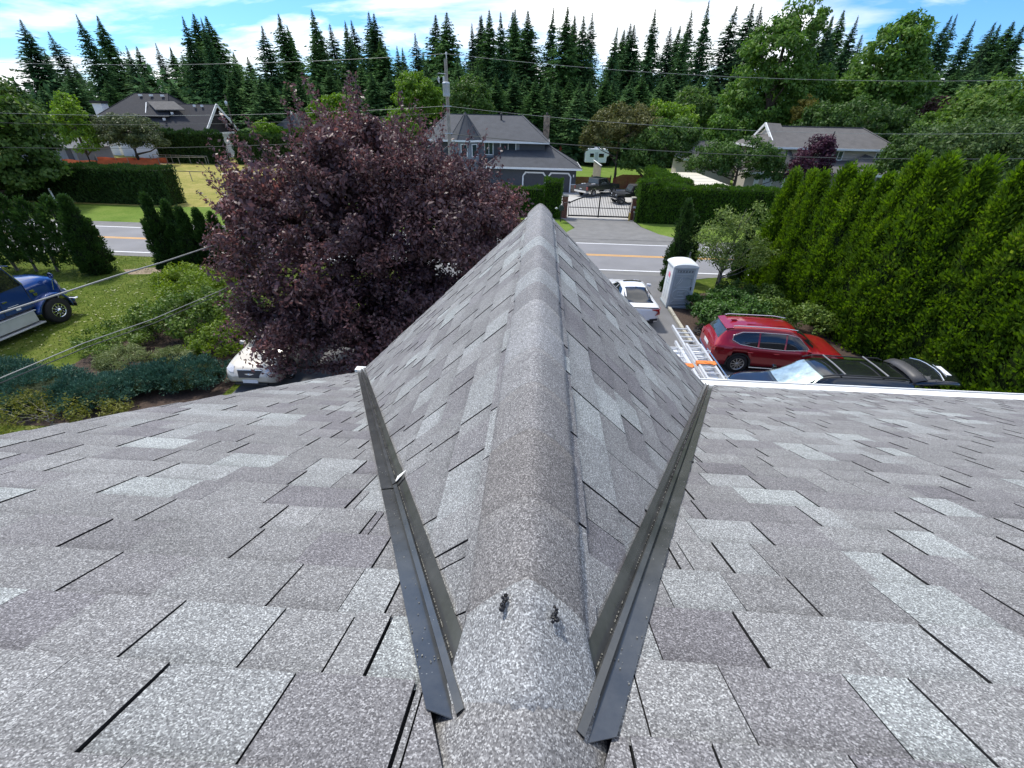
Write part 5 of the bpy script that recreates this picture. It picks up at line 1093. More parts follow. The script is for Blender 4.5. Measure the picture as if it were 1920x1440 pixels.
# ---- white sedan and cream sedan share a builder
def sedan(label, paintm, loc, rz, W=.90, L=4.62, H=1.40, lampm=None, extras=True, grille=False):
    t = thing('parked_sedan', label, 'car', (0, 0, .012)); s = L/4.62; b = W
    rows = [(-2.31*s, b*.80, .42, .84, .85, .55), (-2.24*s, b*.94, .30, .97, .99, .58), (-2.0*s, b*.985, .25, .985, 1.03, .56), (-1.70*s, b, .24, .97, 1.10, .55), (-1.2*s, b, .23, .95, 1.28, .55), (-.7*s, b, .23, .93, H-.02, .56), (-.2*s, b, .22, .92, H+.01, .57), (.25*s, b, .22, .91, H-.03, .57), (.65*s, b, .22, .91, 1.25, .57), (1.1*s, b, .22, .915, 1.01, .62), (1.35*s, b, .23, .905, .93, .68), (1.8*s, b*.985, .25, .85, .875, .68), (2.14*s, b*.94, .28, .75, .775, .62), (2.29*s, b*.80, .36, .64, .65, .55), (2.33*s, b*.66, .42, .58, .585, .45)]
    c = Car(rows, (-1.36*s, 1.34*s), .325); c.body(paintm, t)
    for sg in (-1, 1):
        c.side_panel('side_window', [(.80*s, .97), (-.02, .965)], [(.42*s, 1.22), (-.02, 1.30)], M_glass, t, sg)
        c.side_panel('side_window', [(-.08, .965), (-.85*s, .99), (-1.12*s, 1.03)], [(-.08, 1.305), (-.70*s, 1.28), (-1.05*s, 1.14)], M_glass, t, sg)
        for wx in (-1.36*s, 1.34*s): wheel(t, wx, sg*(b-.10), .325, .215, sg); arch(t, wx, sg*(b+.004), .325, sg, M_blackp, .03)
        mirror(t, .70*s, sg*(b-.02), .96, sg, paintm); c.seam([(-.05, .94), (-.04, .6), (-.06, .30)], sg, t)
        for hx in (-.22, -1.0):
            q = MB(); q.tube([(hx-.09, sg*(c.y_at(hx, .80)+.02), .80), (hx+.09, sg*(c.y_at(hx, .80)+.02), .80)], .013, 6); q.build('door_handle', paintm, t)
        hl = MB(); hl.prism([(x, sg*y, c.z_at(x, y)-.01) for x, y in ((1.90*s, b*.86), (2.06*s, b*.60), (2.26*s, b*.56), (2.24*s, b*.70), (2.12*s, b*.88))], (.012, sg*.01, .03)); hl.build('headlight', M_clearl, t)
        tl = MB(); x0 = -2.35*s
        tl.prism([(x0+.02, sg*b*.55, .945), (x0+.06, sg*b*.90, .95), (x0+.30, sg*b*1.002, .955), (x0+.30, sg*b*1.004, .88), (x0+.07, sg*b*.955, .70), (x0-.01, sg*b*.72, .66), (x0+.04, sg*b*.86, .83), (x0+.0, sg*b*.55, .905)], (-.02, sg*.012, 0)); tl.build('tail_light', lampm or M_redl, t)
        vb = MB(); vb.prism([(-2.335*s, sg*b*.50, .40), (-2.30*s, sg*b*.86, .42), (-2.30*s, sg*b*.88, .52), (-2.335*s, sg*b*.50, .48)], (-.02, sg*.01, 0)); vb.build('bumper_vent', M_blackp, t)
    c.top_panel('windscreen', 1.12*s, .42*s, .66, .53, M_glass, t, curve=-.08); c.top_panel('rear_window', -1.92*s, -.74*s, .63, .53, M_glass if extras else M_glassl, t, curve=.06)
    br = MB(); br.tube([(-2.25*s, -b*.86, .975), (-2.29*s, -b*.4, .985), (-2.30*s, 0, .99), (-2.29*s, b*.4, .985), (-2.25*s, b*.86, .975)], .020, 6); br.build('boot_trim', M_blackp, t)
    pl = MB(); pl.box(-2.345*s, -.27, .60, -2.325*s, .27, .74); pl.build('licence_plate', M_plate, t)
    bb = MB(); bb.box(-2.33*s, -b*.72, .27, -2.2*s, b*.72, .42); bb.build('rear_bumper_insert', M_blackp, t, bevel=.03)
    if extras:
        sr = MB(); c.top_panel('sunroof', .22*s, -.05*s, .42, .43, M_glass, t, off=.006)
        an = MB(); an.prism([(-.62*s, -.025, H), (-.78*s, -.02, H-.01), (-.78*s, .02, H-.01), (-.62*s, .025, H)], (-.06, 0, .05)); an.build('antenna', paintm, t)
        sk = MB(); y0 = -.50; sk.prism([(x, y, c.z_at(x, y)+.010) for x, y in ((-1.22*s, y0), (-1.22*s, y0+.09), (-1.02*s, y0+.09), (-1.02*s, y0))], (0, 0, .004)); sk.build('window_sticker', M_blackp, t)
    if grille:
        gr = MB(); gr.prism([(2.20*s, -.40, c.z_at(2.20*s, .3)), (2.20*s, .40, c.z_at(2.20*s, .3)), (2.335*s, .33, .55), (2.335*s, -.33, .55)], (.022, 0, .016)); gr.build('grille', M_blackp, t)
        gt = MB(); gt.tube([(2.20*s, -.42, c.z_at(2.2*s, .3)+.015), (2.21*s, 0, c.z_at(2.2*s, 0)+.018), (2.20*s, .42, c.z_at(2.2*s, .3)+.015)], .014, 6); gt.build('grille_trim', M_chrome, t)
        bd = MB(); bd.lathe([(.045, 0), (.04, .01), (.002, .014)], (2.30*s, 0, .65), 'x', 14); bd.build('badge', M_chrome, t)
        lp = MB(); lp.box(2.325*s, -.25, .36, 2.342*s, .25, .48); lp.build('licence_plate', M_plate, t)
        ai = MB(); ai.box(2.27*s, -.55, .27, 2.338*s, .55, .35); ai.build('air_intake', M_blackp, t, bevel=.02)
    t.location = (*loc, .012); t.rotation_euler = (0, 0, rz); return t
sedan('white sedan parked behind the portable toilet, seen from the rear', paint('white_car_paint', (0.76, 0.77, 0.78)), (4.62, 20.5), math.radians(91), W=.90)
sedan('pale cream sedan under the plum tree, facing the house', paint('cream_car_paint', (0.54, 0.50, 0.42), metal=.1), (-9.30, 14.0), math.radians(-88), W=.89, extras=False, grille=True)

# ---- white work van below the ladders (its roof shows beyond the eave)
def van():
    m = paint('van_white_paint', (0.78, 0.79, 0.79), rough=.35); t = thing('work_van', 'white work van with ladders on its roof rack, beside the black SUV', 'van', (0, 0, .012))
    rows = [(-2.7, .88, .40, 1.15, 1.95, .80), (-2.62, .98, .30, 1.2, 2.02, .84), (0, .99, .28, 1.2, 2.05, .84), (1.3, .99, .28, 1.15, 2.02, .82), (1.75, .98, .28, 1.12, 1.6, .76), (2.1, .96, .28, 1.05, 1.15, .74), (2.5, .90, .32, .92, .95, .68), (2.7, .72, .42, .72, .73, .55)]
    c = Car(rows, (-1.7, 1.75), .35); c.body(m, t)
    for sg in (-1, 1):
        c.side_panel('side_window', [(1.65, 1.18), (.8, 1.17)], [(1.40, 1.65), (.8, 1.70)], M_glass, t, sg)
        for wx in (-1.7, 1.75): wheel(t, wx, sg*.88, .35, .22, sg); arch(t, wx, sg*.994, .35, sg, M_blackp, .03)
        mirror(t, 1.5, sg*.97, 1.2, sg, M_blackp)
        r = MB(); r.tube([(-2.4, sg*.80, 2.13), (1.0, sg*.80, 2.13)], .02, 6)
        for x in (-2.2, -.7, .8): r.tube([(x, sg*.80, 1.98), (x, sg*.80, 2.13)], .018, 6)
        r.build('roof_rail', M_chrome, t)
    for x in (-2.2, -.7, .8):
        b = MB(); b.tube([(x, -.82, 2.15), (x, .82, 2.15)], .02, 6); b.build('rack_bar', M_chrome, t)
    c.top_panel('windscreen', 1.95, 1.40, .76, .70, M_glass, t, curve=-.1)
    t.location = (4.52, 9.75, .012); t.rotation_euler = (0, 0, math.radians(-90))
van()
M_alu = mat('aluminium', (0.60, 0.61, 0.62), rough=.45, metal=.35, var=.1, vscale=5)
M_orange = mat('orange_plastic', (0.75, 0.20, 0.03), rough=.5, var=.15, vscale=8)
def ladder(label, x, y0, y1, z, w, tilt=0.0):
    t = thing('ladder', label, 'ladder', (x, y0, z)); L = y1-y0; n = int(L/.30)
    for layer in (0, 1):
        dz = .07*layer; ww = w-.05*layer; l0, l1 = (0, L) if layer == 0 else (-.9, L-1.5)
        for sg in (-1, 1):
            r = MB(); r.bar((sg*ww/2, l0, dz), (sg*ww/2, l1, dz+tilt), .058, .095); r.build('side_rail', M_alu, t)
        for i in range(int((l1-l0)/.30)):
            yy = l0+.15+i*.30; g = MB(); g.tube([(-ww/2, yy, dz), (ww/2, yy, dz)], .024, 8); g.build('rung', M_alu, t)
    s = MB()
    yb = 2.45
    s.bar((-w/2-.03, yb, .13), (w/2+.03, yb, .13), .18, .012); s.bar((-w/2-.02, yb, .13), (-w/2-.02, yb, -.05), .17, .012); s.bar((w/2+.02, yb, .13), (w/2+.02, yb, -.05), .17, .012); s.bar((-w*.1, yb+.05, .14), (w*.45, yb-.12, .14), .1, .015)
    s.build('orange_strap', M_orange, t)
    return t
ladder('longer aluminium extension ladder with orange strap, nearest the red SUV', 4.83, 8.4, 13.55, 2.22, .46)
ladder('aluminium extension ladder with orange strap, nearest the dormer', 4.18, 8.2, 12.35, 2.22, .43)

# ---- blue highway tractor on the lawn
def blue_truck():
    m = paint('blue_truck_paint', (0.010, 0.045, 0.20), rough=.2, metal=.2); t = thing('semi_truck', 'blue highway truck tractor parked on the lawn at the left edge', 'truck', (0, 0, .004))
    # x forward, y left
    hood = [(0, 1.02, 1.95, .50), (.5, .98, 1.95, .46), (1.0, .92, 1.90, .42), (1.35, .86, 1.82, .38), (1.55, .78, 1.70, .34), (1.62, .72, 1.5, .30)]
    V = []; k = 0
    for x, hw, zt, _ in hood:
        pr = [(-hw, .95), (-hw, zt-.35), (-hw*.94, zt-.12), (-hw*.75, zt-.02), (0, zt+.05), (hw*.75, zt-.02), (hw*.94, zt-.12), (hw, zt-.35), (hw, .95)]; k = len(pr)
        V += [(x, y, z) for y, z in pr]
    F = [(i*k+j, i*k+j+1, (i+1)*k+j+1, (i+1)*k+j) for i in range(len(hood)-1) for j in range(k-1)]
    mb = MB(); mb.add(V, F, 0, True); mb.add(V[-k:], [tuple(range(k))], 0); mb.build('hood', m, t)
    MB().box(1.60, -.5, .95, 1.66, .5, 1.62).build('grille', M_chrome, t, bevel=.02)
    MB().box(1.55, -1.15, .42, 1.78, 1.15, .78).build('front_bumper', M_chrome, t, bevel=.05)
    for sg in (-1, 1):
        f = MB(); vs = []; n = 18
        for i in range(n+1):
            a = math.pi*(-.02+.98*i/n); rr_ = .72 if i < n*.75 else .72+.12*(i-n*.75)/(n*.25)
            for y in (sg*.70, sg*1.02, sg*1.17, sg*1.20): 
                q = rr_*(1.0 if abs(y) < 1.1 else (.97 if abs(y) < 1.18 else .86)); vs.append((.72+math.cos(a)*q, y, .56+math.sin(a)*q*1.02))
        fs = [(i*4+j, (i+1)*4+j, (i+1)*4+j+1, i*4+j+1) for i in range(n) for j in range(3)]
        o = f.add(vs, fs, 0, True).build('fender', m, t); so = o.modifiers.new('thickness', 'SOLIDIFY'); so.thickness = .02
        fl = MB(); fl.add([(1.42, sg*.8, .6), (1.42, sg*1.2, .6), (1.50, sg*1.2, .42), (1.50, sg*.8, .42)], [(0, 1, 2, 3)]); fl.build('mud_flap', M_blackp, t)
        wheel(t, .72, sg*1.02, .53, .30, sg, M_chrome, 10, .56)
        hb = MB(); hb.lathe([(.10, sg*.14), (.09, sg*.20), (.004, sg*.22)], (.72, sg*1.02, .53), 'y', 12)
        for i in range(10):
            a = 6.283*i/10; hb.lathe([(.018, sg*.13), (.018, sg*.17), (.002, sg*.175)], (.72+.16*math.cos(a), sg*1.02, .53+.16*math.sin(a)), 'y', 6)
        hb.build('hub_nuts', M_chrome, t)
        hl = MB(); hl.lathe([(.13, 0), (.12, .06), (.01, .09)], (1.42, sg*.98, 1.12), 'x', 14); hl.build('headlight', M_clearl, t)
        mk = MB(); mk.box(.9, sg*1.185, 1.10, 1.02, sg*1.205, 1.13); mk.build('marker_light', M_clearl, t)
        hm = MB(); hm.tube([(1.05, sg*1.0, 1.32), (1.16, sg*1.08, 1.80)], .014, 6); hm.build('mirror_arm', M_chrome, t)
        hd = MB(); hd.lathe([(.12, -.02), (.13, .0), (.08, .06), (.01, .075)], (1.15, sg*1.08, 1.90), 'x', 14); hd.build('hood_mirror', m, t)
        # steps, tank box
        tb = MB(); tb.box(-2.3, sg*.70, .42, -.16, sg*1.13, .86); tb.build('tool_box', M_satin, t, bevel=.03)
        st = MB(); st.box(-2.35, sg*.95, .30, -.0, sg*1.20, .35); st.build('lower_step', M_satin, t, bevel=.01)
        s2 = MB(); s2.box(-2.3, sg*.95, .86, -.10, sg*1.16, .90); s2.build('upper_step', M_satin, t, bevel=.01)
        # windows, door
        w = MB(); w.prism([(-.10, sg*1.13, 1.93), (-1.05, sg*1.13, 1.88), (-1.05, sg*1.13, 2.62), (-.42, sg*1.13, 2.64)], (0, sg*.012, 0)); w.build('side_window', M_glass, t)
        ad = MB(); ad.tube([(-.03, sg*1.11, 1.92), (-.38, sg*1.10, 2.72)], .022, 6); ad.build('pillar_trim', M_chrome, t)
        dr_ = MB()
        for a, b in (((-.02, 1.0), (-.05, 1.95)), ((-1.15, 1.0), (-1.15, 2.7)), ((-.02, 1.0), (-1.15, 1.0))): dr_.bar((a[0], sg*1.128, a[1]), (b[0], sg*1.128, b[1]), .012, .012)
        dr_.build('door_gap', M_blackp, t)
        dh = MB(); dh.box(-1.05, sg*1.13, 1.50, -.88, sg*1.16, 1.54); dh.build('door_handle', M_chrome, t)
        dc = MB(); dc.box(-.95, sg*1.130, 1.28, -.55, sg*1.134, 1.30); dc.box(-.72, sg*1.130, 1.08, -.54, sg*1.134, 1.16); dc.build('door_lettering', M_plate, t)
        em = MB(); em.prism([(.12, sg*1.035, 1.62), (.30, sg*1.03, 1.60), (.32, sg*1.03, 1.50), (.14, sg*1.035, 1.52)], (0, sg*.01, 0)); em.prism([(.20, sg*1.035, 1.46), (.36, sg*1.03, 1.45), (.36, sg*1.03, 1.34), (.22, sg*1.035, 1.35)], (0, sg*.01, 0)); em.build('hood_vent', M_chrome, t)
        ex = MB(); ex.tube([(-2.45, sg*1.0, .8), (-2.45, sg*1.0, 3.6)], .075, 10); ex.build('exhaust_stack', M_chrome, t)
    cab = MB(); cab.prism([(0, -1.12, .95), (0, -1.12, 1.95), (-.40, -1.12, 2.80), (-.62, -1.12, 2.92), (-2.3, -1.12, 2.95), (-2.3, -1.12, .95)], (0, 2.24, 0)); cab.build('cab', m, t, bevel=.07)
    ws = MB(); ws.prism([(-.012, -1.0, 1.98), (-.012, 1.0, 1.98), (-.375, .95, 2.72), (-.375, -.95, 2.72)], (.02, 0, .012)); ws.build('windscreen', M_glass, t)
    vi = MB(); vi.prism([(-.36, -1.05, 2.74), (-.36, 1.05, 2.74), (-.08, 1.05, 2.66), (-.08, -1.05, 2.66)], (0, 0, .03)); vi.build('sun_visor', m, t, bevel=.01)
    for y in (-.6, -.3, 0, .3, .6):
        l = MB(); l.lathe([(.05, 0), (.05, .05), (.01, .09)], (-.62, y, 2.95), 'z', 10); l.build('roof_light', M_clearl, t)
    fr = MB(); fr.box(-5.5, -.45, .60, 0, .45, .88); fr.build('chassis', M_blackp, t)
    t.location = (-21.55, 15.62, .004); t.rotation_euler = (0, 0, math.radians(90))
blue_truck()

# ---- pickups beyond the gate
def pickup(label, loc, rz, jeep=False):
    m = paint('black_pickup_paint', (0.010, 0.012, 0.014), rough=.25); t = thing('pickup_truck', label, 'pickup truck', (0, 0, .016))
    b = MB()
    if not jeep:
        b.prism([(-2.9, -.98, .62), (-2.9, -.98, 1.18), (-.9, -.98, 1.20), (-.9, -.98, 1.25), (1.15, -.98, 1.25), (1.25, -.98, 1.20), (2.7, -.98, 1.12), (2.85, -.98, .95), (2.85, -.98, .62)], (0, 1.96, 0)); b.build('body', m, t, bevel=.05)
        cab = MB(); cab.prism([(-.88, -.86, 1.25), (-.78, -.78, 1.88), (.55, -.78, 1.90), (1.15, -.86, 1.25)], (0, 1.66, 0)); cab.build('cab', m, t, bevel=.06)
        bed = MB(); bed.box(-2.82, -.85, 1.17, -.98, .85, 1.215); bed.build('tonneau_cover', mat('matt_tonneau', (.012, .013, .015), rough=.5), t)
        cargo = MB(); rng = random.Random(2)
        for i in range(4): MB().obox((-2.2+.36*i, rng.uniform(-.5, .5), 1.275), (1, .3, 0), (-.3, 1, 0), (0, 0, 1), .13, .11, .05).build('cargo_sack', mat('pale_sack', (.5, .5, .5), rough=.8), t, bevel=.03)
        MB().box(-3.02, -.92, .50, -2.88, .92, .70).build('rear_bumper', M_chrome, t, bevel=.03)
        MB().box(-2.915, -.16, .82, -2.90, .16, .92).build('licence_plate', M_plate, t)
        for sg in (-1, 1):
            MB().box(-2.92, sg*.98-.12, .80, -2.86, sg*.98+.02 if sg > 0 else sg*.98+.12, 1.15).build('tail_light', M_redl, t)
            w = MB(); w.prism([(.02, sg*.80, 1.30), (.98, sg*.83, 1.30), (.52, sg*.78, 1.80), (.02, sg*.77, 1.80)], (0, sg*.035, 0)); w.build('side_window', M_glass, t)
            w = MB(); w.prism([(-.78, sg*.83, 1.30), (-.06, sg*.80, 1.30), (-.06, sg*.77, 1.80), (-.70, sg*.77, 1.80)], (0, sg*.035, 0)); w.build('side_window', M_glass, t)
            for wx in (-1.75, 1.75): wheel(t, wx, sg*.88, .42, .28, sg, None, 8, .55); arch(t, wx, sg*.99, .42, sg, M_chrome, .06)
            MB().bar((-1.2, sg*1.0, .48), (1.2, sg*1.0, .48), .14, .05).build('running_board', M_chrome, t)
        rw = MB(); rw.prism([(-.87, -.72, 1.32), (-.87, .72, 1.32), (-.80, .68, 1.80), (-.80, -.68, 1.80)], (-.02, 0, 0)); rw.build('rear_window', M_glass, t)
    else:
        b.prism([(-2.1, -.78, .62), (-2.1, -.78, 1.12), (.1, -.78, 1.12), (.25, -.78, 1.10), (1.75, -.78, 1.06), (1.80, -.78, .70)], (0, 1.56, 0)); b.build('body', m, t, bevel=.04)
        cab = MB(); cab.prism([(-2.05, -.74, 1.12), (-1.98, -.70, 1.82), (-.12, -.70, 1.85), (.22, -.74, 1.12)], (0, 1.44, 0)); cab.build('cab', mat('soft_top', (.012, .012, .013), rough=.7), t, bevel=.04)
        hd = MB(); hd.box(.30, -.68, 1.085, 1.78, .68, 1.115); hd.build('bonnet', mat('matt_bonnet', (.016, .017, .019), rough=.45), t, bevel=.02)
        ws = MB(); ws.prism([(.20, -.66, 1.18), (.20, .66, 1.18), (-.08, .63, 1.78), (-.08, -.63, 1.78)], (.03, 0, .01)); ws.build('windscreen', M_glassl, t)
        MB().box(1.80, -.9, .52, 2.0, .9, .68).build('front_bumper', M_chrome, t, bevel=.03)
        gr = MB()
        for i in range(7): gr.box(1.80, -.36+i*.12-.035, .78, 1.815, -.36+i*.12+.035, 1.0)
        gr.build('grille', M_blackp, t)
        for sg in (-1, 1):
            hl = MB(); hl.lathe([(.10, 0), (.09, .02), (.002, .03)], (1.805, sg*.55, .92), 'x', 14); hl.build('headlight', M_clearl, t)
            f = MB(); f.box(.85, sg*.93-.16, .92, 1.80, sg*.93+.0 if sg > 0 else sg*.93+.16, .98); f.build('fender', m, t, bevel=.02)
            for wx in (-1.25, 1.25): wheel(t, wx, sg*.82, .42, .28, sg, None, 8, .52)
            w = MB(); w.prism([(-.9, sg*.71, 1.2), (-.05, sg*.73, 1.2), (-.2, sg*.70, 1.74), (-.9, sg*.70, 1.74)], (0, sg*.03, 0)); w.build('side_window', M_glass, t)
            mirror(t, .1, sg*.76, 1.2, sg, M_blackp)
    t.location = (*loc, .016); t.rotation_euler = (0, 0, rz); return t
pickup('black pickup truck with covered bed parked behind the gate, in front of the red fence', (6.85, 56.9), math.radians(42))
pickup('black off-road jeep with flat bonnet parked behind the gate, half hidden by the clipped hedge', (9.7, 51.6), math.radians(196), True)
# ------------------------------------------------------------------ neighbouring houses
def shingle_roof(name, c, s=14.0):
    """far shingle roofing: courses too small to tell apart from here, so they are surface relief"""
    if name in MATS: return MATS[name]
    m = mat(name, c, rough=.9, var=.16, vscale=1.3, bump=.5, bscale=30, detail=8); return m
M_rf1 = shingle_roof('dark_farm_roof', (0.020, 0.0215, 0.028)); M_rf2 = shingle_roof('slate_grey_roof', (0.062, 0.066, 0.074)); M_rf3 = shingle_roof('weathered_grey_roof', (0.105, 0.10, 0.097)); M_rf4 = shingle_roof('pale_grey_roof', (0.12, 0.125, 0.135))
M_wwall = mat('white_house_wall', (0.76, 0.77, 0.78), rough=.8, var=.05); M_gwall = mat('charcoal_siding', (0.060, 0.066, 0.078), rough=.7, var=.08); M_lgwall = mat('blue_grey_siding', (0.20, 0.225, 0.25), rough=.7, var=.08); M_beige = mat('beige_siding', (0.47, 0.42, 0.36), rough=.8, var=.06); M_bggable = mat('cream_gable', (0.55, 0.51, 0.43), rough=.8, var=.06)
M_door = mat('dark_garage_door', (0.045, 0.050, 0.060), rough=.5, var=.08); M_stone = mat('chimney_stone', (0.30, 0.22, 0.15), rough=.9, var=.5, vscale=3.5, bump=.8, bscale=8, detail=2); M_pane = glass('house_pane', (0.03, 0.05, 0.055), .05); M_panel = mat('pale_blind', (0.5, 0.53, 0.55), rough=.6)
def siding(parent, x0, x1, z0, z1, y, m, step=.20, name='siding_boards'):
    """lapped boards standing proud of a front wall; too small to pick apart, so one part"""
    mb = MB(); z = z0; k = 0
    while z < z1-.02:
        zz = min(z+step-.012, z1); mb.prism([(x0, y, z), (x1, y, z), (x1, y, zz), (x0, y, zz)], (0, -.018, 0)); z += step
    o = mb.build(name, m, parent); o['kind'] = 'stuff'; return o
def window(parent, x0, x1, z0, z1, y, nx=2, nz=1, fm=None, pm=None, fw=.09):
    fm = fm or M_white; f = MB()
    f.box(x0-fw, y-.07, z0-fw, x1+fw, y-.005, z0); f.box(x0-fw, y-.07, z1, x1+fw, y-.005, z1+fw); f.box(x0-fw, y-.07, z0+.001, x0, y-.005, z1-.001); f.box(x1, y-.07, z0+.001, x1+fw, y-.005, z1-.001)
    for i in range(1, nx): xx = x0+(x1-x0)*i/nx; f.box(xx-.03, y-.06, z0+.002, xx+.03, y-.005, z1-.002)
    for i in range(1, nz): zz = z0+(z1-z0)*i/nz; f.box(x0+.002, y-.055, zz-.025, x1-.002, y-.005, zz+.025)
    o = f.build('window', fm, parent)
    for i in range(nx):
        p = MB(); a, b = x0+(x1-x0)*i/nx+.03, x0+(x1-x0)*(i+1)/nx-.03; p.box(a, y-.03, z0+.003, b, y-.008, z1-.003); p.build('pane', pm or M_pane, o)
    return o
def hip(parent, x0, x1, y0, y1, ze, zr, rx0, rx1, ry, m, name='roof', th=.16, fascia=True):
    A, B, C_, D = (x0, y0, ze), (x1, y0, ze), (x1, y1, ze), (x0, y1, ze); R0, R1 = (rx0, ry, zr), (rx1, ry, zr)
    mb = MB(); mb.add([A, B, C_, D, R0, R1], [(0, 1, 5, 4), (1, 2, 5), (2, 3, 4, 5), (3, 0, 4)]); o = mb.build(name, m, parent)
    rg_ = MB()
    for a, b in ((A, R0), (B, R1), (C_, R1), (D, R0), (R0, R1)): rg_.bar(a, b, .22, .07)
    rg_.build('hip_cap', m, o)
    if fascia:
        f = MB(); f.box(x0-.02, y0-.06, ze-.2, x1+.02, y0-.005, ze+.01); f.box(x0-.06, y0-.004, ze-.2, x0-.005, y1, ze+.01); f.box(x1+.005, y0-.004, ze-.2, x1+.06, y1, ze+.01); f.build('gutter', M_white, parent)
    return o
# -- grey house with turret and garage
g = thing('grey_house', 'dark grey two-storey house with turret and two garage doors behind the gate', 'house', (0, 0, 0))
MB().box(-14.0, 60.6, 0, .36, 70, 5.15).build('wall', M_gwall, g); MB().box(-6.2, 58.0, 0, 4.25, 66, 2.6).build('garage_wall', M_gwall, g)
siding(g, -8.0, -2.75, 2.9, 5.1, 60.59, M_lgwall); siding(g, -2.70, .34, 3.6, 5.1, 60.59, M_gwall); siding(g, 3.80, 4.24, .95, 2.5, 57.99, M_gwall)
hip(g, -6.8, 4.81, 57.35, 66.6, 2.68, 5.05, -3.4, .45, 62.0, M_rf2, 'garage_roof'); hip(g, -14.9, .85, 59.9, 71, 5.22, 7.90, -12.4, -2.75, 65.8, M_rf2)
dw = MB()
for a, b in ((1.03, 3.55), (-2.05, .52)):
    o = MB().box(a, 57.93, .02, b, 57.99, 2.02).build('garage_door', M_door, g)
    for k in range(4):
        MB().box(a+.06, 57.905, .08+k*.49, b-.06, 57.928, .08+k*.49+.43).build('door_panel', M_door, o)
    f = MB(); f.box(a-.16, 57.86, .02, a-.001, 57.985, 1.72); f.box(b+.001, 57.86, .02, b+.16, 57.985, 1.72)
    f.prism([(a-.16, 57.86, 1.723), (a-.001, 57.86, 1.723), (a+.30, 57.86, 2.03), (b-.30, 57.86, 2.03), (b+.001, 57.86, 1.723), (b+.16, 57.86, 1.723), (b-.16, 57.86, 2.19), (a+.16, 57.86, 2.19)], (0, .12, 0)); f.build('door_frame', M_white, g)
MB().box(3.74, 57.90, 0, 4.30, 57.985, .88).build('stone_base', M_stone, g); MB().box(3.72, 57.88, .883, 4.32, 57.985, .95).build('stone_cap', M_white, g)
lt = MB(); lt.box(3.88, 57.86, 1.72, 4.02, 57.97, 1.98); lt.build('wall_lamp', M_white, g)
window(g, -5.05, -3.25, 3.75, 4.98, 60.57, 2, pm=M_pane); window(g, -7.0, -6.05, 3.75, 4.98, 60.57, 2)
MB().box(-5.9, 60.55, 2.95, -5.25, 60.585, 5.08).build('dark_panel', M_gwall, g)
tr_ = MB(); R8 = lambda r, z: [(-9.3+r*math.cos(6.2832*(k+.5)/8), 60.3+r*math.sin(6.2832*(k+.5)/8), z) for k in range(8)]
tr_.add(R8(1.75, 0)+R8(1.75, 5.2), [(k, (k+1) % 8, 8+(k+1) % 8, 8+k) for k in range(8)]); tr_.build('turret_wall', M_lgwall, g)
tp = MB(); tp.add(R8(2.15, 5.28)+[(-9.3, 60.3, 8.15)], [(k, (k+1) % 8, 8) for k in range(8)]); tro = tp.build('turret_roof', M_rf2, g)
tc_ = MB()
for k in range(8): tc_.bar(R8(2.15, 5.28)[k], (-9.3, 60.3, 8.15), .14, .05)
tc_.build('hip_cap', M_rf2, tro)
te = MB(); te.add(R8(2.18, 5.10)+R8(2.18, 5.30), [(k, (k+1) % 8, 8+(k+1) % 8, 8+k) for k in range(8)]); te.build('turret_gutter', M_white, g)
for k in (5, 6):
    a, b = Vector(R8(1.77, 0)[k-1 if False else k]), Vector(R8(1.77, 0)[(k+1) % 8]); d = (b-a)
    w = MB(); w.prism([a+d*.2+Vector((0, 0, 3.5)), a+d*.8+Vector((0, 0, 3.5)), a+d*.8+Vector((0, 0, 4.9)), a+d*.2+Vector((0, 0, 4.9))], Vector((d.y, -d.x, 0)).normalized()*.04); wo = w.build('window', M_white, g)
    w = MB(); w.prism([a+d*.27+Vector((0, 0, 3.6)), a+d*.73+Vector((0, 0, 3.6)), a+d*.73+Vector((0, 0, 4.8)), a+d*.27+Vector((0, 0, 4.8))], Vector((d.y, -d.x, 0)).normalized()*.055); w.build('pane', M_pane, wo)
MB().box(.05, 65.6, 3.0, .85, 66.4, 8.0).build('chimney', M_stone, g)
cp = MB(); cp.lathe([(.14, 8.0), (.14, 8.25), (.01, 8.27)], (.45, 66, 0), seg=10); cp.build('flue', M_blackp, g)
vp = MB(); vp.tube([(-5.35, 64.6, 7.0), (-5.35, 64.6, 7.95)], .11, 10); vp.lathe([(.16, 7.95), (.16, 8.05), (.01, 8.1)], (-5.35, 64.6, 0), seg=10); vp.build('vent_pipe', M_blackp, g)
lr = MB(); lr.prism([(-8, 59.2, 2.75), (-4.4, 59.2, 2.75), (-4.4, 60.58, 3.35), (-8, 60.58, 3.35)], (0, 0, .06)); lr.build('porch_roof', M_rf2, g)
# -- white farmhouse with dark roof
w = thing('farmhouse', 'white farmhouse with dark steep roofs and white chimney at the far left', 'house', (0, 0, 0))
MB().box(-77.0, 86.0, 0, -66, 95, 6.3).build('wall', M_wwall, w); hip(w, -78.2, -65.2, 85.0, 96, 6.45, 9.95, -74.0, -68.0, 90.3, M_rf1, fascia=False)
MB().box(-72.6, 83.8, 0, -58.6, 91.5, 4.1).build('wing_wall', M_wwall, w)
wr = MB(); wr.prism([(-72.4, 83.0, 4.15), (-57.9, 83.0, 4.15), (-57.9, 88, 8.3), (-72.4, 88, 8.3)], (0, .1, .14)); wr.prism([(-72.4, 92.6, 4.15), (-72.4, 88, 8.3), (-57.9, 88, 8.3), (-57.9, 92.6, 4.15)], (0, 0, .12)); wr.build('wing_roof', M_rf1, w)
gw = MB(); gw.prism([(-58.45, 83.9, 4.1), (-58.45, 91.8, 4.1), (-58.45, 88, 7.9)], (-.1, 0, 0)); gw.build('gable_wall', mat('dark_gable', (.03, .025, .028), rough=.8), w)
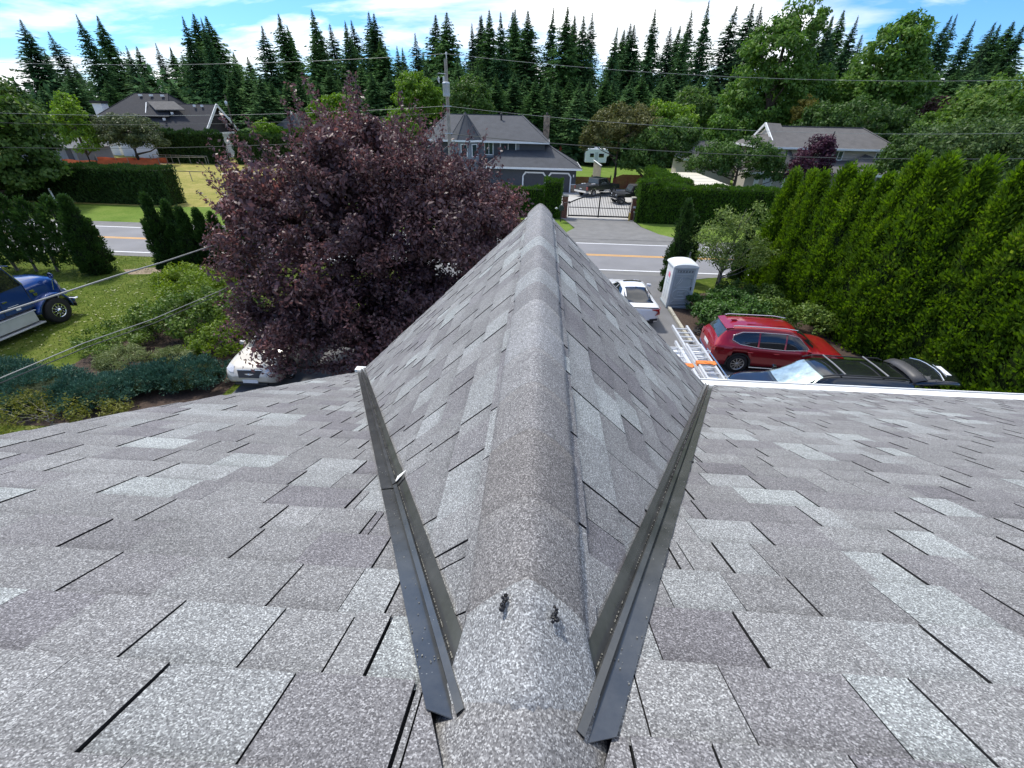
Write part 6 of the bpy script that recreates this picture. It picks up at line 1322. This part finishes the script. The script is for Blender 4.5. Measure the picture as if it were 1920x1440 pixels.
for nm, a, b, in (('gable_trim', (-57.85, 82.9, 4.1), (-57.85, 88, 8.38)), ('gable_trim', (-57.85, 88, 8.38), (-57.85, 92.7, 4.1))): MB().bar(a, b, .10, .42).build(nm, M_white, w)
MB().bar((-57.9, 84.2, 4.05), (-57.9, 91.6, 4.05), .12, .30).build('gable_beam', M_white, w)
MB().bar((-57.8, 89.4, 4.6), (-57.8, 88.2, 7.4), .10, .3).build('gable_brace', M_white, w)
sd_ = MB(); sd_.prism([(-70.2, 87.7, 8.55), (-65.3, 87.7, 8.65), (-62.2, 85.6, 7.45), (-67.6, 85.6, 7.35)], (0, 0, .12)); sd_.build('shed_dormer_roof', M_rf3, w)
MB().bar((-70.3, 87.5, 8.5), (-69.2, 84.2, 5.4), .12, .12).build('valley_trim', M_white, w)
window(w, -72.4, -71.4, 3.4, 5.4, 85.98, 2, 3, fm=mat('green_frame', (.05, .16, .13), rough=.5), pm=glass('green_pane', (.06, .16, .15), .1))
MB().box(-80.3, 87.2, 0, -78.6, 88.6, 8.2).build('chimney', M_wwall, w); MB().box(-80.45, 87.05, 8.2, -78.45, 88.75, 8.6).build('chimney_cap', M_blackp, w)
for x in (-57.9, -57.9): pass
for y in (83.4, 91.4): MB().box(-58.25, y-.3, 0, -57.55, y+.3, 3.9).build('porch_column', M_wwall, w)
for x in (-72.4, -70.4, -68.3): 
    v_ = MB(); v_.box(x-.22, 89.1, 9.45, x+.22, 89.5, 9.75); v_.build('roof_vent', M_white, w)
for x, y, z in ((-61.5, 87.3, 8.1), (-60.2, 87.4, 8.1), (-65.8, 84.6, 6.0), (-64.6, 85.4, 6.9)):
    v_ = MB(); v_.box(x-.15, y-.15, z-.1, x+.15, y+.15, z+.25); v_.build('roof_vent', M_white, w)
# -- beige house on the right
b = thing('beige_house', 'beige house with weathered grey roof above the clipped hedge on the right', 'house', (0, 0, 0))
MB().box(28.3, 63.8, 0, 42.9, 72, 5.1).build('wall', M_beige, b); siding(b, 28.35, 42.85, 2.9, 5.08, 63.79, M_beige, .22)
rf = MB(); x0, x1, y0, y1, ze, zr = 27.2, 43.9, 62.9, 73, 5.2, 7.35
rf.add([(x0, y0, ze), (x1, y0, ze), (x1, y1, ze), (x0, y1, ze), (30.7, 67.9, zr), (41.3, 67.9, zr), (28.9, 65.3, 6.05 if False else 5.9), (28.9, 70.6, 5.9), (30.7, 66.0, 6.45 if False else 6.4)], [(0, 1, 5, 4), (1, 2, 5), (2, 3, 4, 5), (0, 4, 3)]); rfo = rf.build('roof', M_rf3, b)
MB().bar((30.5, 67.9, zr+.03), (41.3, 67.9, zr+.03), .25, .08).build('ridge_cap', M_rf3, rfo); MB().bar((41.3, 67.9, zr+.02), (x1, y0, ze+.02), .25, .07).build('hip_cap', M_rf3, rfo)
gg = MB(); gg.prism([(29.2, 65.2, 5.75), (29.2, 70.4, 5.75), (29.2, 67.9, 7.3)], (.4, 0, 0)); gg.build('gable_wall', M_bggable, b)
gr_ = MB(); gr_.prism([(28.95, 64.6, 5.72), (28.95, 67.9, 7.62), (30.8, 67.9, 7.55), (30.8, 64.6, 5.85)], (0, 0, .1)); gr_.build('gable_roof', M_rf3, b)
for a, c in (((28.9, 64.5, 5.7), (28.9, 67.9, 7.6)), ((28.9, 67.9, 7.6), (28.9, 71.2, 5.7))): MB().bar(a, c, .12, .34).build('gable_trim', M_white, b)
f = MB(); f.box(x0, y0-.10, ze-.2, x1, y0-.005, ze+.02); f.box(x0-.10, y0, ze-.2, x0-.005, y1, ze+.02); f.box(x1+.005, y0, ze-.2, x1+.08, y1, ze+.02); f.build('gutter', M_white, b)
window(b, 36.5, 37.55, 3.95, 4.85, 63.76, 2); window(b, 41.6, 42.4, 3.95, 4.75, 63.76, 2)
lo = MB(); lo.prism([(34.2, 60.2, 2.6), (43.6, 60.2, 2.6), (42.8, 63.76, 3.75), (34.8, 63.76, 3.75)], (0, 0, .12)); lo.prism([(37.5, 61.5, 3.3), (40.2, 63.7, 4.55), (43.2, 61.5, 3.3)], (0, 0, .1)); lo.build('porch_roof', M_rf3, b)
MB().box(34.2, 60.1, 2.42, 43.7, 60.19, 2.68).build('porch_gutter', M_white, b)
MB().box(25.2, 60.6, 0, 32.0, 63.7, 2.6).build('front_wall', M_beige, b)
lg = MB(); lg.prism([(25.4, 60.4, 2.75), (29.6, 60.4, 2.75), (27.3, 60.4, 4.65)], (0, .2, 0)); lg.build('front_gable', M_bggable, b)
lgr = MB(); lgr.prism([(25.1, 60.0, 2.65), (27.3, 60.0, 4.75), (27.3, 65.5, 4.75), (25.1, 65.5, 2.65)], (0, 0, .1)); lgr.prism([(27.3, 60.0, 4.75), (30.0, 60.0, 2.65), (32.6, 63.7, 2.75), (31.2, 63.7, 4.75)], (0, 0, .1)); lgr.build('front_roof', M_rf3, b)
for a, c in (((25.0, 59.95, 2.6), (27.3, 59.95, 4.8)), ((27.3, 59.95, 4.8), (30.1, 59.95, 2.6))): MB().bar(a, c, .10, .30, upv=(0, 1, 0)).build('gable_trim', M_white, b)
MB().box(24.9, 60.28, 2.35, 32.2, 60.55, 2.62).build('eave_board', M_white, b)
window(b, 27.5, 28.4, .9, 2.0, 60.58, 1, pm=M_panel); MB().box(29.7, 60.52, .02, 31.6, 60.59, 2.1).build('garage_door', M_white, b); MB().box(26.3, 60.52, .02, 26.9, 60.59, 2.1).build('door', M_white, b)
vp = MB(); vp.tube([(36.8, 65.8, 6.3), (36.8, 65.8, 6.95)], .07, 8); vp.build('vent_pipe', M_blackp, b)
# -- smaller buildings
s = thing('outbuilding', 'low blue-grey outbuilding with grey roof at the left, behind the clipped hedge', 'outbuilding', (0, 0, 0))
MB().box(-84, 73.4, 0, -73.6, 80, 2.25).build('wall', M_lgwall, s); hip(s, -84.6, -73.1, 72.9, 80.5, 2.3, 3.75, -81, -77, 76.7, M_rf4); MB().box(-75.2, 73.33, .02, -74.3, 73.39, 1.95).build('door', M_gwall, s)
s = thing('small_house', 'small distant house with grey gable roof left of the plum tree top', 'house', (0, 0, 0))
MB().box(-52.0, 95.2, 0, -46.8, 101, 4.6).build('wall', mat('grey_render', (.36, .38, .41), rough=.8), s)
r_ = MB(); r_.prism([(-52.6, 94.6, 4.6), (-46.4, 94.6, 4.6), (-48.0, 95.3, 7.3)], (0, 6, 0)); r_.build('roof', M_rf4, s); window(s, -50.9, -50.0, 3.4, 4.3, 95.18, 1); MB().box(-52.4, 94.5, 4.45, -49.4, 94.58, 4.62).build('gutter', M_white, s)
vp = MB(); vp.tube([(-48.9, 96.5, 6.2), (-48.9, 96.5, 7.7)], .10, 8); vp.build('chimney_pipe', M_white, s)
s = thing('grey_house', 'low grey roof half hidden behind the green tree left of the beige house', 'house', (0, 0, 0))
MB().box(19.6, 67, 0, 26, 74, 3.3).build('wall', M_beige, s); hip(s, 19.0, 26.6, 66.4, 74.6, 3.4, 5.4, 21.8, 23.8, 70.5, M_rf3)
# ------------------------------------------------------------------ street furniture and yard things
M_pole = mat('weathered_pole_wood', (0.30, 0.27, 0.23), rough=.95, var=.25, vscale=4, bump=.6, bscale=25)
M_galv = mat('galvanised_grey', (0.42, 0.46, 0.50), rough=.45, metal=.3, var=.1, vscale=4)
M_ins = mat('insulator_porcelain', (0.60, 0.60, 0.58), rough=.2)
M_iron = mat('black_iron', (0.012, 0.012, 0.013), rough=.45, var=.2, vscale=10)
M_brick = mat('red_brown_brick', (0.17, 0.055, 0.032), rough=.9, var=.35, vscale=9, bump=.5, bscale=30)
M_redfence = mat('red_cedar_stain', (0.20, 0.055, 0.028), rough=.85, var=.3, vscale=4, bump=.3, bscale=20)
M_wire = mat('cable_grey', (0.07, 0.075, 0.07), rough=.6); M_wirel = mat('bare_conductor', (0.30, 0.31, 0.30), rough=.5, metal=.2)
p = thing('utility_pole', 'wooden utility pole with grey transformer in front of the turret house', 'utility pole', (-6.95, 37, 0))
t_ = MB(); t_.tube([(0, 0, 0), (0, 0, 11.2)], [.17, .11], 12); t_.build('pole', M_pole, p)
c = MB(); c.lathe([(.005, 9.00), (.24, 9.02), (.25, 9.08), (.25, 9.74), (.27, 9.76), (.27, 9.82), (.2, 9.88), (.005, 9.9)], (.02, -.38, 0), seg=18); c.build('transformer', M_galv, p)
c = MB(); c.lathe([(.05, 9.9), (.09, 9.95), (.05, 10.0), (.09, 10.05), (.05, 10.1), (.08, 10.16), (.005, 10.2)], (-.12, -.40, 0), seg=10); c.build('bushing', M_ins, p)
c = MB(); c.tube([(0, -.1, 10.35), (-.55, -.2, 10.38)], .025, 6); c.tube([(-.55, -.2, 10.38), (-.62, -.2, 10.05), (-.45, -.3, 9.8)], .02, 6); c.build('cutout_arm', M_galv, p)
c = MB(); c.lathe([(.03, 9.85), (.07, 9.9), (.03, 10.0), (.06, 10.1), (.02, 10.2)], (-.50, -.22, 0), seg=8); c.build('fuse_cutout', M_ins, p)
c = MB(); c.tube([(.06, 0, 11.1), (.06, 0, 11.45)], .03, 6); c.lathe([(.04, 11.42), (.09, 11.47), (.06, 11.55), (.01, 11.6)], (.06, 0, 0), seg=8); c.build('top_insulator', M_ins, p)
for z in (8.45, 6.75):
    c = MB(); c.bar((-.25, -.2, z), (.3, -.2, z), .06, .06); c.build('wire_bracket', M_galv, p)
g_ = thing('guy_wire', 'pale guy wire slanting left from the utility pole', 'cable', (-6.95, 37, 0)); MB().tube([(0, 0, 8.3), (-3.6, .6, 3.0), (-5.2, .9, .1)], .018, 5).build('strand', M_wirel, g_)
def cable(label, pts, r, m): 
    o = MB().tube(pts, r, 5, cap=False).build('overhead_wire', m); return tag(o, label, 'cable', 'overhead wires')
def span(x0, x1, xm, zm, a, y=37, n=26): return [(x0+(x1-x0)*i/n, y, zm+a*(x0+(x1-x0)*i/n-xm)**2) for i in range(n+1)]
cable('topmost overhead wire running right from the utility pole', span(-6.9, 60, 20, 10.42, .00148), 0.011, M_wirel)
cable('topmost overhead wire running left from the utility pole', span(-70, -6.9, -36, 10.5, .00117), 0.011, M_wirel)
cable('middle overhead wire running right from the utility pole', span(-6.9, 60, 20, 7.35, .00152), 0.011, M_wirel)
cable('middle overhead wire running left from the utility pole', span(-70, -6.9, -38, 7.35, .00116), 0.011, M_wirel)
cable('thick lowest overhead cable running right from the utility pole', span(-6.9, 60, 20, 5.8, .00126), .024, M_wire)
cable('thick lowest overhead cable running left from the utility pole', span(-70, -6.9, -45, 5.0, .00118), .016, M_wire)
cable('thin overhead wire just under the middle wire, left of the pole', span(-70, -6.9, -40, 6.7, .00125, 37.2), .012, M_wire)
px = lambda y: -7-3*(37-y)/33
cable('twisted pale service wire crossing above the blue truck', [(px(y), y, z) for y, z in ((2.5, 5.15), (4, 5.0), (6.85, 4.82), (9.15, 4.79), (10.4, 4.74), (12.9, 4.72), (20, 5.0), (28, 5.7), (37, 6.72))], .019, M_wirel)
cable('upper of the two parallel wires sagging over the left bed', [(px(y), y, z) for y, z in ((2.5, 3.95), (4, 3.87), (6.28, 3.76), (7.83, 3.72), (9.5, 3.56), (11.85, 3.48), (18, 3.7), (27, 4.6), (37, 6.0))], .011, M_wirel)
cable('lower of the two parallel wires sagging over the left bed', [(px(y)+.02, y, z-.075) for y, z in ((2.5, 3.97), (4, 3.87), (6.28, 3.76), (7.83, 3.70), (9.5, 3.54), (11.85, 3.48), (18, 3.7), (27, 4.6), (37, 6.0))], .011, M_wire)
p = thing('utility_pole', 'distant dark utility pole between the farmhouse and the small grey house', 'utility pole', (-53.2, 84, 0)); MB().tube([(0, 0, 0), (-.1, 0, 9.8)], [.16, .1], 8).build('pole', M_bark, p)
c = MB(); c.lathe([(.01, 8.2), (.2, 8.22), (.2, 8.9), (.01, 8.95)], (-.05, -.3, 0), seg=10); c.build('transformer', M_galv, p); MB().bar((-1.3, -.1, 7.0), (-.2, -.1, 6.4), .1, .1).build('cross_arm', M_ins, p)
# -- gate with pillars
g = thing('driveway_gate', 'black arched double iron gate across the road', 'gate', (0, 42.6, 0)); xl, xr = 2.72, 8.22; xm = (xl+xr)/2
arc = lambda x: 1.28+.72*(1-((x-xm)/(xr-xl)*2)**2)
for a, b_ in ((xl, xm-.03), (xm+.03, xr)):
    lf = MB(); lf.bar((a, 0, .10), (a, 0, arc(a)), .09, .07); lf.bar((b_, 0, .10), (b_, 0, arc(b_)), .09, .07); lf.bar((a, 0, .20), (b_, 0, .20), .07, .12); lf.bar((a, 0, .92), (b_, 0, .92), .05, .06)
    n = 10
    for i in range(n): x0, x1 = a+(b_-a)*i/n, a+(b_-a)*(i+1)/n; lf.bar((x0, 0, arc(x0)), (x1, 0, arc(x1)), .07, .10)
    lo_ = lf.build('gate_leaf', M_iron, g); pk = None
    for i in range(1, 18):
        x = a+(b_-a)*i/18
        q = MB(); q.box(x-.020, -.016, .262, x+.020, .016, arc(x)-.052); q.build('picket', M_iron, lo_)
st = MB(); st.box(xl-.1, -.55, .026, xr+.1, -.22, .06); st.build('concrete_sill', M_conc, g)
for x, lb in ((2.35, 'left brick gate pillar, beside the narrow upright hedge'), (8.56, 'right brick gate pillar with pale cap and number plate')):
    q = thing('gate_pillar', lb, 'pillar', (x, 42.5, 0), 0, 'brick gate pillars'); core = MB().box(-.22, -.22, 0, .22, .22, 1.86).build('pillar_core', M_kerb, q)
    hz = .075
    for k in range(22):
        z = .01+k*.084
        for i in range(2):
            o_ = .0 if k % 2 else .11
            for xx in ((-.24, -.012), (.012, .24)) if k % 2 else ((-.24, -.13), (-.106, .126), (.150, .24)):
                MB().box(xx[0], -.245 if i == 0 else .22, z, xx[1], -.22 if i == 0 else .245, z+.07).build('brick', M_brick, core)
    MB().box(-.29, -.29, 1.86, .29, .29, 1.94).build('pillar_cap', M_kerb, q)
    if x > 5:
        MB().box(-.10, -.256, 1.05, .12, -.247, 1.22).build('number_plate', M_plate, q)
q = thing('gate_motor', 'dark gate motor box at the foot of the right pillar', 'gate motor', (8.75, 41.9, 0)); MB().box(-.2, -.2, 0, .2, .2, .75).build('housing', M_blackp, q, bevel=.04); MB().box(-.22, -.22, .75, .22, .22, .80).build('lid', M_galv, q); MB().box(-.62, -.06, 0, -.5, .06, .7).build('yellow_post', mat('yellow_post', (.5, .36, .08), rough=.7), q)
q = thing('mailbox', 'dark green mailbox with curved arm beside the driveway, just past the ridge end', 'mailbox', (1.95, 40.6, 0)); MB().tube([(0, 0, 0), (0, 0, 1.0)], .05, 8).build('post', M_iron, q)
m_ = MB(); m_.prism([(-.2, -.3, 1.0), (.2, -.3, 1.0), (.2, -.3, 1.25), (.12, -.3, 1.38), (-.12, -.3, 1.38), (-.2, -.3, 1.25)], (0, .55, 0)); m_.build('box', mat('dark_green_metal', (.015, .035, .028), rough=.45), q); MB().tube([(0, -.1, 1.35), (.25, -.1, 1.62), (.6, -.1, 1.68)], .03, 6).build('arm', M_iron, q); MB().box(.55, -.16, 1.58, .72, -.04, 1.74).build('lamp_head', M_iron, q)
MB().lathe([(.01, 1.05), (.12, 1.1), (.14, 1.16), (.01, 1.24)], (-.42, -.1, 0), seg=10).build('reflector', M_ins, q)
# -- red board fence behind the pickups; boards joined: about two pixels each
f = thing('board_fence', 'red-brown board fence behind the parked pickups', 'fence', (0, 62, 0))
bd = MB(); rr = random.Random(4); x = 4.45
while x < 8.9: bd.box(x, -.012, .05, x+.135, .012, 1.36+rr.uniform(-.01, .01)); x += .145
x = 9.3
while x < 14.6:
    hgt = 1.30+.45*min(1, (x-9.2)/1.2) if x < 13 else 1.72-.2*(x-13); bd.box(x, -.012, .05, x+.135, .012, hgt+rr.uniform(-.012, .012)); x += .145
o = bd.build('boards', M_redfence, f); o['kind'] = 'stuff'
for x in (4.4, 6.6, 9.0, 11.2, 13.2, 14.7): MB().box(x-.06, .014, 0, x+.06, .13, 1.6).build('fence_post', M_iron if x == 9.0 else M_redfence, f)
for a, c in ((4.4, 8.95), (9.05, 14.7)): MB().box(a, .015, .3, c, .05, .4).build('rail', M_redfence, f)
f = thing('board_fence', 'weathered grey board fence running back beside the caravan', 'fence', (7.9, 64.5, 0))
for i in range(9): MB().obox((-.02*i, i*.9, 1.25), (0, 1, 0), (1, 0, 0), (0, 0, 1), .40, .02, 1.2+.03*(i % 2)).build('board', M_pole, f)
MB().bar((0, -.5, 2.5), (-.2, 7.7, 2.5), .16, .08).build('top_rail', M_white, f)
# -- caravan, cream trailer, white pickup, parasol
c = thing('caravan', 'white caravan parked on the grass behind the grey house', 'caravan', (10.1, 91, 0))
b = MB(); b.prism([(-2.1, -1.1, .7), (-2.1, -1.1, 2.7), (-1.8, -1.1, 2.95), (1.7, -1.1, 2.95), (2.15, -1.1, 2.4), (2.15, -1.1, 1.9), (1.75, -1.1, 1.7), (1.75, -1.1, .7)], (0, 2.3, 0)); b.build('body', M_white, c, bevel=.1)
MB().box(-1.3, -1.125, 1.6, -.6, -1.105, 2.2).build('window', M_glass, c); MB().box(.3, -1.125, 1.6, 1.2, -1.105, 2.2).build('window', M_glass, c); MB().box(-.4, -1.12, .8, .15, -1.103, 2.4).build('door', M_panel, c); MB().box(-.5, -.5, 2.96, .4, .5, 3.25).build('roof_unit', M_white, c, bevel=.06)
for y in (-1.0, 1.0): wheel(c, -.2, y, .36, .22, 1 if y > 0 else -1)
MB().tube([(2.1, -.8, 0), (2.1, -.8, 1.9)], .04, 6).build('jack_leg', M_blackp, c)
t = thing('enclosed_trailer', 'long cream box trailer behind the clipped hedge', 'trailer', (0, 0, 0))
b = MB(); b.prism([(14.35, 42.2, .75), (17.4, 42.2, .75), (17.4, 42.2, 2.86), (17.2, 42.2, 2.92), (14.5, 42.2, 2.92), (14.35, 42.2, 2.86)], (.55 if False else 0, 12.2, 0)); b.build('body', mat('cream_trailer_skin', (.62, .58, .47), rough=.5, var=.05), t)
for y in (44, 46.5, 49, 51.5): MB().box(14.5, y, 2.921, 17.2, y+.05, 2.935).build('roof_seam', mat('cream_seam', (.5, .47, .38), rough=.5), t)
for y in (49.2, 50.2):
    for x, sg in ((14.5, -1), (17.25, 1)):
        w_ = MB(); w_.lathe([(.22, -.1), (.36, -.1), (.38, 0), (.36, .1), (.22, .1)], (x, y, .38), 'x', 16); w_.build('wheel', M_tyre, t)
MB().box(15.7, 41.0, .55, 16.0, 42.2, .7).build('drawbar', M_iron, t)
t = thing('pickup_truck', 'tiny white pickup truck in front of the far hedge left of the plum tree', 'pickup truck', (-47.0, 92, .0), math.radians(8))
b = MB(); b.prism([(-2.6, -.9, .55), (-2.6, -.9, 1.2), (2.4, -.9, 1.15), (2.6, -.9, .9), (2.6, -.9, .55)], (0, 1.8, 0)); b.build('body', M_white, t, bevel=.05); b = MB(); b.prism([(-.8, -.8, 1.2), (-.6, -.72, 1.85), (.7, -.72, 1.85), (1.2, -.8, 1.18)], (0, 1.5, 0)); b.build('cab', M_white, t, bevel=.05)
for a, c in ((-.55, .02), (.12, .75)): MB().box(a, -.815, 1.27, c, -.76, 1.72).build('side_window', M_glass, t)
for x in (-1.6, 1.6):
    for y in (-.8, .8): wheel(t, x, y, .38, .24, 1 if y > 0 else -1)
u = thing('parasol', 'closed red parasol behind the garage roof of the grey house', 'parasol', (3.55, 94, 0)); MB().tube([(0, 0, 0), (0, 0, 3.15)], .04, 8).build('pole', M_white, u)
k = MB(); k.lathe([(.05, 3.1), (.22, 2.7), (.34, 1.9), (.38, 1.55), (.30, 1.35)], (0, 0, 0), seg=12); k.build('canopy', mat('red_canvas', (.45, .015, .02), rough=.8), u)
# -- field fences
def rail_fence(label, pts, h, m, n):
    f = thing('rail_fence', label, 'fence', (0, 0, 0))
    for a, b_ in zip(pts[:-1], pts[1:]):
        MB().tube([(a[0], a[1], h), (b_[0], b_[1], h)], .045, 6).build('rail', m, f); k = max(1, int(math.hypot(b_[0]-a[0], b_[1]-a[1])/n))
        for i in range(k+1): x, y = a[0]+(b_[0]-a[0])*i/k, a[1]+(b_[1]-a[1])*i/k; MB().tube([(x, y, 0), (x, y, h+.05)], .045, 6).build('fence_post', M_pole, f)
rail_fence('near dark rail fence ending in the dry field behind the clipped hedge', [(-59.5, 58.5), (-41.2, 58.0)], 1.1, M_iron, 3.0)
rail_fence('farther pale rail fence in front of the farmhouse hedge', [(-64, 77), (-54.5, 76.6)], 1.2, M_pole, 2.6)
rail_fence('slanting rail fence joining the orange netting in the dry field', [(-62, 74), (-54.5, 76.0)], 1.1, M_pole, 2.6)
def netting(label, pts):
    f = thing('netting_fence', label, 'fence', (0, 0, 0)); mo = mat('orange_netting', (.62, .13, .045), rough=.8, var=.25, vscale=1.2)
    for a, b_ in zip(pts[:-1], pts[1:]):
        n = 8; q = MB()
        for i in range(n):
            t0, t1 = i/n, (i+1)/n; s = lambda t: .12*math.sin(t*9); P_ = lambda t, z: (a[0]+(b_[0]-a[0])*t, a[1]+(b_[1]-a[1])*t+.1*math.sin(t*13), z)
            q.prism([P_(t0, .05), P_(t1, .05), P_(t1, .78+s(t1)*.5), P_(t0, .78+s(t0)*.5)], (0, .02, 0))
        q.build('netting', mo, f)
        for t0 in (0, .5, 1): MB().box(a[0]+(b_[0]-a[0])*t0-.04, a[1]+(b_[1]-a[1])*t0-.06, 0, a[0]+(b_[0]-a[0])*t0+.04, a[1]+(b_[1]-a[1])*t0-.02, 1.25).build('stake', M_pole, f)
netting('front run of orange safety netting under the apple tree', [(-73.5, 70.5), (-67.5, 70.0), (-60.5, 73.6)]); netting('rear run of orange safety netting under the apple tree', [(-72, 75), (-66, 75.4), (-61.4, 76.5)])
pl = thing('lumber_pile', 'pale scrap lumber lying beside the orange netting', 'lumber', (-70.5, 73, 0)); rr = random.Random(9)
for i in range(6): MB().obox((rr.uniform(-1.5, 1.5), rr.uniform(-.4, .4), .12+.1*i % .4), (math.cos(rr.uniform(-.5, .5)), math.sin(rr.uniform(-.5, .5)), rr.uniform(-.1, .1)), (0, 1, 0), (0, 0, 1), 1.0, .08, .05).build('plank', mat('fresh_lumber', (.55, .48, .38), rough=.8), pl)
m_ = thing('marker_post', 'leaning white marker post on the verge by the big left maple', 'post', (-44.5, 40.3, 0)); MB().tube([(0, 0, 0), (-.12, 0, 1.5)], .07, 8).build('post', M_white, m_); MB().box(-.19, -.03, 1.28, -.04, .03, 1.44).build('reflector', M_redl, m_)
# -- portable toilet
p = thing('portable_toilet', 'white and grey portable toilet beside the kerb', 'portable toilet', (7.10, 21.43, .016), math.radians(1.5))
M_ptw = mat('toilet_white_plastic', (0.66, 0.69, 0.69), rough=.5, var=.07, vscale=3); M_ptl = mat('toilet_moulding_grey', (0.46, 0.50, 0.52), rough=.4, var=.05); M_ptg = mat('toilet_grey_plastic', (0.34, 0.38, 0.40), rough=.45, var=.08, vscale=3); M_ptd = mat('toilet_dark_trim', (0.03, 0.035, 0.04), rough=.5)
MB().box(-.58, -.60, 0, .58, .60, .12).build('skid_base', M_ptg, p, bevel=.02)
MB().box(-.54, -.53, .121, .54, .56, 2.02).build('wall', M_ptw, p, bevel=.02)
for sx in (-1, 1):
    for k in range(3): MB().box(sx*.541-.012, -.42+k*.32, .35, sx*.541+.012, -.20+k*.32, 1.65).build('wall_rib', M_ptw, p, bevel=.008)
    MB().box(sx*.56-.03, -.565, .12, sx*.56+.03, -.48, 2.02).build('corner_post', M_ptw, p, bevel=.012)
d = MB().box(-.47, -.565, .15, .47, -.535, 1.97).build('door', M_ptg, p, bevel=.01)
def emb(pts, r=.014): 
    MB().tube([(x, -.572, z) for x, z in pts+[pts[0]]], r*1.25, 6).build('door_moulding', M_ptl, d)
emb([(-.38, 1.62), (.38, 1.62), (.38, 1.72), (-.38, 1.72)]); emb([(-.38, 1.15), (-.30, 1.08), (.30, 1.08), (.38, 1.15), (.38, 1.52), (-.38, 1.52)]); emb([(-.38, .62), (-.26, .50), (.26, .50), (.38, .62), (.38, .86), (.26, .98), (-.26, .98), (-.38, .86)], .018); emb([(-.16, .66), (.16, .66), (.16, .84), (-.16, .84)], .02); emb([(-.38, .22), (.38, .22), (.38, .34), (.26, .42), (-.26, .42), (-.38, .34)])
MB().box(-.36, -.575, 1.80, .36, -.56, 1.90).build('door_vent', M_ptd, d)
for k in range(5): MB().box(-.34+k*.14, -.582, 1.815, -.34+k*.14+.09, -.574, 1.885).build('vent_slot', M_ptg, d)
MB().tube([(-.30+.17*(t), -.575, 1.18+.36*t-.18*math.sin(t*3.1)*.2) for t in (0, .3, .6, .9, 1)]+[(-.08, -.575, 1.56), (-.05, -.575, 1.48), (-.10, -.575, 1.36), (-.20, -.575, 1.22)], .010, 5).build('chalk_mark', M_ptw, d)
MB().box(.40, -.60, .95, .45, -.56, 1.10).build('latch', M_ptd, d)
pk_ = MB(); pk_.prism([(-.556, -.18, 1.42), (-.556, .10, 1.44), (-.556, .08, 1.62), (-.556, -.02, 1.70), (-.556, -.16, 1.60)], (-.006, 0, 0)); pk_.build('pink_sticker', mat('pink_sticker', (.75, .20, .27), rough=.5, var=.3, vscale=9), p)
for k, (z, h_) in enumerate(((1.25, .08), (1.1, .06))): MB().box(-.561, -.15, z, -.556, .12, z+h_).build('side_label', mat('blue_grey_print', (.45, .52, .58), rough=.5), p)
rf = MB(); V = []; nx, ny = 16, 30
for j in range(ny+1):
    y = -.60+1.22*j/ny; sc = 1-.35*max(0, abs((j/ny-.5)*2)-.75)/.25
    for i in range(nx+1):
        a = math.pi*i/nx; x = -.60*math.cos(a); z = 2.03+(.235*math.sin(a)**.7)*sc+.018*math.sin(j/ny*math.pi*8)**2*math.sin(a); V.append((x, y, z))
F = [(j*(nx+1)+i, j*(nx+1)+i+1, (j+1)*(nx+1)+i+1, (j+1)*(nx+1)+i) for j in range(ny) for i in range(nx)]
rf.add(V, F, 0, True); rf.add(V[:nx+1], [tuple(range(nx+1))], 0); rf.add(V[-nx-1:], [tuple(range(nx+1))[::-1]], 0); rf.build('roof', M_ptw, p)
MB().tube([(.42, .48, 2.1), (.42, .48, 2.5)], .045, 8).build('vent_pipe', M_ptd, p)
# -- hose coil and oddments on the drive
q = thing('hose_coil', 'black coiled hose lying by the kerb behind the red SUV', 'hose', (7.45, 17.95, .03)); rr = random.Random(6); pts = []
for i in range(150):
    a = i*.36; r = .22+.10*math.sin(i*.21)+rr.uniform(-.02, .02); pts.append((math.cos(a)*r*1.3, math.sin(a)*r, .03+.02*(i//18)+.012*math.sin(i)))
MB().tube(pts, .016, 5).build('hose', M_blackp, q)
for k, (x, y) in enumerate(((7.2, 16.9), (7.75, 17.1))): pass
